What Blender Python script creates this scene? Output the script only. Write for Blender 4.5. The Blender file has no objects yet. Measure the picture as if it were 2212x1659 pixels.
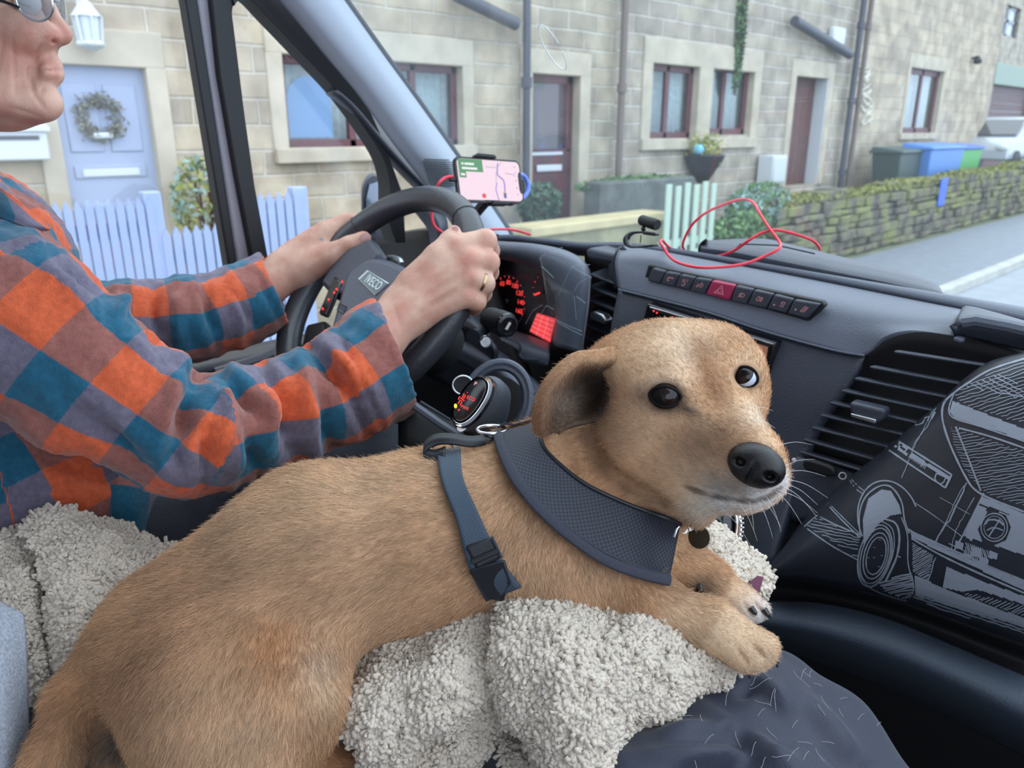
import bpy, bmesh, math, random
import numpy as np
from mathutils import Vector, Matrix
from mathutils.bvhtree import BVHTree

# ------------------------------------------------------------------ camera, sky, exposure
SC = bpy.context.scene
COL = SC.collection
W, H, F = 2212., 1659., 1661.
CX, CY = W / 2, H / 2
CAM = np.array([0., 0., 2.05])
YAW, PITCH = math.radians(46), math.radians(18.3)
_fw = np.array([-math.sin(YAW) * math.cos(PITCH), math.cos(YAW) * math.cos(PITCH), -math.sin(PITCH)])
_rt = np.array([math.cos(YAW), math.sin(YAW), 0.])
_up = np.cross(_rt, _fw)
RM = np.stack([_rt, _up, -_fw], 1)
cd = bpy.data.cameras.new('camera')
cam = bpy.data.objects.new('camera', cd)
COL.objects.link(cam)
cd.sensor_fit = 'HORIZONTAL'
cd.sensor_width = 36.
cd.lens = 36. * F / W
cd.clip_start = 0.02
cd.clip_end = 200.
m4 = np.eye(4); m4[:3, :3] = RM; m4[:3, 3] = CAM
cam.matrix_world = Matrix(m4.tolist())
cd.dof.use_dof = True
cd.dof.focus_distance = 0.70
cd.dof.aperture_fstop = 9.0
SC.camera = cam

wd = bpy.data.worlds.new('overcast_sky')
SC.world = wd
wd.use_nodes = True
nt = wd.node_tree
nt.nodes.clear()
_o = nt.nodes.new('ShaderNodeOutputWorld')
_b = nt.nodes.new('ShaderNodeBackground')
_tc = nt.nodes.new('ShaderNodeTexCoord')
_sx = nt.nodes.new('ShaderNodeSeparateXYZ')
_cr = nt.nodes.new('ShaderNodeValToRGB')
_cr.color_ramp.elements[0].position = 0.0
_cr.color_ramp.elements[0].color = (.58, .66, .80, 1)
_cr.color_ramp.elements[1].position = 0.9
_cr.color_ramp.elements[1].color = (.86, .93, 1.0, 1)
nt.links.new(_tc.outputs['Generated'], _sx.inputs[0])
nt.links.new(_sx.outputs['Z'], _cr.inputs[0])
nt.links.new(_cr.outputs[0], _b.inputs[0])
nt.links.new(_b.outputs[0], _o.inputs[0])
_b.inputs[1].default_value = 1.35
SC.view_settings.view_transform = 'Standard'
SC.view_settings.look = 'None'
SC.view_settings.gamma = 1.0
SC.view_settings.use_curve_mapping = False
SC.view_settings.exposure = 1.35
SC.cycles.max_bounces = 8
SC.cycles.transparent_max_bounces = 24
SC.cycles.use_denoising = True
SC.cycles_curves.shape = 'RIBBONS'

def area_light(name, loc, target, size, size_y, power, color=(1, 1, 1)):
    l = bpy.data.lights.new(name, 'AREA')
    l.shape = 'RECTANGLE'; l.size = size; l.size_y = size_y; l.energy = power; l.color = color
    o = bpy.data.objects.new(name, l); COL.objects.link(o)
    o.location = loc
    o.rotation_euler = (Vector(target) - Vector(loc)).to_track_quat('-Z', 'Y').to_euler()
    return o
#LIGHTS#

# ------------------------------------------------------------------ helpers
rng = np.random.default_rng(7)
random.seed(7)

def ray(px, py):
    return RM @ np.array([(px - CX) / F, -(py - CY) / F, -1.])
def P(px, py, d):
    return CAM + ray(px, py) * d
def onX(px, py, X):
    r = ray(px, py); return CAM + r * ((X - CAM[0]) / r[0])
def onY(px, py, Y):
    r = ray(px, py); return CAM + r * ((Y - CAM[1]) / r[1])
def onZ(px, py, Z):
    r = ray(px, py); return CAM + r * ((Z - CAM[2]) / r[2])
def pj(p):
    q = (np.asarray(p, float) - CAM) @ RM
    return np.stack([CX + F * q[..., 0] / -q[..., 2], CY - F * q[..., 1] / -q[..., 2], -q[..., 2]], -1)
def nrm(v):
    v = np.asarray(v, float); return v / (np.linalg.norm(v) + 1e-12)

ROOTLOC = {}
def link(o, parent=None):
    COL.objects.link(o)
    if parent is not None:
        o.parent = parent
        l = ROOTLOC.get(parent.name)
        if l is not None:
            o.matrix_parent_inverse = Matrix.Translation(-Vector(l))
    return o
def thing(name, label, cat, loc, group=None, kind=None):
    o = bpy.data.objects.new(name, None)
    o.empty_display_size = .05
    COL.objects.link(o)
    o.location = [float(x) for x in loc]
    ROOTLOC[o.name] = [float(x) for x in loc]
    tag(o, label, cat, group, kind)
    return o
def tag(o, label=None, cat=None, group=None, kind=None):
    if label: o['label'] = label
    if cat: o['category'] = cat
    if group: o['group'] = group
    if kind: o['kind'] = kind
    return o

def mesh_obj(name, V, Fc, mat=None, parent=None, smooth=True, mats=None, mi=None, auto=None):
    me = bpy.data.meshes.new(name)
    V = np.asarray(V, float)
    me.from_pydata(V.tolist(), [], [list(map(int, f)) for f in Fc])
    me.validate(clean_customdata=False)
    bm = bmesh.new(); bm.from_mesh(me)
    bmesh.ops.recalc_face_normals(bm, faces=bm.faces)
    bm.to_mesh(me); bm.free()
    o = bpy.data.objects.new(name, me)
    if mats:
        for m in mats: me.materials.append(m)
        if mi is not None and len(mi) == len(me.polygons): me.polygons.foreach_set('material_index', np.asarray(mi, dtype=np.int32))
    elif mat: me.materials.append(mat)
    if smooth:
        me.polygons.foreach_set('use_smooth', [True] * len(me.polygons))
        if auto is not None:
            me.set_sharp_from_angle(angle=math.radians(auto))
    link(o, parent)
    return o

class MB:
    """collects shapes; build() links them as one mesh object"""
    def __init__(s): s.v = []; s.f = []; s.n = 0; s.m = []; s.cur = 0
    def add(s, V, Fc):
        V = np.asarray(V, float).reshape(-1, 3)
        s.v.append(V); s.f += [[i + s.n for i in f] for f in Fc]; s.m += [s.cur] * len(Fc); s.n += len(V); return s
    def box(s, c, size, R=None):
        a = np.array([[x, y, z] for x in (-.5, .5) for y in (-.5, .5) for z in (-.5, .5)]) * np.asarray(size)
        if R is not None: a = a @ np.asarray(R).T
        return s.add(a + np.asarray(c), [(0, 1, 3, 2), (4, 6, 7, 5), (0, 4, 5, 1), (2, 3, 7, 6), (0, 2, 6, 4), (1, 5, 7, 3)])
    def box2(s, lo, hi):
        lo = np.asarray(lo, float); hi = np.asarray(hi, float)
        return s.box((lo + hi) / 2, np.abs(hi - lo))
    def tube(s, pts, r, seg=10, cap=True, flat=None, closed=False):
        pts = np.asarray(pts, float); n = len(pts)
        r = np.broadcast_to(np.asarray(r, float), (n,)) if np.ndim(r) < 2 else r
        T = np.gradient(pts, axis=0)
        if closed: T = np.roll(pts, -1, 0) - np.roll(pts, 1, 0)
        T /= np.linalg.norm(T, axis=1)[:, None] + 1e-12
        u = np.cross(T[0], [0, 0, 1.])
        if np.linalg.norm(u) < .1: u = np.cross(T[0], [1., 0, 0])
        u = nrm(u)
        if flat is not None: u = nrm(np.asarray(flat[0], float) - T[0] * np.dot(flat[0], T[0]))
        V = []
        a = np.linspace(0, 2 * np.pi, seg, endpoint=False)
        for i in range(n):
            u = u - T[i] * np.dot(u, T[i]); u = nrm(u); v = np.cross(T[i], u)
            k = 1. if flat is None else flat[1]
            V.append(pts[i] + r[i] * (np.cos(a)[:, None] * u + k * np.sin(a)[:, None] * v))
        V = np.concatenate(V); Fc = []
        for i in range(n if closed else n - 1):
            j = (i + 1) % n
            for k in range(seg):
                l = (k + 1) % seg
                Fc.append((i * seg + k, i * seg + l, j * seg + l, j * seg + k))
        if cap and not closed:
            Fc.append(tuple(range(seg))[::-1]); Fc.append(tuple((n - 1) * seg + k for k in range(seg)))
        return s.add(V, Fc)
    def loft(s, rings, closed=True, cap=True):
        rings = np.asarray(rings, float); n, m = rings.shape[:2]; Fc = []
        for i in range(n - 1):
            for k in range(m if closed else m - 1):
                l = (k + 1) % m
                Fc.append((i * m + k, i * m + l, (i + 1) * m + l, (i + 1) * m + k))
        if closed and cap:
            Fc.append(tuple(range(m))[::-1]); Fc.append(tuple((n - 1) * m + k for k in range(m)))
        return s.add(rings.reshape(-1, 3), Fc)
    def prism(s, poly, ext):
        p = np.asarray(poly, float); n = len(p)
        V = np.concatenate([p, p + np.asarray(ext, float)])
        Fc = [tuple(range(n))[::-1], tuple(range(n, 2 * n))] + [(i, (i + 1) % n, n + (i + 1) % n, n + i) for i in range(n)]
        return s.add(V, Fc)
    def ell(s, c, r, R=None, nu=16, nv=10):
        V = []
        for j in range(1, nv):
            t = math.pi * j / nv
            for i in range(nu):
                a = 2 * math.pi * i / nu
                V.append((math.sin(t) * math.cos(a), math.sin(t) * math.sin(a), math.cos(t)))
        V += [(0, 0, 1), (0, 0, -1)]
        V = np.array(V) * np.asarray(r)
        if R is not None: V = V @ np.asarray(R).T
        Fc = [(j * nu + i, j * nu + (i + 1) % nu, (j + 1) * nu + (i + 1) % nu, (j + 1) * nu + i) for j in range(nv - 2) for i in range(nu)]
        a, b = (nv - 1) * nu, (nv - 1) * nu + 1
        Fc += [(a, (i + 1) % nu, i) for i in range(nu)] + [(b, (nv - 2) * nu + i, (nv - 2) * nu + (i + 1) % nu) for i in range(nu)]
        return s.add(V + np.asarray(c), Fc)
    def lathe(s, c, axis, prof, seg=24, ref=None):
        """prof: list of (radius, height along axis)"""
        ax = nrm(axis); u = np.cross(ax, [0, 0, 1.] if ref is None else ref)
        if np.linalg.norm(u) < .1: u = np.cross(ax, [1., 0, 0])
        u = nrm(u); v = np.cross(ax, u); a = np.linspace(0, 2 * np.pi, seg, endpoint=False)
        rings = [np.asarray(c) + ax * h + max(r, 1e-5) * (np.cos(a)[:, None] * u + np.sin(a)[:, None] * v) for r, h in prof]
        return s.loft(rings)
    def build(s, name, mat=None, parent=None, smooth=False, auto=35, bevel=None, mats=None, seg=2):
        o = mesh_obj(name, np.concatenate(s.v), s.f, mat, parent, smooth or bevel is not None, mats, s.m, auto)
        if bevel:
            b = o.modifiers.new('b', 'BEVEL'); b.width = bevel; b.segments = seg; b.limit_method = 'ANGLE'; b.angle_limit = math.radians(40)
            b.harden_normals = False
        return o

def cr(pts, n=8, closed=False):
    """Catmull-Rom through points, n samples per span"""
    p = np.asarray(pts, float); N = len(p); out = []
    for i in range(N if closed else N - 1):
        a, b, c, d = (p[(i - 1) % N], p[i], p[(i + 1) % N], p[(i + 2) % N]) if closed else (p[max(i - 1, 0)], p[i], p[i + 1], p[min(i + 2, N - 1)])
        for t in np.linspace(0, 1, n, endpoint=False):
            out.append(.5 * (2 * b + (c - a) * t + (2 * a - 5 * b + 4 * c - d) * t * t + (3 * b - a - 3 * c + d) * t ** 3))
    if not closed: out.append(p[-1])
    return np.array(out)
def resample(p, n):
    p = np.asarray(p, float); l = np.r_[0, np.cumsum(np.linalg.norm(np.diff(p, axis=0), axis=1))]
    t = np.linspace(0, l[-1], n)
    return np.stack([np.interp(t, l, p[:, k]) for k in range(p.shape[1])], 1)
def solid(o, th, off=-1.):
    m = o.modifiers.new('s', 'SOLIDIFY'); m.thickness = th; m.offset = off; return o
def subsurf(o, l=1):
    m = o.modifiers.new('ss', 'SUBSURF'); m.levels = l; m.render_levels = l; return o
def surf(name, rows, mat, parent=None, th=.004, nu=24, nv=4, kind3='px', off=1., smooth=True, auto=None):
    """a curved panel lofted through rows of points: each row a list of (px, py, depth) or 3-D points"""
    R = []
    for r in rows:
        p = np.array([P(*q) for q in r]) if kind3 == 'px' else np.asarray(r, float)
        R.append(resample(cr(p, 8), nu))
    R = np.array(R)
    S = np.stack([cr(R[:, k], nv) for k in range(nu)], 1)
    n, m = S.shape[:2]
    Fc = [(i * m + k, i * m + k + 1, (i + 1) * m + k + 1, (i + 1) * m + k) for i in range(n - 1) for k in range(m - 1)]
    me_v = S.reshape(-1, 3)
    o = mesh_obj(name, me_v, Fc, mat, parent, smooth, auto=auto)
    # make the front face the camera, thickness goes away from it
    me = o.data
    c = np.array(me.polygons[len(me.polygons) // 2].center); nn = np.array(me.polygons[len(me.polygons) // 2].normal)
    if np.dot(nn, CAM - c) < 0: me.flip_normals()
    if th: solid(o, th, -1.)
    return o

# ------------------------------------------------------------------ materials
def setin(n, k, v):
    if k in n.inputs: n.inputs[k].default_value = v
def mat(name, col, rough=.5, metal=0., spec=.5, bump=None, var=None, emit=None, estr=1., sheen=0., coat=0., trans=None):
    """bump=(scale, strength); var=(scale, amount)"""
    m = bpy.data.materials.new(name); m.use_nodes = True
    t = m.node_tree; b = t.nodes['Principled BSDF']
    c = tuple(col) + (1,) if len(col) == 3 else col
    b.inputs['Base Color'].default_value = c
    b.inputs['Roughness'].default_value = rough; b.inputs['Metallic'].default_value = metal
    setin(b, 'Specular IOR Level', spec); setin(b, 'Sheen Weight', sheen); setin(b, 'Coat Weight', coat)
    if emit: setin(b, 'Emission Color', tuple(emit) + (1,)); setin(b, 'Emission Strength', estr * .40)
    tc = None
    if bump or var:
        tc = t.nodes.new('ShaderNodeTexCoord')
    if bump:
        n = t.nodes.new('ShaderNodeTexNoise'); n.inputs['Scale'].default_value = bump[0]; n.inputs['Detail'].default_value = 3
        t.links.new(tc.outputs['Object'], n.inputs['Vector'])
        bp = t.nodes.new('ShaderNodeBump'); bp.inputs['Strength'].default_value = bump[1]; bp.inputs['Distance'].default_value = .002
        t.links.new(n.outputs['Fac'], bp.inputs['Height']); t.links.new(bp.outputs[0], b.inputs['Normal'])
    if var:
        n = t.nodes.new('ShaderNodeTexNoise'); n.inputs['Scale'].default_value = var[0]; n.inputs['Detail'].default_value = 4
        t.links.new(tc.outputs['Object'], n.inputs['Vector'])
        r = t.nodes.new('ShaderNodeValToRGB'); r.color_ramp.elements[0].position = .3; r.color_ramp.elements[1].position = .7
        r.color_ramp.elements[0].color = tuple(x * (1 - var[1]) for x in c[:3]) + (1,)
        r.color_ramp.elements[1].color = tuple(min(1, x * (1 + var[1])) for x in c[:3]) + (1,)
        t.links.new(n.outputs['Fac'], r.inputs[0]); t.links.new(r.outputs[0], b.inputs['Base Color'])
    return m
def srgb(r, g, b):
    return tuple(((x / 255) / 12.92 if x / 255 <= .04045 else ((x / 255 + .055) / 1.055) ** 2.4) for x in (r, g, b))
def glass_mat(name, tint=(1, 1, 1), ior=1.45, refl=1.0, haze=0.0):
    m = bpy.data.materials.new(name); m.use_nodes = True; t = m.node_tree; t.nodes.clear()
    o = t.nodes.new('ShaderNodeOutputMaterial'); mx = t.nodes.new('ShaderNodeMixShader')
    tr = t.nodes.new('ShaderNodeBsdfTransparent'); tr.inputs[0].default_value = tuple(tint) + (1,)
    gl = t.nodes.new('ShaderNodeBsdfGlossy'); gl.inputs['Roughness'].default_value = .02
    fr = t.nodes.new('ShaderNodeLayerWeight'); fr.inputs[0].default_value = .5
    pw_ = t.nodes.new('ShaderNodeMath'); pw_.operation = 'POWER'; pw_.inputs[1].default_value = 5.; t.links.new(fr.outputs['Facing'], pw_.inputs[0])
    mu = t.nodes.new('ShaderNodeMath'); mu.operation = 'MULTIPLY_ADD'; mu.inputs[1].default_value = .9 * refl; mu.inputs[2].default_value = ((ior - 1) / (ior + 1)) ** 2 * refl
    t.links.new(pw_.outputs[0], mu.inputs[0]); t.links.new(mu.outputs[0], mx.inputs[0])
    t.links.new(tr.outputs[0], mx.inputs[1]); t.links.new(gl.outputs[0], mx.inputs[2])
    last = mx
    if haze > 0:
        d = t.nodes.new('ShaderNodeBsdfTranslucent'); d.inputs[0].default_value = (.9, .95, 1, 1)
        df = t.nodes.new('ShaderNodeBsdfDiffuse'); df.inputs[0].default_value = (.9, .95, 1, 1)
        a = t.nodes.new('ShaderNodeMixShader'); a.inputs[0].default_value = .5
        t.links.new(d.outputs[0], a.inputs[1]); t.links.new(df.outputs[0], a.inputs[2])
        m2 = t.nodes.new('ShaderNodeMixShader'); m2.inputs[0].default_value = haze
        t.links.new(mx.outputs[0], m2.inputs[1]); t.links.new(a.outputs[0], m2.inputs[2]); last = m2
    t.links.new(last.outputs[0], o.inputs[0])
    return m

def text_geo(s, size=1.):
    """flat outline of a word in the built-in font: (verts Nx2 centred, faces)"""
    c = bpy.data.curves.new('t', 'FONT'); c.body = s; c.size = size; c.align_x = 'CENTER'; c.align_y = 'CENTER'
    o = bpy.data.objects.new('t', c); COL.objects.link(o)
    dg = bpy.context.evaluated_depsgraph_get()
    me = bpy.data.meshes.new_from_object(o.evaluated_get(dg))
    V = np.array([v.co[:2] for v in me.vertices]).reshape(-1, 2); Fc = [tuple(p.vertices) for p in me.polygons]
    bpy.data.objects.remove(o); bpy.data.curves.remove(c); bpy.data.meshes.remove(me)
    return V, Fc
def put_text(mb, s, o, u, v, size, sx=1., bold=0.):
    V, Fc = text_geo(s, size)
    if len(V): mb.add(np.asarray(o) + V[:, :1] * sx * np.asarray(u) + V[:, 1:] * np.asarray(v), Fc)
    return mb

# ------------------------------------------------------------------ smooth solids: signed distances, blended, meshed by surface nets
class Blob:
    def __init__(s): s.pr = []
    def cap(s, a, b, ra, rb, k=.015, **w):
        s.pr.append(dict(t='c', a=np.asarray(a, float), b=np.asarray(b, float), ra=ra, rb=rb, k=k, **w)); return s
    def ell(s, c, r, R=None, k=.015, **w):
        s.pr.append(dict(t='e', c=np.asarray(c, float), r=np.asarray(r, float), R=np.eye(3) if R is None else np.asarray(R), k=k, **w)); return s
    def dist(s, q, X):
        if q['t'] == 'c':
            ab = q['b'] - q['a']; t = np.clip(((X - q['a']) @ ab) / (ab @ ab + 1e-12), 0, 1)
            v = X - q['a'] - t[..., None] * ab
            if 'flat' in q:
                ax, f = q['flat']; ax = nrm(ax); v = v + (v @ ax)[..., None] * ax * (1 / f - 1)
            r = q['ra'] + (q['rb'] - q['ra']) * t
            if 'fold' in q: r = r * (1 + q['fold'](X, t))
            d = np.sqrt((v ** 2).sum(-1)) - r
        else:
            v = (X - q['c']) @ q['R']
            k0 = np.sqrt(((v / q['r']) ** 2).sum(-1)); k1 = np.sqrt(((v / q['r'] ** 2) ** 2).sum(-1)) + 1e-9
            d = k0 * (k0 - 1) / k1
        return d
    def bounds(s, q):
        if q['t'] == 'c':
            r = max(q['ra'], q['rb']) * 1.25; return np.minimum(q['a'], q['b']) - r, np.maximum(q['a'], q['b']) + r
        m = q['r'].max(); return q['c'] - m, q['c'] + m
    def mesh(s, h):
        lo = np.min([s.bounds(q)[0] for q in s.pr if not q.get('cut')], 0) - 3 * h; hi = np.max([s.bounds(q)[1] for q in s.pr if not q.get('cut')], 0) + 3 * h
        n = np.ceil((hi - lo) / h).astype(int) + 1
        D = np.full(n, 1e3, np.float32)
        ax = [lo[i] + h * np.arange(n[i]) for i in range(3)]
        for q in s.pr:
            l, u = s.bounds(q); mg = q['k'] + 4 * h
            i0 = np.clip(np.floor((l - mg - lo) / h).astype(int), 0, n); i1 = np.clip(np.ceil((u + mg - lo) / h).astype(int) + 1, 0, n)
            if (i1 <= i0).any(): continue
            X = np.stack(np.meshgrid(*[ax[i][i0[i]:i1[i]] for i in range(3)], indexing='ij'), -1)
            d = s.dist(q, X); sl = tuple(slice(i0[i], i1[i]) for i in range(3)); a = D[sl]; k = q['k']
            if q.get('cut'):
                hh = np.maximum(k - np.abs(a + d), 0) / k; D[sl] = np.maximum(a, -d) + hh * hh * k * .25
            else:
                hh = np.maximum(k - np.abs(a - d), 0) / k; D[sl] = np.minimum(a, d) - hh * hh * k * .25
        return surfnet(D, lo, h)
def surfnet(D, lo, h):
    n = np.array(D.shape); S = D < 0
    c = np.zeros(n - 1, int)
    for dx in (0, 1):
        for dy in (0, 1):
            for dz in (0, 1): c += S[dx:n[0] - 1 + dx, dy:n[1] - 1 + dy, dz:n[2] - 1 + dz]
    act = (c > 0) & (c < 8); idx = np.full(n - 1, -1); cells = np.argwhere(act); idx[act] = np.arange(len(cells))
    acc = np.zeros((len(cells), 3)); cnt = np.zeros(len(cells)); cr8 = [(x, y, z) for x in (0, 1) for y in (0, 1) for z in (0, 1)]
    for a in range(8):
        for b in range(a + 1, 8):
            A, B = np.array(cr8[a]), np.array(cr8[b])
            if np.abs(A - B).sum() != 1: continue
            va = D[tuple((cells + A).T)].astype(float); vb = D[tuple((cells + B).T)].astype(float)
            mk = (va < 0) != (vb < 0); t = np.where(mk, va / np.where(mk, va - vb, 1), 0)
            acc += np.where(mk[:, None], A + t[:, None] * (B - A), 0); cnt += mk
    V = lo + h * (cells + acc / cnt[:, None]); Q = []
    for axn in range(3):
        u, v = (axn + 1) % 3, (axn + 2) % 3
        s0 = [slice(None)] * 3; s1 = [slice(None)] * 3; s0[axn] = slice(0, -1); s1[axn] = slice(1, None)
        ed = np.argwhere(S[tuple(s0)] != S[tuple(s1)])
        ed = ed[(ed[:, u] > 0) & (ed[:, v] > 0) & (ed[:, u] < n[u] - 1) & (ed[:, v] < n[v] - 1)]
        sg = S[tuple(ed.T)]
        def g(du, dv):
            e = ed.copy(); e[:, u] += du; e[:, v] += dv; return idx[tuple(e.T)]
        q = np.stack([g(-1, -1), g(0, -1), g(0, 0), g(-1, 0)], 1); q[~sg] = q[~sg][:, ::-1]; Q.append(q)
    return V, np.concatenate(Q)
def relax(V, Q, it=2, lam=.5):
    E = np.concatenate([Q[:, [0, 1]], Q[:, [1, 2]], Q[:, [2, 3]], Q[:, [3, 0]]])
    for _ in range(it):
        acc = np.zeros_like(V); cnt = np.zeros(len(V))
        np.add.at(acc, E[:, 0], V[E[:, 1]]); np.add.at(acc, E[:, 1], V[E[:, 0]]); np.add.at(cnt, E[:, 0], 1); np.add.at(cnt, E[:, 1], 1)
        V = V + lam * (acc / cnt[:, None] - V)
    return V
def vnormals(V, Q):
    fn = np.cross(V[Q[:, 2]] - V[Q[:, 0]], V[Q[:, 3]] - V[Q[:, 1]]); N = np.zeros_like(V)
    for k in range(4): np.add.at(N, Q[:, k], fn)
    return N / (np.linalg.norm(N, axis=1)[:, None] + 1e-12)
def big_mesh(name, V, Q, mat=None, parent=None, attrs=None, smooth=True, mats=None):
    V = np.asarray(V, np.float32); Q = np.asarray(Q, np.int32); k = Q.shape[1]
    me = bpy.data.meshes.new(name)
    me.vertices.add(len(V)); me.vertices.foreach_set('co', V.ravel())
    me.loops.add(Q.size); me.loops.foreach_set('vertex_index', Q.ravel())
    me.polygons.add(len(Q)); me.polygons.foreach_set('loop_start', np.arange(0, Q.size, k, dtype=np.int32))
    try: me.polygons.foreach_set('loop_total', np.full(len(Q), k, np.int32))
    except Exception: pass
    me.update(calc_edges=True)
    me.polygons.foreach_set('use_smooth', np.full(len(Q), smooth))
    for an, (ty, dat) in (attrs or {}).items():
        a = me.attributes.new(an, ty, 'POINT')
        a.data.foreach_set({'FLOAT_COLOR': 'color', 'FLOAT_VECTOR': 'vector', 'FLOAT': 'value'}[ty], np.asarray(dat, np.float32).ravel())
    o = bpy.data.objects.new(name, me)
    for m in (mats or ([mat] if mat else [])): me.materials.append(m)
    link(o, parent)
    return o
def camR(px, py, ang=0.):
    """axes of the view ray at a pixel: in-plane a (turned by ang, degrees, clockwise in the picture), in-plane b, along the ray"""
    w = nrm(ray(px, py)); r = nrm(_rt - w * np.dot(_rt, w)); u = np.cross(r, w); t = math.radians(ang)
    a = r * math.cos(t) - u * math.sin(t); b = r * math.sin(t) + u * math.cos(t)
    return np.stack([a, b, w], 1)
# ------------------------------------------------------------------ street outside
FX = -7.3
def fyz(px, py, X=FX):
    p = onX(px, py, X); return p[1], p[2]
def stone_mat(name, c1, c2, mortar, bw=.62, bh=.235, moss=0.):
    m = bpy.data.materials.new(name); m.use_nodes = True; t = m.node_tree; b = t.nodes['Principled BSDF']
    b.inputs['Roughness'].default_value = .9
    tc = t.nodes.new('ShaderNodeTexCoord'); sp = t.nodes.new('ShaderNodeSeparateXYZ'); cb = t.nodes.new('ShaderNodeCombineXYZ')
    t.links.new(tc.outputs['Object'], sp.inputs[0]); t.links.new(sp.outputs['Y'], cb.inputs[0]); t.links.new(sp.outputs['Z'], cb.inputs[1])
    ns = t.nodes.new('ShaderNodeTexNoise'); ns.inputs['Scale'].default_value = 1.3; t.links.new(tc.outputs['Object'], ns.inputs['Vector'])
    wv = t.nodes.new('ShaderNodeVectorMath'); wv.operation = 'MULTIPLY_ADD'; wv.inputs[1].default_value = (.10, .05, 0); t.links.new(ns.outputs['Color'], wv.inputs[0]); t.links.new(cb.outputs[0], wv.inputs[2])
    br = t.nodes.new('ShaderNodeTexBrick'); br.inputs['Scale'].default_value = 1.; br.inputs['Brick Width'].default_value = bw; br.inputs['Row Height'].default_value = bh
    br.inputs['Mortar Size'].default_value = .018; br.inputs['Mortar Smooth'].default_value = .4; br.inputs['Bias'].default_value = 0.
    br.inputs['Color1'].default_value = tuple(c1) + (1,); br.inputs['Color2'].default_value = tuple(c2) + (1,); br.inputs['Mortar'].default_value = tuple(mortar) + (1,)
    t.links.new(wv.outputs[0], br.inputs['Vector'])
    n2 = t.nodes.new('ShaderNodeTexNoise'); n2.inputs['Scale'].default_value = 2.5; n2.inputs['Detail'].default_value = 8; t.links.new(tc.outputs['Object'], n2.inputs['Vector'])
    r2 = t.nodes.new('ShaderNodeValToRGB'); r2.color_ramp.elements[0].position = .3; r2.color_ramp.elements[0].color = (.62, .60, .58, 1); r2.color_ramp.elements[1].position = .68; r2.color_ramp.elements[1].color = (1.12, 1.1, 1.05, 1)
    t.links.new(n2.outputs['Fac'], r2.inputs[0])
    mx = t.nodes.new('ShaderNodeMixRGB'); mx.blend_type = 'MULTIPLY'; mx.inputs[0].default_value = 1; t.links.new(br.outputs['Color'], mx.inputs[1]); t.links.new(r2.outputs[0], mx.inputs[2])
    t.links.new(mx.outputs[0], b.inputs['Base Color'])
    bp = t.nodes.new('ShaderNodeBump'); bp.inputs['Strength'].default_value = .8; bp.inputs['Distance'].default_value = .03
    iv = t.nodes.new('ShaderNodeMath'); iv.operation = 'SUBTRACT'; iv.inputs[0].default_value = 1.; t.links.new(br.outputs['Fac'], iv.inputs[1])
    ad = t.nodes.new('ShaderNodeMath'); ad.operation = 'ADD'; t.links.new(iv.outputs[0], ad.inputs[0]); t.links.new(n2.outputs['Fac'], ad.inputs[1])
    t.links.new(ad.outputs[0], bp.inputs['Height']); t.links.new(bp.outputs[0], b.inputs['Normal'])
    return m
M = {}
M['stoneA'] = stone_mat('sandstone_warm', srgb(190, 177, 156), srgb(166, 156, 141), srgb(192, 184, 171))
M['stoneB'] = stone_mat('sandstone_buff', srgb(184, 173, 154), srgb(162, 154, 140), srgb(195, 190, 179), .58, .22)
M['stoneC'] = stone_mat('sandstone_grey', srgb(180, 171, 156), srgb(162, 154, 145), srgb(199, 193, 186), .7, .24)
M['stoneD'] = stone_mat('sandstone_pale', srgb(190, 177, 158), srgb(173, 162, 147), srgb(186, 177, 162), .66, .25)
M['dressed'] = mat('dressed_stone', srgb(184, 174, 156), .85, var=(3, .15), bump=(20, .3))
M['purple'] = mat('maroon_frame', srgb(92, 52, 58), .45)
M['maroon'] = mat('maroon_door', srgb(84, 50, 54), .5, var=(4, .2))
M['brown'] = mat('brown_door', srgb(92, 58, 54), .55, var=(6, .2))
M['greydoor'] = mat('pale_blue_grey_door', srgb(156, 168, 194), .5)
M['white'] = mat('white_paint', srgb(200, 206, 210), .5)
M['fencewhite'] = mat('white_fence_paint', srgb(152, 168, 202), .55)
M['curtain'] = mat('net_curtain', srgb(196, 204, 202), .9, var=(14, .15))
M['sky_reflection'] = mat('sky_reflection_patch', srgb(126, 172, 226), .7)
M['pane'] = glass_mat('house_glass', (.82, .87, .88), 1.5, 1.6)
M['pane_dark'] = mat('dark_glass', srgb(70, 70, 76), .08, spec=.8)
M['pipe'] = mat('dark_cast_iron', srgb(74, 76, 86), .5)
M['pipe2'] = mat('brown_grey_pipe', srgb(116, 104, 98), .6)
M['asphalt'] = mat('wet_asphalt', srgb(118, 124, 134), .6, var=(5, .12), bump=(60, .4))
M['pave'] = mat('pale_road', srgb(138, 144, 152), .55, var=(4, .1), bump=(50, .3))
M['kerb'] = mat('kerbstone', srgb(176, 176, 170), .8, var=(3, .15))
M['soil'] = mat('garden_ground', srgb(110, 116, 88), .95, var=(3, .3), bump=(12, .6))
M['black'] = mat('black_plastic_out', srgb(38, 40, 46), .5)

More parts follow.
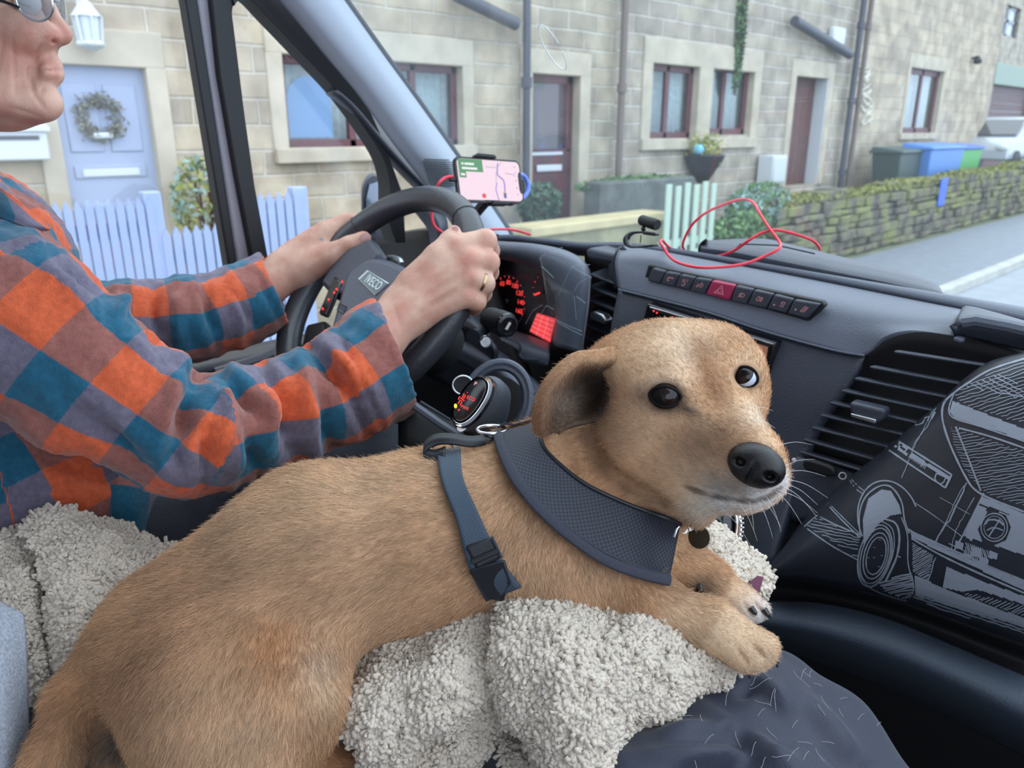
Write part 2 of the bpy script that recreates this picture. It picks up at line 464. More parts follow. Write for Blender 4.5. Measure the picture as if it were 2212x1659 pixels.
def struct(o, label=None): o['kind'] = 'structure'; return o
g = MB().box2((-11.5, -8, -.3), (-5.3, 60, -.02)); struct(g.build('ground', M['soil']))
g = MB().box2((-7.28, 11.5, -.02), (-5.92, 32, .45)); struct(g.build('ground', M['soil']))
g = MB().box2((-5.3, -8, -.3), (-3.45, 60, 0.0)); struct(g.build('pavement', M['asphalt']))
g = MB()
for y in np.arange(-8, 60, 1.0): g.box2((-3.45, y + .005, -.3), (-3.28, y + .995, .012))
struct(g.build('kerb', M['kerb'], bevel=.01))
g = MB().box2((-3.28, -8, -.4), (8, 60, -.11)); struct(g.build('road', M['pave']))

def wall_holes(mb, y0, y1, z0, z1, holes, x=FX, th=.35):
    ys = sorted({y0, y1, *[h[0] for h in holes], *[h[1] for h in holes]}); zs = sorted({z0, z1, *[h[2] for h in holes], *[h[3] for h in holes]})
    for i in range(len(ys) - 1):
        for j in range(len(zs) - 1):
            yc, zc = (ys[i] + ys[i + 1]) / 2, (zs[j] + zs[j + 1]) / 2
            if not any(h[0] < yc < h[1] and h[2] < zc < h[3] for h in holes):
                mb.box2((x - th, ys[i], zs[j]), (x, ys[i + 1], zs[j + 1]))
def rect(l, r, t, b):
    """hole from picture marks: left and right edge (px, py), top and bottom (px, py)"""
    return (fyz(*l)[0], fyz(*r)[0], fyz(*b)[1], fyz(*t)[1])
HA = rect((128, 300), (336, 300), (225, 141), (270, 560)); HA = (HA[0], HA[1], .75, HA[3])
WA = rect((614, 220), (1000, 220), (800, 128), (800, 318))
HB = rect((1147, 300), (1250, 300), (1197, 160), (1197, 470)); HB = (HB[0], HB[1], .80, HB[3])
WC1 = rect((1404, 220), (1506, 220), (1455, 139), (1455, 300))
WC2 = rect((1534, 220), (1624, 220), (1580, 142), (1580, 291))
HC = rect((1708, 270), (1778, 270), (1740, 165), (1730, 380)); HC = (HC[0], HC[1], 1.0, HC[3])
WD = rect((1957, 215), (2030, 215), (1993, 148), (1993, 288))
YA, YB, YC, YD = fyz(1118, 250)[0], fyz(1326, 250)[0], fyz(1832, 200)[0], fyz(2148, 160)[0]
TOP = 6.2

def house(name, label, y0, y1, holes, m):
    t = thing(name, label, 'house', (FX, (y0 + y1) / 2, 0))
    w = MB(); wall_holes(w, y0, y1, -.1, TOP, holes); w.build('facade', m, t)
    b = MB().box2((FX - 4.0, y0, -.1), (FX - .36, y1, TOP)); 
    r = MB().prism([(FX + .25, y0, TOP), (FX - 2.2, y0, TOP + 1.8), (FX - 4.4, y0, TOP)], (0, y1 - y0, 0)); r.build('roof', M['pipe'], t)
    return t
def surround(t, h, w=.16, sill=True, top=.28, name='window_surround'):
    s = MB(); x0, x1 = FX - .12, FX + .025
    s.box2((x0, h[0] - w, h[3] - .008), (x1, h[1] + w, h[3] + top))
    s.box2((x0, h[0] - w, h[2]), (x1, h[0] + .008, h[3])); s.box2((x0, h[1] - .008, h[2]), (x1, h[1] + w, h[3]))
    if sill: s.box2((x0, h[0] - w, h[2] - .14), (x1 + .05, h[1] + w, h[2] + .008))
    return s.build(name, M['dressed'], t, bevel=.012)
def window(t, h, bars, curtains, fm, fw=.085, blue=False):
    x = FX - .10; f = MB()
    f.box2((x - .06, h[0], h[2]), (x, h[1], h[2] + fw)); f.box2((x - .06, h[0], h[3] - fw), (x, h[1], h[3]))
    f.box2((x - .06, h[0], h[2]), (x, h[0] + fw, h[3])); f.box2((x - .06, h[1] - fw, h[2]), (x, h[1], h[3]))
    for y in bars: yy = h[0] + (h[1] - h[0]) * y; f.box2((x - .06, yy - fw / 2, h[2]), (x, yy + fw / 2, h[3]))
    fo = f.build('window_frame', fm, t, bevel=.008)
    MB().box2((x - .035, h[0] + .02, h[2] + .02), (x - .03, h[1] - .02, h[3] - .02)).build('pane', M['pane'], fo)
    ys = np.linspace(h[0], h[1], 120); c = []
    for z in (h[2], h[3]): c.append([(x - .16 + .015 * math.sin(y * 55) + .01 * math.sin(y * 23), y, z) for y in ys])
    cu = MB().loft(c, closed=False).build('curtain', curtains, fo, smooth=True); solid(cu, .004)
    return fo

hA = house('terraced_house', 'sandstone terraced house with pale blue-grey door and wide maroon window', -6, YA, [HA, WA], M['stoneA'])
surround(hA, WA); window(hA, WA, (.36, .72), M['curtain'], M['purple'])
surround(hA, HA, sill=False, name='door_surround')
# rounded blue shape in the wide window: sky reflection put in as colour
b = MB(); yb0, yb1 = fyz(636, 200)[0], fyz(735, 200)[0]
b.prism([(FX - .20, yb0, WA[2] + .1)] + [(FX - .20, yb0 + (yb1 - yb0) * (.5 - .5 * math.cos(a)), WA[2] + .42 + .28 * math.sin(a)) for a in np.linspace(0, math.pi, 14)] + [(FX - .20, yb1, WA[2] + .1)], (.01, 0, 0)); b.build('sky_reflection_patch', M['sky_reflection'], hA)
d = MB().box2((FX - .2, HA[0], HA[2]), (FX - .08, HA[1], HA[3])); dA = d.build('door', M['greydoor'], hA, bevel=.005)
d = MB(); wA = HA[1] - HA[0]
for (a, b_, c, e) in ((.12, .88, .08, .38), (.12, .88, .50, .56), (.12, .46, .62, .92), (.54, .88, .62, .92)):
    d.box2((FX - .085, HA[0] + wA * a, HA[2] + (HA[3] - HA[2]) * c), (FX - .065, HA[0] + wA * b_, HA[2] + (HA[3] - HA[2]) * e))
d.build('door_panel', M['greydoor'], dA, bevel=.008)
MB().box2((FX - .085, HA[0] + wA * .2, HA[2] + .92), (FX - .055, HA[0] + wA * .8, HA[2] + .98)).build('letter_plate', M['white'], dA, bevel=.004)

hB = house('terraced_house', 'narrow sandstone terraced house with dark maroon half-glazed door between two downpipes', YA, YB, [HB], M['stoneB'])
surround(hB, HB, w=.20, sill=False, name='door_surround')
d = MB(); wB = HB[1] - HB[0]; hh = HB[3] - HB[2]
d.box2((FX - .2, HB[0], HB[2]), (FX - .13, HB[1], HB[2] + hh * .52)); d.box2((FX - .2, HB[0], HB[3] - .1), (FX - .13, HB[1], HB[3]))
d.box2((FX - .2, HB[0], HB[2] + hh * .5), (FX - .13, HB[0] + .11, HB[3])); d.box2((FX - .2, HB[1] - .11, HB[2] + hh * .5), (FX - .13, HB[1], HB[3]))
dB = d.build('door', M['maroon'], hB, bevel=.005)
MB().box2((FX - .19, HB[0] + .1, HB[2] + hh * .5), (FX - .18, HB[1] - .1, HB[3] - .09)).build('door_glass', M['pane_dark'], dB)
MB().box2((FX - .13, HB[0] + wB * .25, HB[2] + hh * .37), (FX - .11, HB[0] + wB * .78, HB[2] + hh * .415)).build('letter_plate', mat('steel_plate', (.6, .62, .65), .3, 1.), dB, bevel=.004)
MB().box2((FX - .13, HB[0] + wB * .05, HB[2] + hh * .48), (FX - .12, HB[0] + wB * .8, HB[2] + hh * .50)).build('door_bar', M['white'], dB)
# solid return beside the half-hidden doors
hC = house('terraced_house', 'grey sandstone terraced house with twin maroon windows and tall brown door with white reveal', YB, YC, [WC1, WC2, HC], M['stoneC'])
for h_, br in ((WC1, (.45,)), (WC2, (.42,))):
    window(hC, h_, br, M['curtain'], M['purple'], .10)
s = MB(); x0, x1 = FX - .12, FX + .03
s.box2((x0, WC1[0] - .22, WC1[3] - .008), (x1, WC2[1] + .22, WC1[3] + .34)); s.box2((x0, WC1[0] - .22, WC1[2] - .16), (x1 + .04, WC2[1] + .22, WC1[2] + .008))
for a, b_ in ((WC1[0] - .22, WC1[0] + .008), (WC1[1] - .008, WC2[0] + .008), (WC2[1] - .008, WC2[1] + .22)): s.box2((x0, a, WC1[2]), (x1, b_, WC1[3]))
s.build('window_surround', M['dressed'], hC, bevel=.012)
surround(hC, HC, w=.2, sill=False, name='door_surround')
d = MB()
ymid = HC[0] + (HC[1] - HC[0]) * .98
for i in range(6): a = HC[0] + (ymid - HC[0]) * i / 6; d.box2((FX - .30, a + .004, HC[2]), (FX - .24, HC[0] + (ymid - HC[0]) * (i + 1) / 6 - .004, HC[3]))
d.box2((FX - .3, HC[0], HC[2]), (FX - .25, ymid, HC[3]))
dC = d.build('door', M['brown'], hC)
MB().box2((FX - .30, HC[1] - .03, HC[2]), (FX + .01, HC[1] + .04, HC[3])).build('door_reveal', M['white'], hC, bevel=.005)
hD = house('terraced_house', 'pale sandstone end house with one narrow maroon window and chalky white scrawl', YC, YD, [WD], M['stoneD'])
surround(hD, WD, .14); window(hD, WD, (.5,), M['curtain'], M['purple'], .13)
FE = -9.6; YE = fyz(2146, 160, FE)[0]
hE = thing('terraced_house', 'far stone house with white sash window above a maroon garage door', 'house', (FE, YE + 3, 0))
GE = (YE + .25, YE + 6, 0.6, fyz(2180, 186, FE)[1]); p_ = fyz(2165, 12, FE); q_ = fyz(2212, 88, FE)
WE = (p_[0], p_[0] + 2.4, q_[1], p_[1] + .1)
w = MB(); wall_holes(w, YE - 6, YE + 9, -.1, TOP + 1, [GE, WE], FE); w.build('facade', M['stoneC'], hE)
MB().box2((FE - .05, YE + .1, GE[3]), (FE + .05, YE + 8, fyz(2180, 140, FE)[1])).build('lintel_beam', mat('green_grey_beam', srgb(150, 164, 154), .8), hE, bevel=.02)
gd = MB()
for i in range(10): z = GE[2] + (GE[3] - GE[2]) * i / 10; gd.box2((FE - .3, GE[0], z + .01), (FE - .22, GE[1], z + (GE[3] - GE[2]) / 10))
gd.build('garage_door', M['maroon'], hE, bevel=.01)
f = MB(); 
for a, b_ in ((0, .12), (.44, .56), (.88, 1.)): f.box2((FE - .16, WE[0] + (WE[1] - WE[0]) * a, WE[2]), (FE - .08, WE[0] + (WE[1] - WE[0]) * b_, WE[3]))
for a, b_ in ((0, .08), (.46, .56), (.92, 1.)): f.box2((FE - .16, WE[0], WE[2] + (WE[3] - WE[2]) * a), (FE - .08, WE[1], WE[2] + (WE[3] - WE[2]) * b_))
f = f.build('sash_window', M['pane_dark'], hE)
MB().box2((FE - .14, WE[0], WE[2]), (FE - .13, WE[1], WE[3])).build('pane', M['white'], f)

# pipes and wall fittings
def pipe(label, px, pym, y_off, diag=None, m='pipe', r=.06, brackets=(1.2, 2.6, 4.0)):
    y = fyz(px, pym)[0]; t = thing('downpipe', label, 'drainpipe', (FX + .15, y, 0), 'downpipes on the terrace')
    MB().tube([(FX + .15, y, -.1), (FX + .15, y, TOP)], r, 12).build('pipe', M[m], t, smooth=True)
    for z in brackets: MB().lathe((FX + .15, y, z), (0, 0, 1), [(r * 1.35, -.06), (r * 1.35, .06)], 14).build('collar', M[m], t, smooth=True)
    if diag:
        a, b_ = [onX(q[0], q[1], FX + .16) for q in diag]
        MB().tube([a, b_], r * 1.5, 12).build('branch_pipe', M[m], t, smooth=True)
pipe('grey downpipe left of the maroon glazed door, with sloping branch at top', 1119, 250, 0, ((985, -12), (1115, 52)), 'pipe', .05)
pipe('thin brown-grey downpipe between the maroon glazed door and the twin windows', 1323, 250, 0, None, 'pipe2', .05)
pipe('tall black downpipe right of the brown door, with sloping gutter pipe', 1828, 180, 0, ((1716, 45), (1836, 118)), 'pipe', .058)
pipe('thin lilac-grey cable pipe beside the black downpipe and the white scrawl', 1848, 150, 0, None, 'pipe2', .05)
p = onX(1808, 78, FX + .1); t = thing('alarm_box', 'small white alarm box under the eaves beside the black downpipe', 'alarm', p)
MB().box(p, (.12, .5, .3)).build('case', M['white'], t, bevel=.03)
p = onX(2112, 131, FX + .15); t = thing('wall_lamp', 'small black wall lamp near the corner of the end house', 'lamp', p)
MB().lathe(p, (0, 0, 1), [(.03, .11), (.11, .0), (.09, -.07), (.02, -.09)], 12).build('lamp_shade', M['black'], t, smooth=True)
MB().tube([p + [-.15, 0, .06], p + [0, 0, .10]], .03, 8).build('bracket', M['black'], t)

# lantern beside the pale door
K = .72; p = onX(192, 64, FX + .16); t = thing('wall_lantern', 'white carriage lantern on the wall above the pale blue-grey door', 'lantern', p)
s = .0047 * 1.0
MB().lathe(p + [0, 0, .13 * K], (0, 0, 1), [(r * K, h * K) for r, h in [(.17, 0), (.15, .02), (.06, .14), (.03, .17), (.02, .2)]], 6).build('cap', M['white'], t)
MB().lathe(p + [0, 0, -.15 * K], (0, 0, 1), [(r * K, h * K) for r, h in [(.05, -.06), (.14, -.02), (.155, .0), (.14, .03)]], 6).build('base', M['white'], t)
b = MB()
for k in range(6):
    a = k * math.pi / 3; b.tube([p + K * np.array([.12 * math.cos(a), .12 * math.sin(a), -.13]), p + K * np.array([.145 * math.cos(a), .145 * math.sin(a), .13])], .011, 6)
b.build('frame', M['white'], t)
MB().lathe(p + [0, 0, -.12 * K], (0, 0, 1), [(.11 * K, 0), (.135 * K, .25 * K)], 6).build('pane', mat('frosted_lantern_glass', srgb(206, 216, 222), .3), t)
MB().tube([p + [-.16, 0, -.2], p + [-.16, 0, .25], p + [0, 0, .3]], .015, 8).build('bracket', M['white'], t)
# wreath on the pale door
p = onX(214, 255, FX - .045); t = thing('door_wreath', 'leafy wreath with white ribbon hanging on the pale blue-grey door', 'wreath', p)
b = MB(); 
for k in range(420):
    a = rng.uniform(0, 2 * np.pi); rr = .15 + rng.normal() * .03; c = p + np.array([rng.uniform(-.01, .05), rr * math.cos(a), rr * math.sin(a)])
    d1 = nrm(rng.normal(size=3)) * .035; d2 = nrm(rng.normal(size=3)) * .012; b.add([c - d1, c + d2, c + d1, c - d2], [(0, 1, 2, 3)])
b.build('leaves', mat('wreath_leaves', srgb(128, 126, 112), .8, var=(30, .5)), t)['kind'] = 'stuff'
MB().box(p + [.03, 0, -.14], (.04, .16, .05)).build('ribbon', M['white'], t, bevel=.015)
# letterbox
p = onX(35, 312, FX + .08); t = thing('wall_letterbox', 'white wall-mounted letterbox beside the pale door, under the driver chin', 'letterbox', p)
MB().box(p, (.14, .42, .24)).build('box', M['white'], t, bevel=.015)
MB().prism([p + [-.07, -.23, .12], p + [.10, -.23, .10], p + [.10, -.23, .13], p + [-.07, -.23, .17]], (0, .46, 0)).build('lid', M['white'], t)
MB().box(p + [.073, 0, .05], (.01, .3, .03)).build('slot', M['pipe'], t)

# white picket fence with two heights
def fence(name, label, x, l, r, zt, zb, n, gap=.8, post2=True):
    y0, y1 = onX(l[0], l[1], x)[1], onX(r[0], r[1], x)[1]; t = thing(name, label, 'fence', (x, (y0 + y1) / 2, zb), 'white picket fence panels')
    w = (y1 - y0) / n
    for i in range(n):
        yc = y0 + w * (i + .5); hw = w * gap / 2
        MB().prism([(x, yc - hw, zb), (x, yc + hw, zb), (x, yc + hw, zt - .05), (x, yc, zt), (x, yc - hw, zt - .05)], (.025, 0, 0)).build('picket', M['fencewhite'], t)
    for z in (zb + .15, zt - .22):
        MB().box2((x - .045, y0, z), (x, y1, z + .09)).build('rail', M['fencewhite'], t)
    for y in ((y0, y1) if post2 else (y1,)): MB().box2((x - .07, y - .05, zb - .5), (x + .02, y + .05, zt + .03)).build('post', M['fencewhite'], t, bevel=.01)
FXF = -4.7
zl = .32
zt = onX(200, 432, FXF)[2]; fence('picket_fence', 'taller white picket fence panel in front of the pale blue-grey door', FXF, (40, 500), (338, 500), zt, .35, 13)
zt = onX(420, 486, FXF)[2]; fence('picket_fence', 'lower white picket fence panel just left of the door frame bar', FXF, (346, 520), (500, 520), zt, .35, 7, post2=False)
zt = onX(600, 416, FXF)[2]; fence('picket_fence', 'short white picket fence panel seen between the door frame bar and the far hand', FXF, (535, 480), (652, 480), zt, .35, 6)
t = MB().box2((FXF - .3, -6, -.1), (FXF + .25, 5.2, .34)).build('garden_wall', M['dressed'], None, bevel=.02); tag(t, 'low buff stone garden wall carrying the white picket fence', 'wall')
t['kind'] = 'thing'

# bushes
def bush(name, label, c, r, n, cols, lr=.06, group=None, stem=True):
    t = thing(name, label, 'shrub', (c[0], c[1], c[2] - r[2]), group)
    for j, (cn, frac) in enumerate(cols):
        k = int(n * frac); d = nrm_rows(rng.normal(size=(k, 3))) * (rng.uniform(.55, 1., (k, 1)) ** .5); cc = np.asarray(c) + d * np.asarray(r)
        a = nrm_rows(rng.normal(size=(k, 3))) * lr * rng.uniform(.6, 1.3, (k, 1)); b2 = np.cross(a, nrm_rows(rng.normal(size=(k, 3)))) * .5
        V = np.stack([cc - a, cc + b2, cc + a, cc - b2], 1).reshape(-1, 3); Q = np.arange(4 * k).reshape(-1, 4)
        o = big_mesh('foliage', V, Q, cn, t, smooth=False); o['kind'] = 'stuff'
    st = MB()
    for _ in range(7):
        e = np.asarray(c) + nrm(rng.normal(size=3)) * np.asarray(r) * .6; st.tube([np.array([c[0], c[1], min(c[2] - r[2], .0) if stem else c[2] - r[2]]), e], .012, 6)
    st.build('stem', M['brown'], t)
def nrm_rows(v): return v / (np.linalg.norm(v, axis=1)[:, None] + 1e-9)
LG = mat('leaf_green', srgb(104, 136, 84), .6, var=(5, .3)); LD = mat('leaf_dark', srgb(72, 100, 78), .6, var=(5, .3)); LS = mat('leaf_silver', srgb(140, 166, 158), .6, var=(5, .2)); LY = mat('leaf_moss', srgb(150, 152, 84), .8)
c = onX(1640, 450, -5.75); bush('garden_shrub', 'silvery green shrub beside the pale gate in front of the twin windows', c, (.25, .85, .36), 2300, ((LG, .5), (LS, .5)), .07)
c = onX(1600, 495, -5.5); bush('garden_shrub', 'low green bush at the foot of the stone wall by the pale gate', c, (.25, .7, .22), 1300, ((LG, .8), (LD, .2)), .06)
c = onX(1165, 440, -6.6); bush('garden_shrub', 'small dark green bush below the phone beside the maroon glazed door', c, (.25, .3, .25), 900, ((LD, 1.),), .045)
c = onX(436, 440, -6.9); bush('garden_shrub', 'pale olive bush behind the picket fence left of the door frame bar', c, (.25, .25, .42), 900, ((LS, .5), (LY, .5)), .04)
c = onX(1380, 396, -6.7); bush('garden_shrub', 'flat green growth along the top of the dark retaining wall', c, (.3, 1.3, .10), 1500, ((LG, .8), (LD, .2)), .05)

# retaining wall, coping step, gate
a = onX(1300, 395, -6.4); b_ = onX(1500, 455, -6.4)
t = MB().box2((-6.7, a[1], -.03), (-6.4, onX(1500, 420, -6.4)[1], a[2])).build('retaining_wall', mat('dark_wet_stone', srgb(98, 102, 100), .8, var=(4, .3), bump=(15, .5)), None, bevel=.03); tag(t, 'dark damp retaining wall behind the pale gate, below the twin windows', 'wall'); t['kind'] = 'thing'
zc = onX(1300, 474, -5.6)[2]; y0, y1 = onX(1150, 480, -5.6)[1], onX(1445, 460, -5.6)[1]
t = thing('stone_step_wall', 'low wall with broad yellow sandstone coping in front of the maroon glazed door', 'wall', (-5.6, (y0 + y1) / 2, 0))
MB().box2((-6.0, y0, zc - .11), (-5.6, y1, zc)).build('coping', mat('yellow_sandstone', srgb(196, 182, 142), .85, var=(3, .12)), t, bevel=.02)
MB().box2((-5.95, y0, -.02), (-5.65, y1, zc - .11)).build('base_wall', mat('olive_stone', srgb(148, 144, 114), .9, var=(4, .25), bump=(10, .6)), t)
gx = -5.45; zt = onX(1480, 395, gx)[2]; zb = -.02; y0, y1 = onX(1430, 450, gx)[1], onX(1545, 450, gx)[1]
t = thing('garden_gate', 'pale green wooden picket gate standing open beside the stone wall', 'gate', (gx, y0, zb)); M['gate'] = mat('pale_green_paint', srgb(176, 196, 178), .7)
for i in range(6):
    yc = y0 + (y1 - y0) * (i + .5) / 6; MB().box2((gx, yc - .05, zb), (gx + .03, yc + .05, zt - .03 * (i % 2))).build('picket', M['gate'], t, bevel=.006)
for z in (zb + .25, zb + .7): MB().box2((gx - .035, y0, z), (gx, y1, z + .09)).build('rail', M['gate'], t)
MB().tube([(gx - .02, y0, zb + .25), (gx - .02, y1, zb + .75)], .035, 6).build('brace', M['gate'], t)

# mossy dry stone wall
def moss_mat():
    m = mat('mossy_stone', srgb(112, 106, 92), .95, bump=(18, .9)); t = m.node_tree; b = t.nodes['Principled BSDF']
    tc = t.nodes.new('ShaderNodeTexCoord'); n = t.nodes.new('ShaderNodeTexNoise'); n.inputs['Scale'].default_value = 2.2; n.inputs['Detail'].default_value = 7
    t.links.new(tc.outputs['Object'], n.inputs['Vector'])
    r = t.nodes.new('ShaderNodeValToRGB'); e = r.color_ramp.elements
    e[0].position = .36; e[0].color = srgb(80, 76, 68) + (1,); e[1].position = .62; e[1].color = srgb(122, 126, 76) + (1,)
    x = e.new(.47); x.color = srgb(110, 104, 88) + (1,)
    t.links.new(n.outputs['Fac'], r.inputs[0]); t.links.new(r.outputs[0], b.inputs['Base Color']); return m
M['moss'] = moss_mat(); M['moss2'] = mat('green_moss', srgb(138, 140, 80), 1., var=(8, .35), bump=(40, 1.))
wx = -5.5; y0 = onX(1690, 470, wx)[1]; y1 = 31.
t = thing('dry_stone_wall', 'long mossy dry stone wall along the pavement', 'wall', (wx, (y0 + y1) / 2, 0))
b = MB(); rr = random.Random(3)
def wall_top(y): return .93 + .016 * (y - y0) + .03 * math.sin(y * 1.7)
z = 0.
while z < 1.4:
    hh = rr.uniform(.10, .17); y = y0 + rr.uniform(-.2, .2)
    while y < y1:
        L = rr.uniform(.25, .6)
        if z < wall_top(y):
            dx = rr.uniform(-.05, .04); v = np.array([[x, yy, zz] for x in (wx - .4, wx + dx) for yy in (y + .008, y + L - .008) for zz in (z + .005, z + hh - .006)]) + np.array([[rr.uniform(-.02, .02) for _ in range(3)] for _ in range(8)])
            b.add(v, [(0, 1, 3, 2), (4, 6, 7, 5), (0, 4, 5, 1), (2, 3, 7, 6), (0, 2, 6, 4), (1, 5, 7, 3)])
        y += L
    z += hh
b.build('stones', M['moss'], t, bevel=.025)
k = 6000; yy = rng.uniform(y0, y1, k); cc = np.stack([wx - rng.uniform(0, .4, k), yy, np.array([wall_top(q) for q in yy]) + rng.uniform(.02, .12, k)], 1)
a = nrm_rows(rng.normal(size=(k, 3))) * .05; b2 = np.cross(a, nrm_rows(rng.normal(size=(k, 3)))) * .6
o = big_mesh('moss_tufts', np.stack([cc - a, cc + b2, cc + a, cc - b2], 1).reshape(-1, 3), np.arange(4 * k).reshape(-1, 4), M['moss2'], t, smooth=False); o['kind'] = 'stuff'

# wheelie bins
def bin_(label, bl, br, ty, by, x, body, lid, name='wheelie_bin'):
    a, c = onX(bl, ty, x), onX(br, ty, x); zt = onX((bl + br) / 2, ty, x)[2]; y0, y1 = a[1], c[1]; w = y1 - y0; zb = .45
    t = thing(name, label, 'bin', (x, (y0 + y1) / 2, zb), 'wheelie bins behind the stone wall'); d = .6
    top = [(x, y0, zt), (x, y1, zt), (x - d, y1, zt), (x - d, y0, zt)]; q = .1 * w; bot = [(x - .06, y0 + q, zb), (x - .06, y1 - q, zb), (x - d + .06, y1 - q, zb), (x - d + .06, y0 + q, zb)]
    MB().loft([bot, top]).build('body', body, t, bevel=.03)
    MB().loft([[(x + .04, y0 - .04, zt), (x + .04, y1 + .04, zt), (x - d - .03, y1 + .04, zt), (x - d - .03, y0 - .04, zt)], [(x + .03, y0 - .02, zt + .06), (x + .03, y1 + .02, zt + .06), (x - d, y1 + .02, zt + .13), (x - d, y0 - .02, zt + .13)]]).build('lid', lid, t, bevel=.02)
    MB().tube([(x - d - .06, y0 + .05, zt + .02), (x - d - .06, y1 - .05, zt + .02)], .025, 8).build('handle', body, t, smooth=True)
    for y in (y0 + .05, y1 - .05): MB().lathe((x - d + .08, y, zb + .06), (0, 1, 0), [(.09, -.025), (.09, .025)], 14).build('wheel', M['black'], t)
BD = mat('bin_dark_green', srgb(62, 80, 76), .5); BB = mat('bin_blue', srgb(84, 134, 204), .45); BG = mat('bin_green', srgb(96, 176, 104), .5); BL = mat('bin_lid_blue', srgb(52, 96, 206), .45)
bin_('dark green wheelie bin behind the stone wall, leftmost of the three bins', 1948, 2030, 330, 365, -6.25, BD, BD)
bin_('pale blue wheelie bin between the dark bin and the green bin', 2014, 2085, 322, 430, -6.05, BB, BB)
bin_('green wheelie bin with blue lid, rightmost of the three bins', 2082, 2124, 322, 370, -6.5, BG, BL)
p = onX(2036, 415, wx + .02); t = MB().box(p, (.03, .38, .55)).build('blue_bin_piece', BL, None, bevel=.01); tag(t, 'bright blue panel on the stone wall face, standing in for the lower blue bin', 'sheet')  # thin panel added on the wall for the bin showing through a gap

# hanging planter, white box
p = onX(1520, 350, FX + .2); t = thing('wall_planter', 'dark hanging wall planter with wispy plant below the twin windows', 'planter', p)
MB().lathe(p, (0, 0, 1), [(.08, -.33), (.3, .02), (.33, .1), (.31, .12)], 16).build('pot', M['black'], t, smooth=True)
kk = 300; cc = p + rng.normal(size=(kk, 3)) * [.1, .17, .1] + [0, 0, .22]; a = nrm_rows(rng.normal(size=(kk, 3))) * .06; b2 = np.cross(a, nrm_rows(rng.normal(size=(kk, 3)))) * .4
o = big_mesh('leaves', np.stack([cc - a, cc + b2, cc + a, cc - b2], 1).reshape(-1, 3), np.arange(4 * kk).reshape(-1, 4), LY, t, smooth=False); o['kind'] = 'stuff'
MB().ell(p + [.05, -.25, .2], (.08, .1, .08)).build('blue_pom', mat('sky_blue_paint', srgb(120, 196, 232), .6), t, smooth=True)
p = onX(1667, 366, FX + .2); t = thing('utility_box', 'white utility box against the wall left of the brown door', 'box', p - [0, 0, .25])
MB().box(p, (.3, .5, .5)).build('case', M['white'], t, bevel=.02); MB().box(p + [.155, 0, 0], (.02, .44, .42)).build('door', M['white'], t, bevel=.01)
# ivy strip on the wall of the twin-window house
c = onX(1601, 50, FX + .03); bush('wall_creeper', 'thin green creeper strip on the wall above the twin windows', c, (.05, .14, 1.1), 700, ((LD, .6), (LG, .4)), .06, None, False)
# scrawl on the end house
sg = MB(); rr = random.Random(5)
for i in range(11):
    c = onX(1862 + 2 * i % 5 + i * 1.2, 140 + i * 12.5, FX + .03)
    pts = [c + np.array([0, .30 * math.sin(a * 1.0 + i) * (1 if a < 4 else .6), .055 * math.cos(a * (1.5 + .3 * (i % 3))) + .012 * a]) for a in np.linspace(0, 6, 14)]
    sg.tube(pts, .012, 5)
o = sg.build('wall_scrawl', mat('white_chalk_paint', srgb(226, 222, 208), .8), None, smooth=True); tag(o, 'vertical white hand-painted scrawl on the pale end house wall', 'writing')

# car parked far down the street
CB = mat('silver_car_paint', srgb(170, 176, 184), .3, .3, coat=.5)
cp = onX(2190, 330, -6.2); y0 = cp[1] - .5; zg = max(.45, cp[2] - .55); x0 = -6.2
t = thing('car', 'silver hatchback parked beyond the bins at the right edge', 'car', (x0 - .85, y0 + 2, zg))
prof = [(0, .35), (.05, .62), (.25, .80), (.95, .95), (1.65, 1.40), (2.3, 1.50), (3.3, 1.46), (3.9, 1.05), (4.05, .8), (4.05, .35)]
def side(x, dz=0, inset=0): return [(x, y0 + a, zg + b_) for a, b_ in prof]
MB().prism([(x0, y0 + a, zg + b_) for a, b_ in prof], (-1.7, 0, 0)).build('body', CB, t, bevel=.06, seg=3)
MB().prism([(x0 + .01, y0 + a, zg + b_) for a, b_ in ((1.1, .98), (1.7, 1.36), (2.3, 1.43), (3.2, 1.4), (3.6, 1.02))], (-1.72, 0, 0)).build('side_glass', M['pane_dark'], t)
MB().prism([(x0 - .15, y0 + .98, zg + 1.0), (x0 - .15, y0 + 1.6, zg + 1.40), (x0 - 1.55, y0 + 1.6, zg + 1.40), (x0 - 1.55, y0 + .98, zg + 1.0)], (0, -.02, .02)).build('windscreen', M['pane_dark'], t)
for yy in (.75, 3.3):
    for xx in (x0 - .05, x0 - 1.65): MB().lathe((xx, y0 + yy, zg + .3), (1, 0, 0), [(.1, -.1), (.3, -.1), (.31, 0), (.3, .1), (.1, .1)], 20).build('wheel', M['black'], t, smooth=True)
for xx in (x0 - .2, x0 - 1.5): MB().ell((xx, y0 + .1, zg + .68), (.16, .1, .1)).build('headlight', M['white'], t, smooth=True)
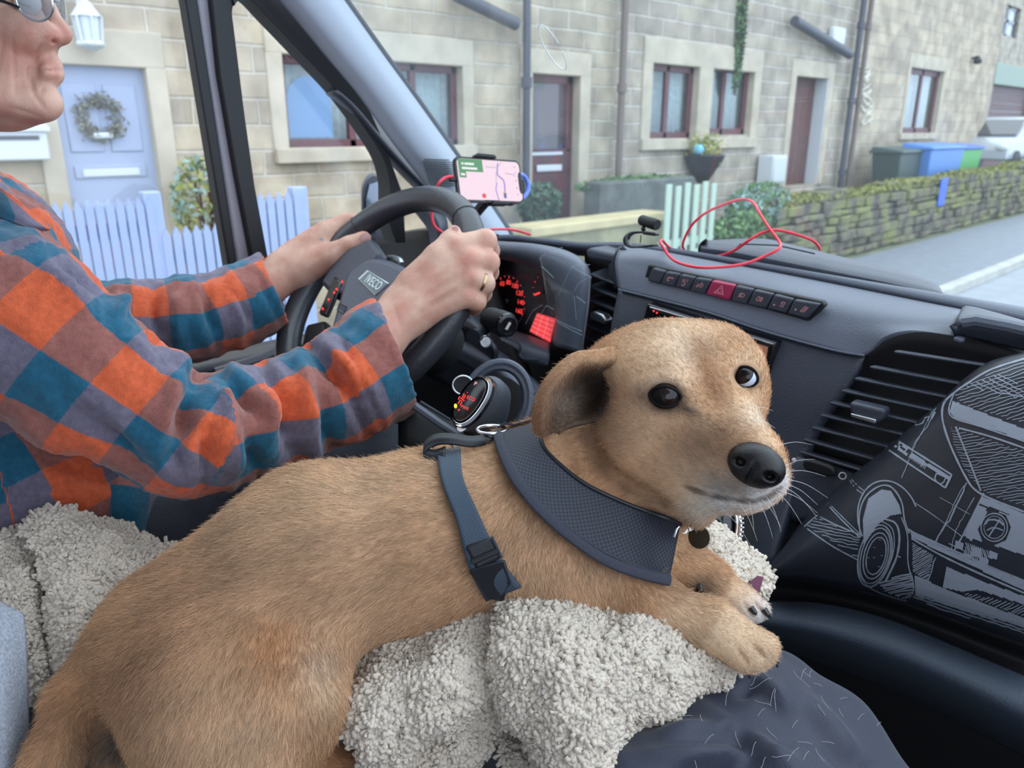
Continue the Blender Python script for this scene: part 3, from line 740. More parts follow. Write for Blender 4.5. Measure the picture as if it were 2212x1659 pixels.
# ------------------------------------------------------------------ van cab shell
def Yd(px, py, Y): return (px, py, float(pj(onY(px, py, Y))[2]))
def Xp(px, py, X): return onX(px, py, X)
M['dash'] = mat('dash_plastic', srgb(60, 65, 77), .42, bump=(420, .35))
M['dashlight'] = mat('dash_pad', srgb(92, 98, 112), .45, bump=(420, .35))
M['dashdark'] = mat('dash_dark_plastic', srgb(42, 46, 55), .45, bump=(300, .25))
M['gloss'] = mat('gloss_black', srgb(24, 25, 30), .15)
M['blk'] = mat('matt_black', srgb(22, 23, 27), .6)
M['rubber'] = mat('black_rubber', srgb(30, 31, 35), .55)
M['trimgrey'] = mat('pillar_trim', srgb(168, 178, 192), .55, bump=(350, .15))
M['doorgrey'] = mat('grey_painted_steel', srgb(150, 148, 158), .35)
M['chrome'] = mat('chrome', (.85, .86, .88), .12, 1.)
M['satin'] = mat('satin_silver', (.62, .65, .68), .32, 1.)
M['red'] = mat('red_cable', srgb(224, 44, 66), .38, spec=.5)
M['redlit'] = mat('red_backlight', (.06, .02, .02), .5, emit=(1., .05, .04), estr=1.3)
M['whitemark'] = mat('grey_white_marking', srgb(190, 180, 184), .6)
M['pinkmark'] = mat('pink_marking', srgb(214, 150, 150), .6)
M['seat'] = mat('dark_seat_fabric', srgb(46, 48, 56), .9, bump=(200, .4))
M['ceil'] = mat('headliner', srgb(200, 202, 204), .9)

DX = -1.42
def on_door(poly, x=DX): return [Xp(px, py, x) for px, py in poly]
door = bpy.data.objects.new('door_1', None); COL.objects.link(door); door['kind'] = 'structure'
# upright bar between the two side windows: black rubber, grey steel, black rubber
MB().prism(on_door([(373, -60), (402, -60), (503, 600), (483, 600)]), (.03, 0, 0)).build('window_rubber', M['rubber'], door, bevel=.004)
MB().prism(on_door([(396, -60), (434, -60), (454, 170), (491, 372), (536, 600), (500, 600)], DX - .01), (.035, 0, 0)).build('window_bar', M['doorgrey'], door, bevel=.005)
inner = cr([(484, 60), (481, 32), (486, 12), (503, 2), (520, 8), (560, 50), (640, 133), (703, 200), (760, 275), (803, 345), (817, 410), (812, 470)], 5)
MB().prism(on_door([(428, -60), (452, 160), (489, 372), (533, 600), (568, 600), (530, 400), (507, 240)] + [tuple(q) for q in inner[:12]] + [(470, -60)]), (.04, 0, 0)).build('quarter_rubber', M['rubber'], door, bevel=.004)
band = [tuple(q) for q in inner[8:]] + [(830, 520), (850, 520), (845, 420), (800, 300), (733, 152), (575, -20), (480, -60), (470, -20)]
MB().prism(on_door(band), (.045, 0, 0)).build('quarter_frame', M['rubber'], door, bevel=.005)
MB().prism(on_door([(-300, -400), (-300, 640), (300, 690), (700, 720), (815, 560), (812, 360), (520, 0), (480, -400)], DX - .012), (-.004, 0, 0)).build('side_glass', glass_mat('side_window_glass', (.97, .985, .99), 1.45, .8), door)
sill = Xp(600, 735, -1.40)[2]
MB().box2((-1.50, -.8, .7), (-1.36, 1.25, sill - .02)).build('door_card', M['blk'], door, bevel=.02)
MB().box2((-1.40, -.8, sill - .03), (-1.33, 1.05, sill)).build('window_sill', M['dashdark'], door, bevel=.012)
a, b_ = Xp(470, 815, -1.30), Xp(640, 745, -1.30)
MB().tube([a, (a + b_) / 2 + [.02, 0, 0], b_], .018, 10).build('door_handle', M['dash'], door, smooth=True)
MB().box2((-1.36, -.6, sill - .30), (-1.28, .85, sill - .24)).build('armrest', M['blk'], door, bevel=.02)

# A pillar trim
PXX = -1.30
pil_l = [(560, -40), (601, 0), (700, 118), (771, 203), (850, 312), (916, 398), (985, 500), (1000, 540)]
pil_r = [(715, -40), (744, 0), (828, 118), (890, 203), (965, 308), (1030, 400), (1093, 493), (1110, 525)]
mid = [((a[0] + b_[0]) / 2, (a[1] + b_[1]) / 2) for a, b_ in zip(pil_l, pil_r)]
rows = [[Xp(*q, PXX - .06) for q in pil_l], [Xp(q[0] * .75 + r[0] * .25, q[1] * .75 + r[1] * .25, PXX - .01) for q, r in zip(pil_l, pil_r)], [Xp(q[0] * .3 + r[0] * .7, q[1] * .3 + r[1] * .7, PXX) for q, r in zip(pil_l, pil_r)], [Xp(*q, PXX - .02) for q in pil_r]]
o = surf('trim_1', rows, M['trimgrey'], None, .012, 40, 5, '3d'); o['kind'] = 'structure'
gask = MB().tube([Xp(q[0] + 4, q[1], PXX - .025) for q in pil_r], .006, 8); o = gask.build('trim_2', M['rubber'], None, smooth=True); o['kind'] = 'structure'
# speaker grille lines on the trim foot
t = thing('speaker_grille', 'small ribbed speaker grille in the light pillar trim left of the phone', 'speaker grille', Xp(950, 372, PXX))
g = MB()
for i in range(13):
    y = 344 + i * 4.6; x0 = 913 + i * 1.2 + (4 if i in (0, 12) else 0); x1 = 974 + i * 1.0 - (4 if i in (0, 12) else 0)
    g.tube([Xp(x0, y, PXX + .006), Xp((x0 + x1) / 2, y + 1, PXX + .009), Xp(x1, y + 2, PXX + .006)], .0014, 5)
g.build('rib', M['dashdark'], t, smooth=True)
# dark moulded seal bar running down beside the pillar
rows = [[Xp(px + dx, py + dy, X) for px, py in ((703, 197), (745, 235), (800, 300), (865, 372), (925, 430))] for dx, dy, X in ((0, 6, -1.42), (12, 4, -1.38), (26, -4, -1.375), (40, -22, -1.42))]
o = surf('trim_3', rows, M['dash'], None, .01, 24, 5, '3d'); o['kind'] = 'structure'
# wing mirror beyond the glass
c = Xp(801, 470, -1.62); t = thing('wing_mirror', 'dark wing mirror housing outside the quarter window above the wheel rim', 'mirror', c)
MB().prism([Xp(px, py, -1.60) for px, py in cr([(786, 560), (782, 430), (788, 395), (803, 379), (820, 381), (835, 395), (838, 560)], 5)], (-.08, .05, 0)).build('housing', M['dash'], t, bevel=.02, seg=3)
MB().prism([Xp(px, py, -1.598) for px, py in ((792, 500), (790, 430), (797, 398), (815, 392), (815, 500))], (.003, 0, 0)).build('mirror_glass', mat('mirror_glass', srgb(120, 130, 142), .1, .6), t)
MB().tube([c + [.05, .05, -.12], c + [.2, .1, -.14]], .03, 8).build('mirror_arm', M['blk'], t, smooth=True)

# windscreen, roof, bulkhead, floor, far side
w0, w1 = Xp(1095, 495, -1.32), Xp(744, 0, -1.32); sl = (w1 - w0) / (w1[2] - w0[2])
base = w0 + sl * (-.05); top = w0 + sl * (2.72 - w0[2])
WSY = base[1]
V = [(-1.34, base[1], base[2]), (.62, base[1], base[2]), (.62, top[1], top[2]), (-1.34, top[1], top[2])]
o = MB().prism(V, nrm(np.cross([1, 0, 0], sl)) * .005).build('window_1', glass_mat('windscreen_glass', (.93, .97, .98), 1.45, 1., .022)); o['kind'] = 'structure'
_wn = nrm(np.cross([1, 0, 0], sl)); _wn = _wn if _wn @ (CAM - base) > 0 else -_wn
def on_ws(px, py):
    r = ray(px, py); return CAM + r * (((base - CAM) @ _wn) / (r @ _wn)) + _wn * .001
MB().tube([on_ws(1194 + 24 * math.cos(a) * math.cos(.42) - 52 * math.sin(a) * -math.sin(.42), 101 - 24 * math.cos(a) * -math.sin(.42) + 52 * math.sin(a) * math.cos(.42)) for a in np.linspace(0, 5.9, 40)], .0009, 6).build('sticker_ring_mark', mat('pale_glue_mark', srgb(226, 230, 226), .7), o, smooth=True)
o = MB().box2((-1.5, -.75, 2.72), (.7, top[1] + .02, 2.76)).build('ceiling', M['ceil'], None); o['kind'] = 'structure'
o = MB().box2((-1.5, -.80, .6), (.7, -.75, 2.76)).build('wall_back', M['ceil'], None); o['kind'] = 'structure'
o = MB().box2((-1.5, -1.2, .6), (.7, 1.5, .75)).build('floor', M['blk'], None); o['kind'] = 'structure'
o = MB().box2((-1.5, base[1] + .02, .6), (.7, base[1] + .06, base[2] - .02)).build('wall_front', M['blk'], None); o['kind'] = 'structure'
d2 = bpy.data.objects.new('door_2', None); COL.objects.link(d2); d2['kind'] = 'structure'
MB().box2((.62, -1.2, .7), (.7, 1.3, 1.75)).build('door_card', M['dash'], d2)

# ------------------------------------------------------------------ dashboard
dash = thing('dashboard', 'dark blue-grey moulded van dashboard with vents, switch row and lower console', 'dashboard', (-.5, 1.1, 1.3))
def ydl(pts, Y): return [Yd(p[0], p[1], p[2] if len(p) > 2 else Y) for p in pts]
# flat top under the glass
zt = base[2] + .004
rows = [[(x, WSY + .01, zt) for x in np.linspace(-1.36, .6, 9)], [P(*Yd(px, py, 1.12)) for px, py in ((905, 560), (1060, 519), (1160, 524), (1250, 534), (1345, 535), (1500, 556), (1760, 605), (2000, 655), (2330, 725))]]
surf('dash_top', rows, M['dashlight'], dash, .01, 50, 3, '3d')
# left end, dark, seen through the wheel
surf('dash_end', [ydl([(800, 520), (900, 500), (1000, 505), (1065, 519)], 1.06), ydl([(800, 640), (900, 640), (1000, 620), (1060, 600)], 1.1), ydl([(780, 800), (900, 800), (1000, 800), (1150, 850)], 1.1)], M['blk'], dash, .02, 24, 5)
surf('side_vent_pod', [ydl([(893, 455), (905, 470), (925, 500), (930, 545)], 1.02), ydl([(905, 448), (930, 458), (947, 490), (945, 540)], 1.0), ydl([(915, 445), (955, 455), (968, 490), (960, 540)], 1.06)], M['dash'], dash, .008, 16, 5)
# centre pad with the switch row
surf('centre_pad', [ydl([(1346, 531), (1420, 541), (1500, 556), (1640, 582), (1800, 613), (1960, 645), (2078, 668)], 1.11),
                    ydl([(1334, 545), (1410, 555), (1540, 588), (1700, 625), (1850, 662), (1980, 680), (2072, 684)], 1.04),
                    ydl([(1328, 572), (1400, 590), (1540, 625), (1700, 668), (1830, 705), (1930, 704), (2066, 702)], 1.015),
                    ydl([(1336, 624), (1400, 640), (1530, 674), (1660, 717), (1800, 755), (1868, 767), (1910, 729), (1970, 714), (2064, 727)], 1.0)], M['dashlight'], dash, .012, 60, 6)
surf('pad_side', [ydl([(1346, 531), (1330, 548), (1322, 580), (1332, 624)], 1.06), ydl([(1336, 534), (1318, 556), (1312, 600), (1326, 630)], 1.10)], M['dash'], dash, .01, 16, 3)
surf('centre_fascia', [ydl([(1336, 626), (1400, 642), (1530, 676), (1660, 719), (1800, 757), (1870, 769)], 1.005),
                       ydl([(1318, 720), (1500, 780), (1700, 850), (1812, 860)], .985), ydl([(1295, 900), (1500, 940), (1690, 985), (1735, 970)], .97),
                       ydl([(1300, 1110), (1500, 1130), (1620, 1120), (1700, 1090)], .94), ydl([(1300, 1300), (1480, 1290), (1600, 1260), (1660, 1215)], .90)], M['dash'], dash, .015, 40, 5)
MB().tube([P(*Yd(px, py, 1.0)) for px, py in cr([(1336, 625), (1400, 641), (1530, 675), (1660, 718), (1800, 756), (1868, 768)], 5)], .0018, 6).build('pad_seam', M['dashlight'], dash, smooth=True)
# switches
top_ = [(1409, 577), (1438, 585), (1469, 591), (1502, 598), (1537, 604), (1589, 615), (1628, 624), (1672, 634), (1715, 645), (1773, 656)]
bot_ = [(1396, 607), (1424, 614), (1455, 621), (1487, 629), (1521, 637), (1575, 651), (1611, 659), (1654, 668), (1697, 678), (1741, 690)]
SY = 1.012
def swp(px, py, lift=0.): return P(*Yd(px, py, SY - lift))
MB().prism([swp(*q, .001) for q in ([(1400, 572), (1500, 593), (1640, 622), (1776, 651), (1782, 660), (1746, 696), (1735, 698), (1600, 662), (1450, 625), (1393, 611), (1391, 603)])], (0, .012, 0)).build('switch_bezel', M['blk'], dash, bevel=.002)
M['switch'] = mat('switch_plastic', srgb(64, 68, 80), .4, bump=(420, .2)); M['hazard'] = mat('hazard_switch_red', srgb(168, 52, 88), .4)
sw = []
for i in range(9):
    q = [top_[i], top_[i + 1], bot_[i + 1], bot_[i]]; c = np.mean(q, 0); q = [c + (np.array(p) - c) * (1 - 1.2 / 20) for p in q]
    o = MB().prism([swp(*p, .008) for p in q], (0, .015, 0)).build('switch', M['hazard'] if i == 4 else M['switch'], dash, bevel=.0025)
    if i == 4: o['label'] = 'red hazard switch'
    sw.append((o, c, nrm(swp(*(np.array(q[1]) + q[2]) / 2, .008) - swp(*(np.array(q[0]) + q[3]) / 2, .008)), nrm(swp(*(np.array(q[0]) + q[1]) / 2, .008) - swp(*(np.array(q[3]) + q[2]) / 2, .008))))
def icon(i, strokes, m, ox=0., oy=0., s=.0042, r=.00042, dots=()):
    o, c, u, v = sw[i]; p0 = swp(*c, .0088) + u * ox + v * oy; b = MB()
    for st in strokes: b.tube([p0 + u * x * s + v * y * s for x, y in st], r, 5)
    for x, y, rad in dots: b.ell(p0 + u * x * s + v * y * s, (rad, rad, rad), nu=8, nv=6)
    b.build('symbol', m, o, smooth=True)
arc = lambda cx, cy, r, a, b, n=10: [(cx + r * math.cos(t), cy + r * math.sin(t)) for t in np.linspace(math.radians(a), math.radians(b), n)]
WM, PM = M['whitemark'], M['pinkmark']
icon(1, [arc(-.2, 0, .8, 20, 300), [(-.6, -.9), (-.6, .3), (.1, .3)], [(.7, .9), (1.0, .2)], [(1.2, .9), (1.3, .2)]], PM)
o_, c_, u_, v_ = sw[2]; b = MB(); put_text(b, 'SET', swp(*c_, .0092) + v_ * .0022, u_, v_, .0072); b.build('symbol', PM, o_)
icon(2, [arc(0, 0, 1, 190, 470)], PM, oy=-.0035, s=.0026)
icon(3, [arc(.5, 0, .7, -90, 90) + [(.3, .7), (.3, -.7), (.5, -.7)], [(0, .6), (-.5, .3)], [(0, 0), (-.5, -.3)], [(-1.3, -.7), (-.9, .7), (-.6, -.7), (-1.3, -.7)], [(.2, .9), (.35, 1.4)]], PM)
icon(4, [[(-1.5, -1.2), (1.5, -1.2), (0, 1.5), (-1.5, -1.2)], [(-.75, -.75), (.75, -.75), (0, .6), (-.75, -.75)]], mat('hazard_triangle_paint', srgb(236, 140, 160), .5), s=.005, r=.0006)
icon(5, [arc(.4, 0, .8, -90, 90) + [(.2, .8), (.2, -.8), (.4, -.8)], [(0, .5), (-.8, .2)], [(0, 0), (-.8, -.3)], [(0, -.5), (-.8, -.8)], [(-.3, .8), (-.5, -1)]], PM)
icon(6, [arc(-.4, 0, .8, 90, 270) + [(-.2, -.8), (-.2, .8), (-.4, .8)], [(.1, .5), (1, .5)], [(.1, 0), (1, 0)], [(.1, -.5), (1, -.5)], [(.5, .9), (.6, -.9)]], PM)
icon(7, [[(-.6, .2), (-.4, .9), (.5, .9), (.7, .2), (-.6, .2)], [(-.5, -.2), (-.2, -.6), (-.5, -1.)], [(.3, -.2), (.6, -.6), (.3, -1.)]], PM, ox=.004, dots=((-2.6, -.9, .0012),))
icon(8, [[(-.8, -1), (.5, -1), (.8, 1), (-.5, 1), (-.8, -1)], [(-.4, -.5), (.3, -.5)], [(-.3, 0), (.4, 0)], [(-.2, .5), (.5, .5)]], PM, ox=.004, dots=((-2.6, -.8, .0012),))
# radio
RY = .985
def rp(px, py, Y=RY): return P(*Yd(px, py, Y))
ro = MB().prism([rp(*q) for q in ((1396, 655), (1676, 740), (1655, 830), (1620, 900), (1360, 810))], (0, .03, 0)).build('radio', M['gloss'], dash, bevel=.003)
MB().prism([rp(*q, RY - .006) for q in ((1404, 664), (1668, 744), (1664, 752), (1402, 671))], (0, .01, 0)).build('disc_slot', M['blk'], ro, bevel=.002)
MB().tube([rp(1404, 663, RY - .006), rp(1540, 703, RY - .006), rp(1672, 743, RY - .006)], .0012, 6).build('slot_edge', M['satin'], ro, smooth=True)
MB().prism([rp(*q, RY - .004) for q in ((1440, 690), (1600, 730), (1657, 746), (1648, 800), (1630, 850), (1420, 770))], (0, .004, 0)).build('display', mat('amber_display', (.05, .02, .015), .3, emit=(.26, .115, .08), estr=.9), ro)
b = MB(); lit = mat('white_display_marks', (1, 1, 1), .5, emit=(1, 1, 1), estr=.9)
c = rp(1637, 769, RY - .008); R_ = camR(1637, 769, 16)
for k in range(8):
    a = k * math.pi / 4; b.tube([c + R_[:, 0] * .0045 * math.cos(a) + R_[:, 1] * .0045 * math.sin(a), c + R_[:, 0] * .0072 * math.cos(a) + R_[:, 1] * .0072 * math.sin(a)], .0013, 6)
b.tube([c + R_[:, 0] * .0042 * math.cos(a) + R_[:, 1] * .0042 * math.sin(a) for a in np.linspace(0, 6.283, 20)], .0013, 6)
put_text(b, '13', rp(1613, 757, RY - .008), R_[:, 0], R_[:, 1], .017); b.build('display_symbols', lit, ro)
b = MB()
for px, py in ((1419, 676), (1451, 686), (1402, 697), (1412, 672)): b.ell(rp(px, py, RY - .008), (.0016, .0012, .0016), nu=8, nv=6)
b.build('lit_legend', M['redlit'], ro, smooth=True)
# column of slats between the cluster and the pad
VY = 1.07
surf('vent_back', [ydl([(1262, 545), (1340, 560)], 1.15), ydl([(1262, 640), (1335, 650)], 1.15), ydl([(1240, 780), (1330, 790)], 1.15)], M['blk'], dash, .01, 8, 3)
vt = MB().prism([P(*Yd(*q, VY)) for q in ((1262, 545), (1270, 535), (1325, 548), (1335, 556), (1328, 572), (1272, 560))], (0, .06, 0)).build('vent_cap', M['dash'], dash, bevel=.008, seg=3)
for i in range(7):
    y = 600 + i * 27; xl = 1272 - i * 3; xr = 1336 - i * 4.5
    MB().prism([P(*Yd(xl, y - 9, VY + .015)), P(*Yd(xr, y + 14, VY - .005)), P(*Yd(xr, y + 20, VY - .005)), P(*Yd(xl, y - 3, VY + .015))], (0, .05, .006)).build('vent_slat', M['dash'], dash, bevel=.002)
MB().prism([P(*Yd(*q, VY - .02)) for q in ((1272, 678), (1280, 672), (1300, 680), (1310, 692), (1305, 702), (1274, 690))], (0, .02, 0)).build('vent_knob', M['satin'], dash, bevel=.004, seg=3)

# right hand vent
RV = .965
surf('vent_recess', [ydl([(1880, 765), (1960, 720), (2080, 730), (2230, 775)], 1.0), ydl([(1800, 860), (1900, 850), (2050, 870), (2150, 880)], 1.02), ydl([(1715, 985), (1800, 1000), (1870, 1040), (1930, 1000)], 1.0)], M['blk'], dash, .01, 20, 4)
sl_ = [((1930, 757), (2145, 790)), ((1878, 790), (2085, 829)), ((1845, 815), (2050, 857)), ((1817, 841), (2015, 885)), ((1791, 867), (1980, 911)), ((1771, 894), (1950, 937)), ((1752, 921), (1925, 965)), ((1735, 947), (1890, 991)), ((1726, 973), (1864, 1015))]
for (a, b_) in sl_:
    q = [P(*Yd(a[0], a[1], RV)), P(*Yd(b_[0], b_[1], RV - .015)), P(*Yd(b_[0], b_[1] + 7, RV - .015)), P(*Yd(a[0], a[1] + 7, RV))]
    MB().prism(q, (0, .016, -.002)).build('vent_slat', M['dash'], dash, bevel=.002)
kn = MB().prism([P(*Yd(*q, RV - .03)) for q in ((1834, 868), (1912, 886), (1908, 905), (1893, 917), (1836, 893))], (0, .02, 0)).build('vent_knob', M['dash'], dash, bevel=.004, seg=3)
MB().prism([P(*Yd(*q, RV - .033)) for q in ((1837, 893), (1892, 907), (1891, 916), (1838, 901))], (0, .004, 0)).build('silver_strip', M['satin'], kn, bevel=.001)
surf('vent_lower_bezel', [ydl([(1722, 985), (1790, 1003), (1856, 1022)], RV), ydl([(1700, 1010), (1760, 1040), (1826, 1060)], RV - .01), ydl([(1660, 1100), (1720, 1130), (1760, 1112)], RV - .02)], M['dash'], dash, .01, 16, 4)
MB().prism([P(*Yd(*q, RV - .018)) for q in cr([(1733, 1000), (1745, 993), (1790, 1007), (1803, 1020), (1798, 1031), (1770, 1027), (1740, 1016)], 4, True)], (0, .01, 0)).build('thumb_wheel', M['blk'], dash, bevel=.003)
c = P(*Yd(1820, 1028, RV - .03)); R_ = camR(1820, 1028)
MB().tube([c + R_[:, 0] * .0042 * math.cos(a) + R_[:, 1] * .0042 * math.sin(a) for a in np.linspace(0, 6.283, 24)], .0007, 6).build('vent_symbol', M['whitemark'], dash, smooth=True)
MB().ell(P(*Yd(1715, 994, RV - .025)), (.0032, .0032, .0032), nu=12, nv=8).build('vent_symbol', M['whitemark'], dash, smooth=True)
# raised tray lid on top, and the moulding at right
surf('tray_lid', [ydl([(1528, 519), (1640, 515), (1705, 527), (1850, 562), (1955, 588), (2024, 612)], 1.27), ydl([(1514, 531), (1600, 541), (1800, 580), (1930, 606), (2036, 632)], 1.20), ydl([(1512, 549), (1600, 562), (1800, 603), (1930, 633), (2036, 657)], 1.195)], M['dash'], dash, .01, 40, 4, smooth=True, auto=40)
surf('tray_lid_end', [ydl([(1528, 519), (1515, 530), (1512, 549)], 1.205), ydl([(1528, 519), (1520, 535), (1530, 552)], 1.27)], M['blk'], dash, .004, 8, 3)
MB().tube([P(*Yd(px, py, 1.19)) for px, py in ((1585, 541), (1600, 527), (1680, 530), (1760, 548))], .0012, 5).build('lid_groove', M['blk'], dash, smooth=True)
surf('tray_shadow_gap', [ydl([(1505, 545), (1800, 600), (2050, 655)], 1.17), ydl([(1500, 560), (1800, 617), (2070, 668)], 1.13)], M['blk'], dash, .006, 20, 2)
surf('right_moulding', [ydl([(2076, 668), (2100, 662), (2240, 700)], 1.06), ydl([(2068, 690), (2085, 684), (2240, 714)], .99), ydl([(2066, 712), (2090, 702), (2240, 730)], .975), ydl([(2062, 728), (2090, 728), (2240, 765)], .99)], M['dash'], dash, .01, 24, 5)
MB().tube([P(*Yd(px, py, .975)) for px, py in ((2080, 696), (2110, 692), (2180, 705), (2240, 719))], .007, 8).build('moulding_lip', M['dashlight'], dash, smooth=True)
MB().ell(P(*Yd(2072, 733, .98)), (.006, .006, .004), nu=12, nv=8).build('screw_cap', M['dashlight'], dash, smooth=True)

# ------------------------------------------------------------------ passenger panel with the line drawing of a van
TT = [(1655, 1222), (1740, 1128), (1810, 1065), (1900, 990), (1990, 915), (2040, 872), (2085, 828), (2150, 786), (2260, 762)]
BB_ = [(1655, 1246), (1720, 1252), (1790, 1264), (1860, 1278), (1930, 1297), (2000, 1320), (2080, 1348), (2150, 1374), (2260, 1412)]
mixp = lambda t: [(a[0] * (1 - t) + b_[0] * t, a[1] * (1 - t) + b_[1] * t) for a, b_ in zip(TT, BB_)]
panel = surf('panel_cover', [ydl([(a[0] - 6, a[1] - 8) for a in TT], .955), ydl(TT, .93), ydl(mixp(.12), .90), ydl(mixp(.5), .865), ydl(mixp(.9), .865), ydl(BB_, .90)], mat('smooth_black_panel', srgb(44, 47, 56), .38, bump=(500, .1)), dash, 0, 60, 8)
panel.name = 'printed_panel'; panel['label'] = 'panel with white line drawing of a van'
pv = [Vector(v.co) for v in panel.data.vertices]; pbvh = BVHTree.FromPolygons(pv, [tuple(p.vertices) for p in panel.data.polygons])
def on_panel(px, py, lift=.0009):
    r = Vector(nrm(ray(px, py))); h = pbvh.ray_cast(Vector(CAM), r)
    if h[0] is None: return None
    return np.array(h[0]) - np.array(r) * lift
def z5(p): return (p[0] / 2.304 + 1600, p[1] / 2.304 + 640)
art = MB()
def stroke(pts, w, z=True, smooth_=True, jit=0.):
    p = np.array([z5(q) for q in pts] if z else pts, float)
    if smooth_ and len(p) > 2: p = cr(p, 6)
    L = np.linalg.norm(np.diff(p, axis=0), axis=1).sum(); n = max(2, int(L / 9)); p = resample(p, n)
    if jit: p = p + rng.normal(size=p.shape) * jit
    T = np.gradient(p, axis=0); T /= np.linalg.norm(T, axis=1)[:, None] + 1e-9; N = np.stack([-T[:, 1], T[:, 0]], 1)
    w = w / 2.304 * (1 + rng.normal(size=n) * .12); w = np.abs(w)
    prev = None
    for i in range(n):
        a, b_ = on_panel(*(p[i] + N[i] * w[i] / 2)), on_panel(*(p[i] - N[i] * w[i] / 2))
        cur = None if a is None or b_ is None else (a, b_)
        if prev is not None and cur is not None: art.add([prev[0], prev[1], cur[1], cur[0]], [(0, 1, 2, 3)])
        prev = cur
def hatch(poly, ang, gap, w, jit=.4, skip=0.):
    p = np.array(poly, float); t = math.radians(ang); d = np.array([math.cos(t), math.sin(t)]); n = np.array([-d[1], d[0]]); s = p @ n
    for y in np.arange(s.min() + gap / 2, s.max(), gap):
        xs = []
        for i in range(len(p)):
            a, b_ = p[i], p[(i + 1) % len(p)]; sa, sb = a @ n - y, b_ @ n - y
            if sa * sb < 0: xs.append((a + (b_ - a) * sa / (sa - sb)) @ d)
        xs.sort()
        for k in range(0, len(xs) - 1, 2):
            if rng.random() < skip: continue
            stroke([n * y + d * xs[k], n * y + d * xs[k + 1]], w, True, False, jit)
def fill(poly, ang=20): hatch(poly, ang, 6, 6.6, 0.)
def ellipse(cx, cy, rx, ry, tilt=0, a=0, b=360, n=30):
    t = math.radians(tilt); return [(cx + rx * math.cos(q) * math.cos(t) - ry * math.sin(q) * math.sin(t), cy + rx * math.cos(q) * math.sin(t) + ry * math.sin(q) * math.cos(t)) for q in np.linspace(math.radians(a), math.radians(b), n)]
stroke([(1430, 305), (1250, 362), (1130, 432), (1062, 480), (1012, 530), (1003, 600), (1025, 690), (1065, 790), (1120, 900), (1165, 962), (1250, 1010), (1430, 1080)], 10)
stroke([(1062, 482), (1036, 560), (1060, 606), (1200, 650), (1430, 728)], 7)
fill([(1040, 575), (1055, 520), (1130, 550), (1430, 668), (1430, 724), (1190, 640), (1062, 602)], 17)
hatch([(1060, 500), (1130, 440), (1250, 372), (1430, 315), (1430, 640), (1130, 545)], -18, 17, 4, 1, .15)
hatch([(1120, 450), (1300, 380), (1430, 470), (1430, 520)], 28, 22, 5, 1)
stroke([(1070, 648), (1130, 800), (1195, 968)], 8); stroke([(1085, 655), (1250, 700), (1430, 762)], 8); stroke([(1300, 480), (1430, 505)], 5)
hatch([(1075, 660), (1430, 775), (1430, 1050), (1240, 990), (1200, 960), (1130, 800)], -9, 15, 3.6, 1, .1)
hatch([(1040, 650), (1085, 680), (1180, 940), (1130, 890), (1070, 760)], 6, 13, 3, 1)
for pts in ([(870, 640), (880, 655), (905, 632)], [(885, 612), (878, 640)], [(885, 612), (915, 600)], [(905, 632), (925, 590), (945, 600), (930, 620)], [(925, 572), (975, 585)], [(940, 560), (930, 590)], [(950, 610), (968, 575)]): stroke(pts, 7, True, False)
stroke([(768, 710), (910, 800), (1050, 888)], 9); stroke([(722, 755), (870, 855), (1018, 953)], 8); stroke([(1050, 888), (1018, 953)], 9); stroke([(768, 708), (752, 730), (830, 790)], 12)
fill([(765, 712), (835, 758), (820, 775), (752, 730)], 32); fill([(835, 800), (850, 778), (925, 828), (1040, 896), (1034, 910), (925, 848)], 32)
hatch([(838, 805), (860, 790), (932, 838), (918, 862)], 120, 9, 4); stroke([(975, 880), (1022, 903), (1002, 940), (962, 915), (975, 880)], 7, True, False)
stroke([(990, 512), (930, 640), (868, 730), (820, 860), (800, 905)], 4, jit=.9); stroke([(960, 560), (900, 680), (850, 770)], 3, jit=.9)
stroke([(542, 915), (575, 960), (612, 985)], 5); stroke([(552, 912), (590, 950), (618, 972)], 5)
stroke(ellipse(735, 1110, 150, 195, -14, 165, 352), 7); stroke([(890, 1060), (900, 1180)], 0.1)
stroke([(596, 1200), (590, 1090), (620, 1000), (690, 945), (750, 950), (800, 1020), (815, 1110), (838, 1180)], 7)
fill([(612, 1235), (608, 1110), (635, 1010), (700, 962), (748, 968), (790, 1040), (800, 1082), (740, 1092), (680, 1140)], -35)
for k, (rx, ry) in enumerate(((80, 158), (70, 142), (58, 118), (46, 96))): stroke(ellipse(668 + k * 2, 1292, rx, ry, 14), 6 if k else 7)
stroke([(720, 1110), (772, 1130), (790, 1200), (775, 1300), (720, 1420)], 10); stroke([(700, 1120), (750, 1150), (765, 1220), (750, 1310), (700, 1410)], 5)
stroke([(800, 1100), (830, 1190), (832, 1320), (850, 1400)], 6); stroke([(775, 1290), (795, 1300)], 6)
for x, y in ((690, 1212), (662, 1250), (632, 1300), (660, 1300), (685, 1345), (700, 1290)): stroke(ellipse(x, y, 8, 15, 14, n=14), 5)
stroke([(584, 1290), (590, 1380), (630, 1440), (700, 1480), (822, 1518)], 5); stroke([(822, 1518), (862, 1465), (852, 1390)], 5)
hatch([(690, 1425), (780, 1390), (852, 1378), (862, 1460), (820, 1512), (720, 1470)], -12, 11, 8, .8)
stroke([(380, 1090), (480, 1140), (600, 1190)], 6); stroke([(316, 1146), (450, 1240), (582, 1312)], 6); stroke([(380, 1090), (316, 1146)], 6); stroke([(428, 1032), (500, 1110), (592, 1200)], 6); stroke([(436, 1028), (508, 1100), (590, 1180)], 4)
hatch([(375, 1100), (590, 1195), (585, 1300), (330, 1146)], 12, 15, 4.5, 1, .05)
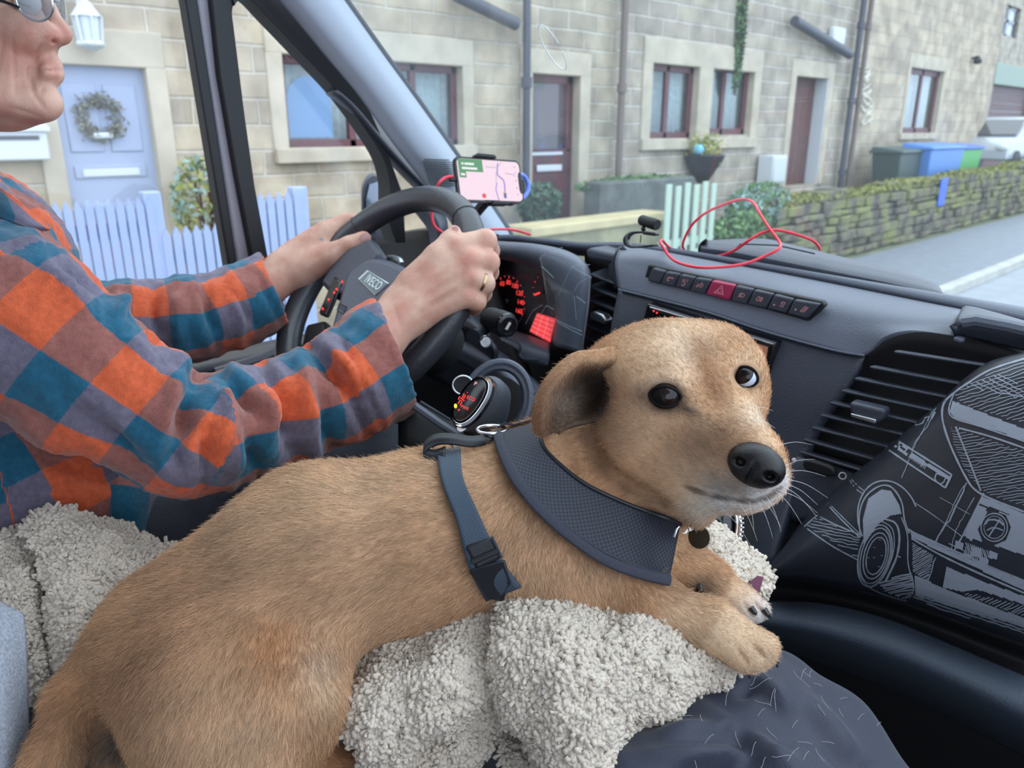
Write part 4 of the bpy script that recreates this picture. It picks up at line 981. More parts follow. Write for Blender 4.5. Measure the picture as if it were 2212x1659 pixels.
stroke([(832, 1160), (960, 1230), (1200, 1330), (1430, 1425)], 11); stroke([(850, 1205), (1000, 1290), (1200, 1385), (1430, 1485)], 9); fill([(845, 1165), (1430, 1428), (1430, 1470), (1000, 1275), (850, 1198)], 24)
hatch([(855, 1225), (960, 1290), (930, 1420), (855, 1370)], -30, 9, 5, .6); stroke([(970, 1300), (930, 1425)], 6, jit=.7)
fill([(865, 1385), (1000, 1450), (1430, 1610), (1430, 1650), (1100, 1560), (870, 1480)], 22); hatch([(870, 1480), (1100, 1555), (1430, 1645), (1430, 1690), (1000, 1560), (850, 1505)], 18, 14, 7, .8)
stroke([(885, 1470), (1030, 1520)], 0.1)
fill([(1200, 1000), (1430, 1090), (1430, 1120), (1190, 1030)], 22); fill([(1182, 1040), (1225, 1055), (1150, 1220), (1112, 1190)], 22); fill([(1190, 1060), (1230, 1070), (1180, 1160), (1200, 1215), (1260, 1240), (1320, 1215), (1345, 1150), (1320, 1090), (1280, 1070), (1430, 1115), (1430, 1295), (1110, 1190)], 22)
stroke(ellipse(1262, 1150, 66, 70), 6); stroke(ellipse(1262, 1150, 52, 56), 4); stroke([(1215, 1135), (1240, 1110), (1290, 1120), (1310, 1140)], 9); stroke([(1290, 1110), (1235, 1195)], 7); stroke([(1225, 1165), (1260, 1150), (1305, 1165)], 6)
for a, b_, c_, d_ in ((1070, 1215, 1110, 1250), (1150, 1245, 1200, 1290), (1110, 1275, 1150, 1310), (1190, 1295, 1235, 1335), (1240, 1265, 1280, 1300)): fill([(a, b_), (c_, b_ + 16), (c_ - 6, d_ + 12), (a - 6, d_)], 22)
hatch([(1120, 1225), (1240, 1270), (1220, 1350), (1110, 1300)], 75, 9, 5, .6)
fill([(1025, 1345), (1180, 1410), (1430, 1500), (1430, 1540), (1180, 1460), (1100, 1470), (1005, 1450)], 24); hatch([(1100, 1470), (1430, 1545), (1430, 1600), (1140, 1500)], -24, 13, 5, 1)
stroke([(1125, 930), (1050, 1090), (965, 1230)], 7, jit=1); stroke([(1110, 940), (1035, 1090), (990, 1190)], 4, jit=1); stroke([(1165, 1000), (1080, 1150), (1050, 1260)], 4, jit=1); stroke([(1210, 980), (1170, 1060), (1100, 1200), (1050, 1285)], 8)
stroke([(870, 1030), (960, 1090), (1100, 1195)], 4); stroke([(990, 1000), (1060, 1040), (1140, 1085)], 3); stroke([(1035, 1230), (1120, 1270)], 5)
for k in range(6): stroke([(1330 - 20 * k, 1130 + 28 * k), (1430, 1165 + 28 * k)], 0.1)
art.build('line_drawing', mat('silver_white_print', srgb(150, 158, 172), .5), panel)
# lower dash ledge and knee bolster
surf('lower_recess', [ydl(BB_, .895), ydl([(1640, 1262), (1720, 1275), (1860, 1300), (2000, 1345), (2260, 1445)], .93), ydl([(1640, 1310), (1760, 1320), (1900, 1355), (2040, 1400), (2260, 1490)], .90)], M['blk'], dash, .01, 30, 4)
surf('knee_bolster', [ydl([(1640, 1300), (1760, 1300), (1900, 1330), (2040, 1385), (2260, 1480)], .90), ydl([(1630, 1315), (1760, 1330), (1900, 1365), (2040, 1420), (2260, 1520)], .87), ydl([(1630, 1345), (1760, 1365), (1900, 1408), (2040, 1465), (2260, 1575)], .855), ydl([(1630, 1375), (1760, 1405), (1900, 1452), (2040, 1515), (2260, 1625)], .875), ydl([(1630, 1390), (1760, 1430), (1900, 1480), (2040, 1545), (2260, 1660)], .93)], mat('bolster_plastic', srgb(60, 70, 84), .55, bump=(400, .3)), dash, .01, 40, 6)
surf('lower_console', [ydl([(1560, 1100), (1660, 1100), (1740, 1130)], .955), ydl([(1560, 1180), (1640, 1200), (1670, 1225)], .93), ydl([(1560, 1330), (1640, 1330), (1670, 1300)], .93)], M['dashdark'], dash, .01, 16, 4)
c = P(*Yd(1600, 1140, .90)); R_ = camR(1600, 1140)
MB().lathe(P(*Yd(1625, 1160, .93)), R_[:, 2], [(.001, -.005), (.045, -.005), (.05, 0), (.05, .02)], 30).build('round_recess', M['blk'], dash, smooth=True)

# ------------------------------------------------------------------ instrument binnacle
BY = 1.0
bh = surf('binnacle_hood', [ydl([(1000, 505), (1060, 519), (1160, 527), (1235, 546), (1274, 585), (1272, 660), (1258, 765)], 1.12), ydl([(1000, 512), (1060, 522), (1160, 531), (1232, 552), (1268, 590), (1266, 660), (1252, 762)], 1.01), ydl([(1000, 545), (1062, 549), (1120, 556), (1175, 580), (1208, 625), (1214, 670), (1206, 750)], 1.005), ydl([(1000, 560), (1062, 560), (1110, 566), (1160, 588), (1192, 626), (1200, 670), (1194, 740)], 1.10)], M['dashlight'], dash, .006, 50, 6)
surf('cluster_back', [ydl([(1000, 540), (1120, 545), (1230, 570)], 1.14), ydl([(1000, 640), (1120, 650), (1225, 660)], 1.15), ydl([(1000, 760), (1120, 770), (1215, 780)], 1.14)], mat('cluster_black', srgb(34, 34, 42), .35), dash, .01, 16, 3)
GY = 1.125
def gp(px, py, l=0.): return P(*Yd(px, py, GY - l))
def dial(c, r, a0, a1, n, nd, name):
    du, dv = gp(c[0] + 38, c[1] + 8) - gp(*c), gp(c[0] + 4, c[1] - 60) - gp(*c); du, dv = nrm(du) * r, nrm(dv) * r; o0 = gp(*c, .004)
    b = MB(); b.tube([o0 + du * math.cos(a) + dv * math.sin(a) for a in np.linspace(0, 6.283, 40)], .0012, 6)
    o = b.build(name, M['dash'], dash, smooth=True); t = MB()
    for i in range(n):
        a = math.radians(a0 + (a1 - a0) * i / (n - 1)); q = .93 if i % 2 else .88
        t.tube([o0 + (du * math.cos(a) + dv * math.sin(a)) * q, o0 + (du * math.cos(a) + dv * math.sin(a)) * .97], .0006, 5)
    for i, s in enumerate(nd):
        a = math.radians(a0 + (a1 - a0) * i / (len(nd) - 1)); put_text(t, s, o0 + (du * math.cos(a) + dv * math.sin(a)) * .72, nrm(du), nrm(dv), r * .26)
    a = math.radians(a0 + 6); t.tube([o0 + (du * math.cos(a) + dv * math.sin(a)) * .45, o0 + (du * math.cos(a) + dv * math.sin(a)) * .9], [.0022, .0016], 6)
    t.build('lit_scale', M['redlit'], o); MB().ell(o0, (.006, .004, .006), nu=12, nv=8).build('needle_hub', M['blk'], o, smooth=True)
dial((1096, 650), .056, 205, -25, 17, ('0', '20', '40', '60', '80', '100', '120', '140', '160'), 'speedometer')
dial((1176, 628), .034, 200, 60, 7, (), 'gauge')
sc_ = MB().prism([gp(*q, .006) for q in ((1160, 677), (1198, 689), (1187, 739), (1144, 716))], (0, .003, 0)).build('red_display', mat('red_lcd', (.03, .01, .01), .4, emit=(1., .07, .08), estr=.85), dash); sc_['label'] = 'glowing red display'
g = MB()
for i in range(5): t_ = i / 5 + .1; g.tube([gp(1160 - 16 * t_, 677 + 39 * t_, .0075), gp(1198 - 11 * t_, 689 + 50 * t_, .0075)], .0004, 4)
for s_ in (.33, .66): g.tube([gp(1160 + 38 * s_, 677 + 12 * s_, .0075), gp(1144 + 43 * s_, 716 + 23 * s_, .0075)], .0004, 4)
g.build('display_lines', mat('pale_red_lines', (.9, .3, .3), .5, emit=(1, .35, .35), estr=.8), sc_)
surf('cluster_tray', [ydl([(1080, 705), (1120, 716), (1190, 742)], 1.10), ydl([(1082, 728), (1125, 742), (1186, 760)], 1.03), ydl([(1092, 738), (1122, 760), (1130, 782), (1180, 790)], 1.02)], M['dashlight'], dash, .006, 20, 4)
MB().tube([P(*Yd(px, py, 1.015)) for px, py in cr([(1088, 727), (1112, 735), (1124, 748), (1122, 764), (1132, 775), (1165, 778)], 5)], .0026, 8).build('tray_lip', M['dash'], dash, smooth=True)
# scratched clear cover in front of the right half
cover = surf('clear_cover', [ydl([(1165, 548), (1215, 560), (1274, 590)], .985), ydl([(1180, 640), (1225, 650), (1271, 665)], .98), ydl([(1190, 735), (1220, 745), (1258, 757)], .985)], glass_mat('scratched_clear_plastic', (.94, .96, .98), 1.35, .45, .035), dash, .0015, 16, 4)
s = MB(); 
for pts in (((1164, 560), (1185, 540), (1215, 535)), ((1205, 640), (1235, 575), (1274, 572)), ((1233, 576), (1260, 590), (1278, 600)), ((1275, 600), (1268, 680), (1258, 745)), ((1240, 630), (1250, 612), (1270, 600)), ((1200, 690), (1230, 705), (1258, 716)), ((1202, 695), (1240, 716), (1258, 724)), ((1240, 640), (1245, 690)), ((1245, 640), (1265, 655)), ((1196, 600), (1170, 575)), ((1160, 690), (1180, 660), (1196, 668)), ((1135, 700), (1150, 672), (1172, 658))):
    s.tube([P(*Yd(px, py, .979)) for px, py in pts], .00035, 4)
s.build('scratch', mat('scratch_white', srgb(170, 180, 190), .6), cover)
# column shroud, lower trims
surf('column_shroud', [ydl([(950, 640), (1000, 650), (1045, 690)], .93), ydl([(970, 690), (1015, 700), (1065, 745)], .88), ydl([(960, 740), (1000, 745), (1060, 800)], .90), ydl([(900, 800), (960, 830), (1010, 860)], .95)], M['dashdark'], dash, .01, 20, 5)
MB().tube([P(*Yd(px, py, .89)) for px, py in cr([(1012, 672), (1013, 690), (1002, 715), (992, 740), (975, 762)], 5)], .003, 8).build('shroud_edge', M['dash'], dash, smooth=True)
surf('knee_trim', [ydl([(1004, 728), (1080, 775), (1158, 845)], .90), ydl([(990, 752), (1060, 790), (1140, 862)], .88), ydl([(975, 770), (1040, 810), (1115, 885)], .90)], M['dashlight'], dash, .008, 20, 4)
surf('knee_panel', [ydl([(1060, 745), (1110, 780), (1200, 860)], .98), ydl([(1090, 800), (1130, 840), (1200, 930)], .95), ydl([(1060, 900), (1110, 930), (1200, 1000)], .92)], M['dash'], dash, .01, 16, 4)
for rr_, m_ in ((.040, 'dash'), (.047, 'dashlight')):
    c = P(1072, 868, 1.10); R_ = camR(1072, 868, 20)
    MB().tube([c + R_[:, 0] * rr_ * math.cos(a) - R_[:, 1] * -rr_ * 1.25 * math.sin(a) for a in np.linspace(math.radians(-20), math.radians(200), 26)], .005, 8).build('cup_rim', M[m_], dash, smooth=True)
MB().lathe(P(1072, 880, 1.13), camR(1072, 880)[:, 2], [(.001, .03), (.043, .03), (.047, 0)], 24).build('cup_recess', M['blk'], dash, smooth=True)
MB().tube([P(895, 876, 1.0), P(950, 915, .99), P(1012, 955, .98)], .0055, 8).build('console_rail', M['dashlight'], dash, smooth=True)
MB().tube([P(908, 868, 1.02), P(972, 907, 1.01)], .002, 6).build('console_rail', M['dash'], dash, smooth=True)
surf('lower_console_side', [[(860, 850, 1.06), (960, 900, 1.05), (1120, 980, 1.04)], [(860, 960, 1.03), (960, 1000, 1.02), (1120, 1050, 1.0)]], M['blk'], dash, .01, 12, 3)
# control stalk
t = thing('indicator_stalk', 'black indicator stalk with ribbed barrel to the right of the wheel', 'stalk', P(1075, 698, 1.16))
ax = nrm(P(1106, 708, 1.125) - P(1052, 686, 1.19)); c0 = P(1058, 688, 1.185)
MB().lathe(c0, ax, [(.012, -.004), (.0175, 0), (.0185, .01), (.018, .028), (.0195, .030), (.0195, .050), (.0175, .056)], 28).build('barrel', M['blk'], t, smooth=True)
MB().lathe(c0 + ax * .053, ax, [(.0185, 0), (.0175, .004), (.013, .005), (.012, .003), (.0005, .003)], 28).build('end_cap', M['gloss'], t, smooth=True)
MB().box(c0 + ax * .058, (.004, .002, .012), camR(1090, 700, 30)[:, [0, 2, 1]]).build('mark', M['whitemark'], t)
MB().tube([P(1022, 728, 1.15), P(1036, 722, 1.17), P(1056, 700, 1.185)], [.012, .010, .009], 12).build('stem', M['dashdark'], t, smooth=True)
c = P(1050, 738, 1.16); MB().lathe(c, camR(1050, 738)[:, 2], [(.008, 0), (.010, -.002), (.0085, -.004), (.007, 0)], 18).build('collar', M['satin'], t, smooth=True)

# ------------------------------------------------------------------ steering wheel
WC = np.array([-0.9993, .6670, 1.8029]); TL = .717
wn = np.array([0, -math.cos(TL), math.sin(TL)]); _u = nrm(np.cross(wn, [0, 0, 1.])); _v = np.cross(wn, _u)
def wpt(a, r, l=0.): t = math.radians(a); return WC + r * (math.cos(t) * _u + math.sin(t) * _v) + wn * l
def wray(px, py, l=0.):
    r = ray(px, py); s = ((WC + wn * l - CAM) @ wn) / (r @ wn); return CAM + r * s
RT = .0205; RC = .208 - RT
wheel = thing('steering_wheel', 'black leather steering wheel gripped by two hands', 'steering wheel', WC)
M['leather'] = mat('black_leather', srgb(52, 54, 60), .34, bump=(260, .25))
MB().tube([wpt(a, RC) for a in np.linspace(0, 360, 97)[:-1]], RT, 20, closed=True).build('rim', M['leather'], wheel, smooth=True)
for a in (238, 322, 55, 140):
    MB().tube([wpt(a, RC) + (RT + .0002) * (math.cos(q) * nrm(wpt(a, 1) - WC) + math.sin(q) * wn) for q in np.linspace(0, 6.283, 24)], .0009, 5).build('stitch_seam', M['blk'], wheel, smooth=True)
pad = cr([(745, 592), (768, 570), (805, 553), (850, 562), (890, 588), (906, 630), (890, 690), (845, 748), (795, 785), (745, 800), (712, 780), (706, 735), (716, 690), (730, 640)], 4, True)
h = MB().prism([wray(*q, .020) for q in pad], -wn * .038).build('hub_pad', mat('hub_plastic', srgb(78, 84, 98), .4, bump=(420, .3)), wheel, bevel=.012, seg=3)
MB().prism([wray(*q, .012) for q in ((690, 610), (712, 575), (750, 535), (800, 512), (822, 545), (800, 575), (760, 600), (742, 632), (718, 640))], -wn * .024).build('spoke', M['dash'], wheel, bevel=.008, seg=3)
MB().prism([wray(*q, .004) for q in ((700, 690), (660, 700), (640, 790), (680, 830), (720, 800))], -wn * .02).build('spoke', M['blk'], wheel, bevel=.006)
MB().prism([wray(*q, .004) for q in ((890, 580), (960, 560), (1005, 600), (985, 660), (905, 650))], -wn * .02).build('spoke', M['blk'], wheel, bevel=.006)
MB().prism([wray(*q, .004) for q in ((760, 780), (830, 760), (840, 840), (760, 860))], -wn * .02).build('spoke', M['blk'], wheel, bevel=.006)
MB().lathe(WC - wn * .05, -wn, [(.05, -.03), (.06, 0), (.05, .12)], 24).build('column', M['blk'], wheel, smooth=True)
# badge
bq = [(797, 587), (838, 613), (811, 637), (778, 605)]; l_ = .0205
bg = MB().prism([wray(*(np.array(q) + (np.array(q) - np.mean(bq, 0)) * .12), l_ - .001) for q in bq], wn * .0025).build('badge_frame', M['satin'], h, bevel=.001)
MB().prism([wray(*q, l_ + .0005) for q in bq], wn * .0016).build('badge', mat('badge_grey', srgb(104, 124, 128), .35), h)
b = MB(); o0 = wray(*np.mean(bq, 0), l_ + .003); ud = nrm(wray(838, 613, l_) - wray(797, 587, l_)); vd = nrm(wray(797, 587, l_) - wray(778, 605, l_)); vd = nrm(vd - ud * (vd @ ud))
put_text(b, 'IVECO', o0, ud, vd, .021, .78); o = b.build('badge_lettering', mat('badge_white', srgb(230, 234, 236), .4), h); solid(o, .0012)
b = MB(); put_text(b, 'AIRBAG', wray(742, 668, l_ + .001), ud, vd, .010, .8); b.build('airbag_lettering', M['dashdark'], h)
b = MB().tube([wray(px, py, .021) for px, py in ((733, 655), (748, 662), (742, 678), (728, 670), (733, 655))], .0008, 5).build('moulded_mark', M['dashdark'], h, smooth=True)
bt = MB().prism([wray(*q, .008) for q in ((728, 600), (745, 612), (712, 690), (694, 682))], wn * .008).build('button_pod', M['gloss'], wheel, bevel=.004)
b = MB()
for px, py in ((739, 609), (727, 625), (722, 632), (710, 647), (697, 667)): b.ell(wray(px, py, .018), (.0022, .0016, .0022), nu=8, nv=6)
b.build('lit_button_mark', M['redlit'], bt, smooth=True)
MB().tube([wray(px, py, -.02) for px, py in cr([(818, 562), (845, 556), (862, 560), (868, 570)], 5)], .004, 8).build('paddle', M['satin'], wheel, smooth=True)

# ------------------------------------------------------------------ gear selector
gl = thing('gear_selector', 'gear selector knob with chrome rim and red lit legends', 'gear lever', P(1050, 960, .95))
def oval(px, py, d, a, b_, ang, n=32, pw=2.3):
    R_ = camR(px, py, ang); c = P(px, py, d); s = d / F
    f = lambda x: math.copysign(abs(x) ** (2 / pw), x)
    return [c + R_[:, 0] * a * s * f(math.cos(t)) + R_[:, 1] * b_ * s * f(math.sin(t)) for t in np.linspace(0, 2 * math.pi, n, endpoint=False)]
GA = 124
MB().loft([oval(1012, 872, .912, 50, 24, GA), oval(1026, 872, .915, 66, 36, GA), oval(1040, 876, .925, 70, 41, GA), oval(1048, 884, .95, 70, 44, GA), oval(1050, 900, .985, 60, 42, GA), oval(1048, 930, 1.0, 40, 34, GA), oval(1045, 985, 1.01, 34, 30, GA)]).build('knob', mat('knob_grey', srgb(66, 72, 82), .45, bump=(420, .2)), gl, smooth=True)
rings = [oval(1022, 868, .903, 64, 33, GA), oval(1019, 866, .897, 62, 30, GA), oval(1016, 865, .899, 57, 26, GA), oval(1017, 866, .905, 56, 25, GA)]
MB().loft(rings).build('chrome_rim', M['chrome'], gl, smooth=True)['label'] = 'chrome rim'
fc = MB().loft([oval(1016, 865, .902, 56, 25, GA), oval(1014, 864, .896, 50, 21, GA), oval(1013, 863, .8945, 20, 8, GA)]).build('legend_face', M['gloss'], gl, smooth=True)
R_ = camR(1014, 864, 22); fu, fv = R_[:, 0], R_[:, 1]; b = MB(); d_ = .8925
put_text(b, 'P', P(1027, 829, d_), fu, fv, .0066); b.build('park_letter', mat('pink_letter', (.6, .2, .2), .5, emit=(1, .55, .55), estr=.8), fc)
b = MB(); put_text(b, 'ECO', P(1017, 861, d_), fu, fv, .0058, .85); put_text(b, 'PWR', P(1004, 881, d_), fu, fv, .0052, .85); put_text(b, '+', P(991, 886, d_), fu, fv, .0065); put_text(b, '-', P(1010, 847, d_), fu, fv, .0065)
for pts in ([(1003, 850), (999, 858), (1002, 861), (1006, 853)], [(990, 872), (994, 864), (998, 867), (994, 876)], [(995, 859), (1003, 866)], [(993, 856), (990, 863)]): b.tube([P(px, py, d_) for px, py in pts], .0006, 5)
b.build('lit_legend', M['redlit'], fc)
MB().ell(P(984, 877, d_), (.0018, .0018, .0028), nu=10, nv=8).build('yellow_lamp', mat('amber_lamp', (.8, .5, 0), .5, emit=(1., .62, .05), estr=1.4), fc, smooth=True)
o = MB().loft([oval(1000, 918, .905, 10, 16, 35), oval(1004, 915, .91, 8, 14, 35)]).build('silver_tab', M['satin'], gl, smooth=True)
c = P(1000, 832, 1.02); R_ = camR(1000, 832); t = thing('ignition_barrel', 'round ignition barrel with bright ring behind the gear knob', 'ignition lock', c)
MB().tube([c + R_[:, 0] * .0135 * math.cos(a) + R_[:, 1] * .0125 * math.sin(a) for a in np.linspace(0, 6.283, 28)], .0012, 8).build('bright_ring', M['satin'], t, smooth=True)
MB().lathe(c, R_[:, 2], [(.0005, .004), (.0125, .004), (.014, .02)], 20).build('barrel', M['blk'], t, smooth=True)

# ------------------------------------------------------------------ phone and holder
ph = thing('phone', 'phone showing a pink navigation map beside the windscreen pillar', 'phone', P(1055, 390, 1.42))
PT = dict(tl=P(989, 342, 1.375), tr=P(1134, 347, 1.465), br=P(1121, 440, 1.455), bl=P(985, 430, 1.365))
pu = nrm((PT['tr'] - PT['tl'] + PT['br'] - PT['bl'])); pvv = nrm(PT['tl'] - PT['bl'] + PT['tr'] - PT['br']); pvv = nrm(pvv - pu * (pu @ pvv)); pn = np.cross(pu, pvv)
if pn @ (CAM - PT['tl']) < 0: pn = -pn
pc = sum(PT.values()) / 4; pw = .5 * (np.linalg.norm(PT['tr'] - PT['tl']) + np.linalg.norm(PT['br'] - PT['bl'])); phh = .5 * (np.linalg.norm(PT['tl'] - PT['bl']) + np.linalg.norm(PT['tr'] - PT['br']))
def rr_poly(w, h_, r, l, n=6, off=(0, 0)):
    pts = []
    for sx, sy, a0 in ((1, 1, 0), (-1, 1, 90), (-1, -1, 180), (1, -1, 270)):
        for k in range(n + 1):
            a = math.radians(a0 + 90 * k / n); pts.append(pc + pu * (off[0] + sx * (w / 2 - r) + r * math.cos(a)) + pvv * (off[1] + sy * (h_ / 2 - r) + r * math.sin(a)) + pn * l)
    return pts
pbod = MB().loft([rr_poly(pw, phh, .012, -.009), rr_poly(pw + .002, phh + .002, .013, -.004), rr_poly(pw, phh, .012, 0)]).build('case', M['gloss'], ph, smooth=True, auto=50)
scr = MB().prism(rr_poly(pw - .007, phh - .007, .009, .0002), pn * .0004).build('screen', mat('pink_map_screen', (.02, .02, .02), .25, emit=(.95, .70, .80), estr=.92), ph)
def pp(x, y, l=.001): return pc + pu * x * pw + pvv * y * phh + pn * l
def emis(n, c, s=.85): return mat(n, (.02, .02, .02), .4, emit=c, estr=s)
MB().prism([pp(*q) for q in ((-.46, .45), (-.10, .45), (-.10, .17), (-.36, .17), (-.36, .03), (-.46, .03))], pn * .0002).build('green_banner', emis('map_green', (.08, .30, .10)), scr)
b = MB()
for (x, y, w) in ((-.40, .34, .03), (-.30, .34, .14), (-.40, .24, .03), (-.29, .24, .2), (-.41, .10, .06)): b.box(pp(x, y, .0016), (1, 1, 1), np.stack([pu * w * pw, pvv * .05 * phh, pn * .0002], 1))
b.build('banner_marks', emis('map_white', (.9, .95, .9)), scr)
b = MB().tube([pp(x, y, .0014) for x, y in cr([(.14, .40), (.12, .25), (.12, .12), (.2, 0), (.2, -.25)], 5)], .0011, 5); b.tube([pp(x, y, .0014) for x, y in ((.09, -.05), (.06, -.2), (.09, -.45))], .0008, 5); b.build('route_line', emis('map_violet', (.22, .20, .75)), scr)
b = MB().tube([pp(x, y, .0014) for x, y in ((-.05, .30), (.12, .30), (.2, .42))], .0010, 5); b.tube([pp(x, y, .0014) for x, y in ((.24, .18), (.36, .16), (.40, .12))], .001, 5); b.tube([pp(x, y, .0014) for x, y in ((.10, .2), (.08, -.05))], .0008, 5); b.build('map_road', emis('map_grey', (.62, .56, .66)), scr)
MB().lathe(pp(-.13, -.36, .001), pn, [(.0045, 0), (.0045, .0005)], 20).build('red_button', emis('map_red', (.85, .06, .06)), scr)
MB().box(pp(.195, -.33, .0015), (1, 1, 1), np.stack([pu * .006, pvv * .011, pn * .0003], 1)).build('vehicle_marker', emis('map_navy', (.10, .10, .35)), scr); MB().box(pp(.195, -.26, .0016), (1, 1, 1), np.stack([pu * .005, pvv * .003, pn * .0003], 1)).build('vehicle_marker_top', emis('map_yellow', (.85, .6, .2)), scr)
MB().prism([pp(*q) for q in ((.455, .22), (.478, .22), (.478, -.28), (.455, -.28), (.438, -.2), (.438, .14))], pn * .0002).build('notch', M['blk'], scr)
b = MB()
for y in (.33, .2, .02, -.15, -.3): b.ell(pp(.40, y), (.0013, .0013, .0013), nu=8, nv=6)
b.build('map_icon', emis('map_plum', (.5, .3, .42)), scr)
MB().tube([pp(-.12, -.46, .0012), pp(.1, -.46, .0012)], .0006, 5).build('home_bar', M['blk'], scr)
hd = thing('phone_holder', 'black clamp phone holder with blue ring behind the phone', 'phone holder', pc - pn * .03)
MB().prism([pp(x, y, -.011) for x, y in ((-.3, .3), (.35, .3), (.62, .1), (.60, -.35), (.4, -.5), (-.2, -.4))], -pn * .02).build('clamp_body', M['blk'], hd, bevel=.006)
for y, x0, x1 in ((.53, -.22, .12), (-.53, -.05, .22)): MB().prism([pp(x0, y - .03, -.012), pp(x1, y - .03, -.012), pp(x1 - .03, y + .05, -.012), pp(x0 + .05, y + .06, -.012)], pn * .018).build('clamp_jaw', M['blk'], hd, bevel=.002)
MB().tube([pp(x, y, -.014) for x, y in cr([(.53, .22), (.62, .2), (.68, .02), (.64, -.2), (.55, -.33)], 6)], .0045, 8).build('blue_ring', mat('translucent_blue', srgb(110, 136, 232), .3), hd, smooth=True)
MB().tube([pp(.1, -.3, -.03), pp(.0, -.6, -.06), P(1010, 520, 1.52)], .010, 10).build('stalk', M['blk'], hd, smooth=True)
b = MB().box(pp(-.53, .02, -.005), (1, 1, 1), np.stack([pu * .018, pvv * .012, pn * .007], 1)); o = b.build('cable_plug', M['blk'], hd, bevel=.002)

# ------------------------------------------------------------------ red cables, microphone
def cable(name, label, pts, r=.0023):
    o = MB().tube(resample(cr([P(*q) for q in pts], 10), 160), r, 10).build(name, M['red'], None, smooth=True); tag(o, label, 'cable'); return o
def z6(L, d): return [(x / 3.687 + 1250, y / 3.687 + 420, dd) for (x, y), dd in zip(L, d)]
L1 = [(780, 458), (710, 412), (668, 366), (648, 382), (680, 430), (725, 495), (800, 545), (950, 580), (1150, 577), (1330, 550), (1480, 492), (1590, 435), (1602, 385), (1530, 285), (1450, 165), (1390, 65), (1300, 40), (1150, 82), (1000, 155), (890, 260), (830, 395), (850, 456)]
cable('charging_cable', 'red cable loop lying over the dash pad and standing against the windscreen', z6(L1, np.interp(np.arange(22), [0, 3, 7, 11, 13, 16, 19, 21], [1.36, 1.25, 1.165, 1.15, 1.2, 1.3, 1.36, 1.40])))
L2 = [(1020, 496), (1130, 488), (1250, 440), (1350, 370), (1450, 310), (1570, 284), (1700, 308), (1850, 360), (1905, 405), (1922, 440)]
cable('charging_cable', 'red cable length arching over the tray lid towards the right', z6(L2, np.interp(np.arange(10), [0, 3, 5, 7, 9], [1.30, 1.22, 1.21, 1.22, 1.24])))
cable('phone_cable', 'red phone cable hanging from the phone and looping behind the steering wheel', [(978, 381, 1.36), (962, 384, 1.35), (947, 398, 1.34), (938, 430, 1.36), (933, 462, 1.37), (938, 486, 1.37), (952, 500, 1.37), (975, 506, 1.38), (1010, 503, 1.42), (1051, 496, 1.50), (1105, 496, 1.58), (1146, 507, 1.60)], .0026)
mc = thing('microphone', 'small black clip-on microphone standing on the dash left of the red cable', 'microphone', P(1385, 535, 1.26))
a, b_ = P(1385, 475, 1.255), P(1420, 486, 1.225); ax = nrm(b_ - a); L_ = np.linalg.norm(b_ - a)
MB().lathe(a, ax, [(.0005, -.001), (.0075, 0), (.0088, .003), (.0088, L_ * .5), (.0092, L_ * .55), (.0092, L_ - .003), (.008, L_), (.0005, L_)], 22).build('capsule', M['blk'], mc, smooth=True)
MB().ell(P(1390, 494, 1.25), (.004, .004, .005), nu=12, nv=8).build('ball_joint', M['gloss'], mc, smooth=True)
cl = [(1418, 507, 1.24), (1395, 502, 1.245), (1368, 503, 1.25), (1355, 512, 1.25), (1354, 524, 1.25), (1366, 533, 1.25), (1390, 533, 1.25), (1418, 530, 1.245)]
p_ = resample(cr([P(*q) for q in cl], 6), 40); _a = camR(1385, 515); wv_ = (_a[:, 2] * .8 + _a[:, 0] * .6) * .007
MB().loft([p_ - wv_, p_ + wv_], closed=False).build('clip', M['gloss'], mc, smooth=True); solid(bpy.data.objects[[o.name for o in mc.children if o.name.startswith('clip')][0]], .0034, 0.)
MB().tube([P(1385, 508, 1.25), P(1383, 525, 1.25)], .0009, 6).build('wire', M['blk'], mc, smooth=True)
MB().box(P(1403, 505, 1.24), (.022, .012, .005), camR(1400, 505, 8)[:, [0, 2, 1]]).build('mount_plate', M['blk'], mc, bevel=.002)
# ------------------------------------------------------------------ dog
def Rm(rpx, d): return rpx * d / F
class PB(Blob):
    def c(s, a, b_, k=.02, **w): return s.cap(P(*a[:3]), P(*b_[:3]), Rm(a[3], a[2]), Rm(b_[3], b_[2]), k, **w)
    def e(s, px, py, d, ra, rb, rd, ang=0., k=.015, **w):
        return s.ell(P(px, py, d), [Rm(ra, d), Rm(rb, d), rd], camR(px, py, ang), k, **w)
def cdir(dx, dy, dz=0.): return nrm(_rt * dx - _up * dy + _fw * dz)
BK, DN, LG_ = cdir(-1, .3), cdir(-.5, .9), cdir(.9, .55)
FB = cdir(-.75, -.65)
dg = PB()
# trunk
dg.c((395, 1392, .700, 182), (690, 1212, .722, 196), .03, flow=BK); dg.c((690, 1212, .722, 196), (930, 1165, .745, 180), .03, flow=BK)
dg.c((930, 1165, .745, 180), (1120, 1105, .765, 150), .03, flow=BK); dg.c((1110, 1130, .75, 165), (1280, 1180, .745, 118), .03, flow=cdir(-.4, .9))
dg.c((1150, 1040, .775, 118), (1330, 965, .79, 132), .03, flow=cdir(-.8, .5)); dg.c((1290, 1080, .765, 112), (1420, 1060, .755, 85), .03, flow=cdir(-.5, .8))
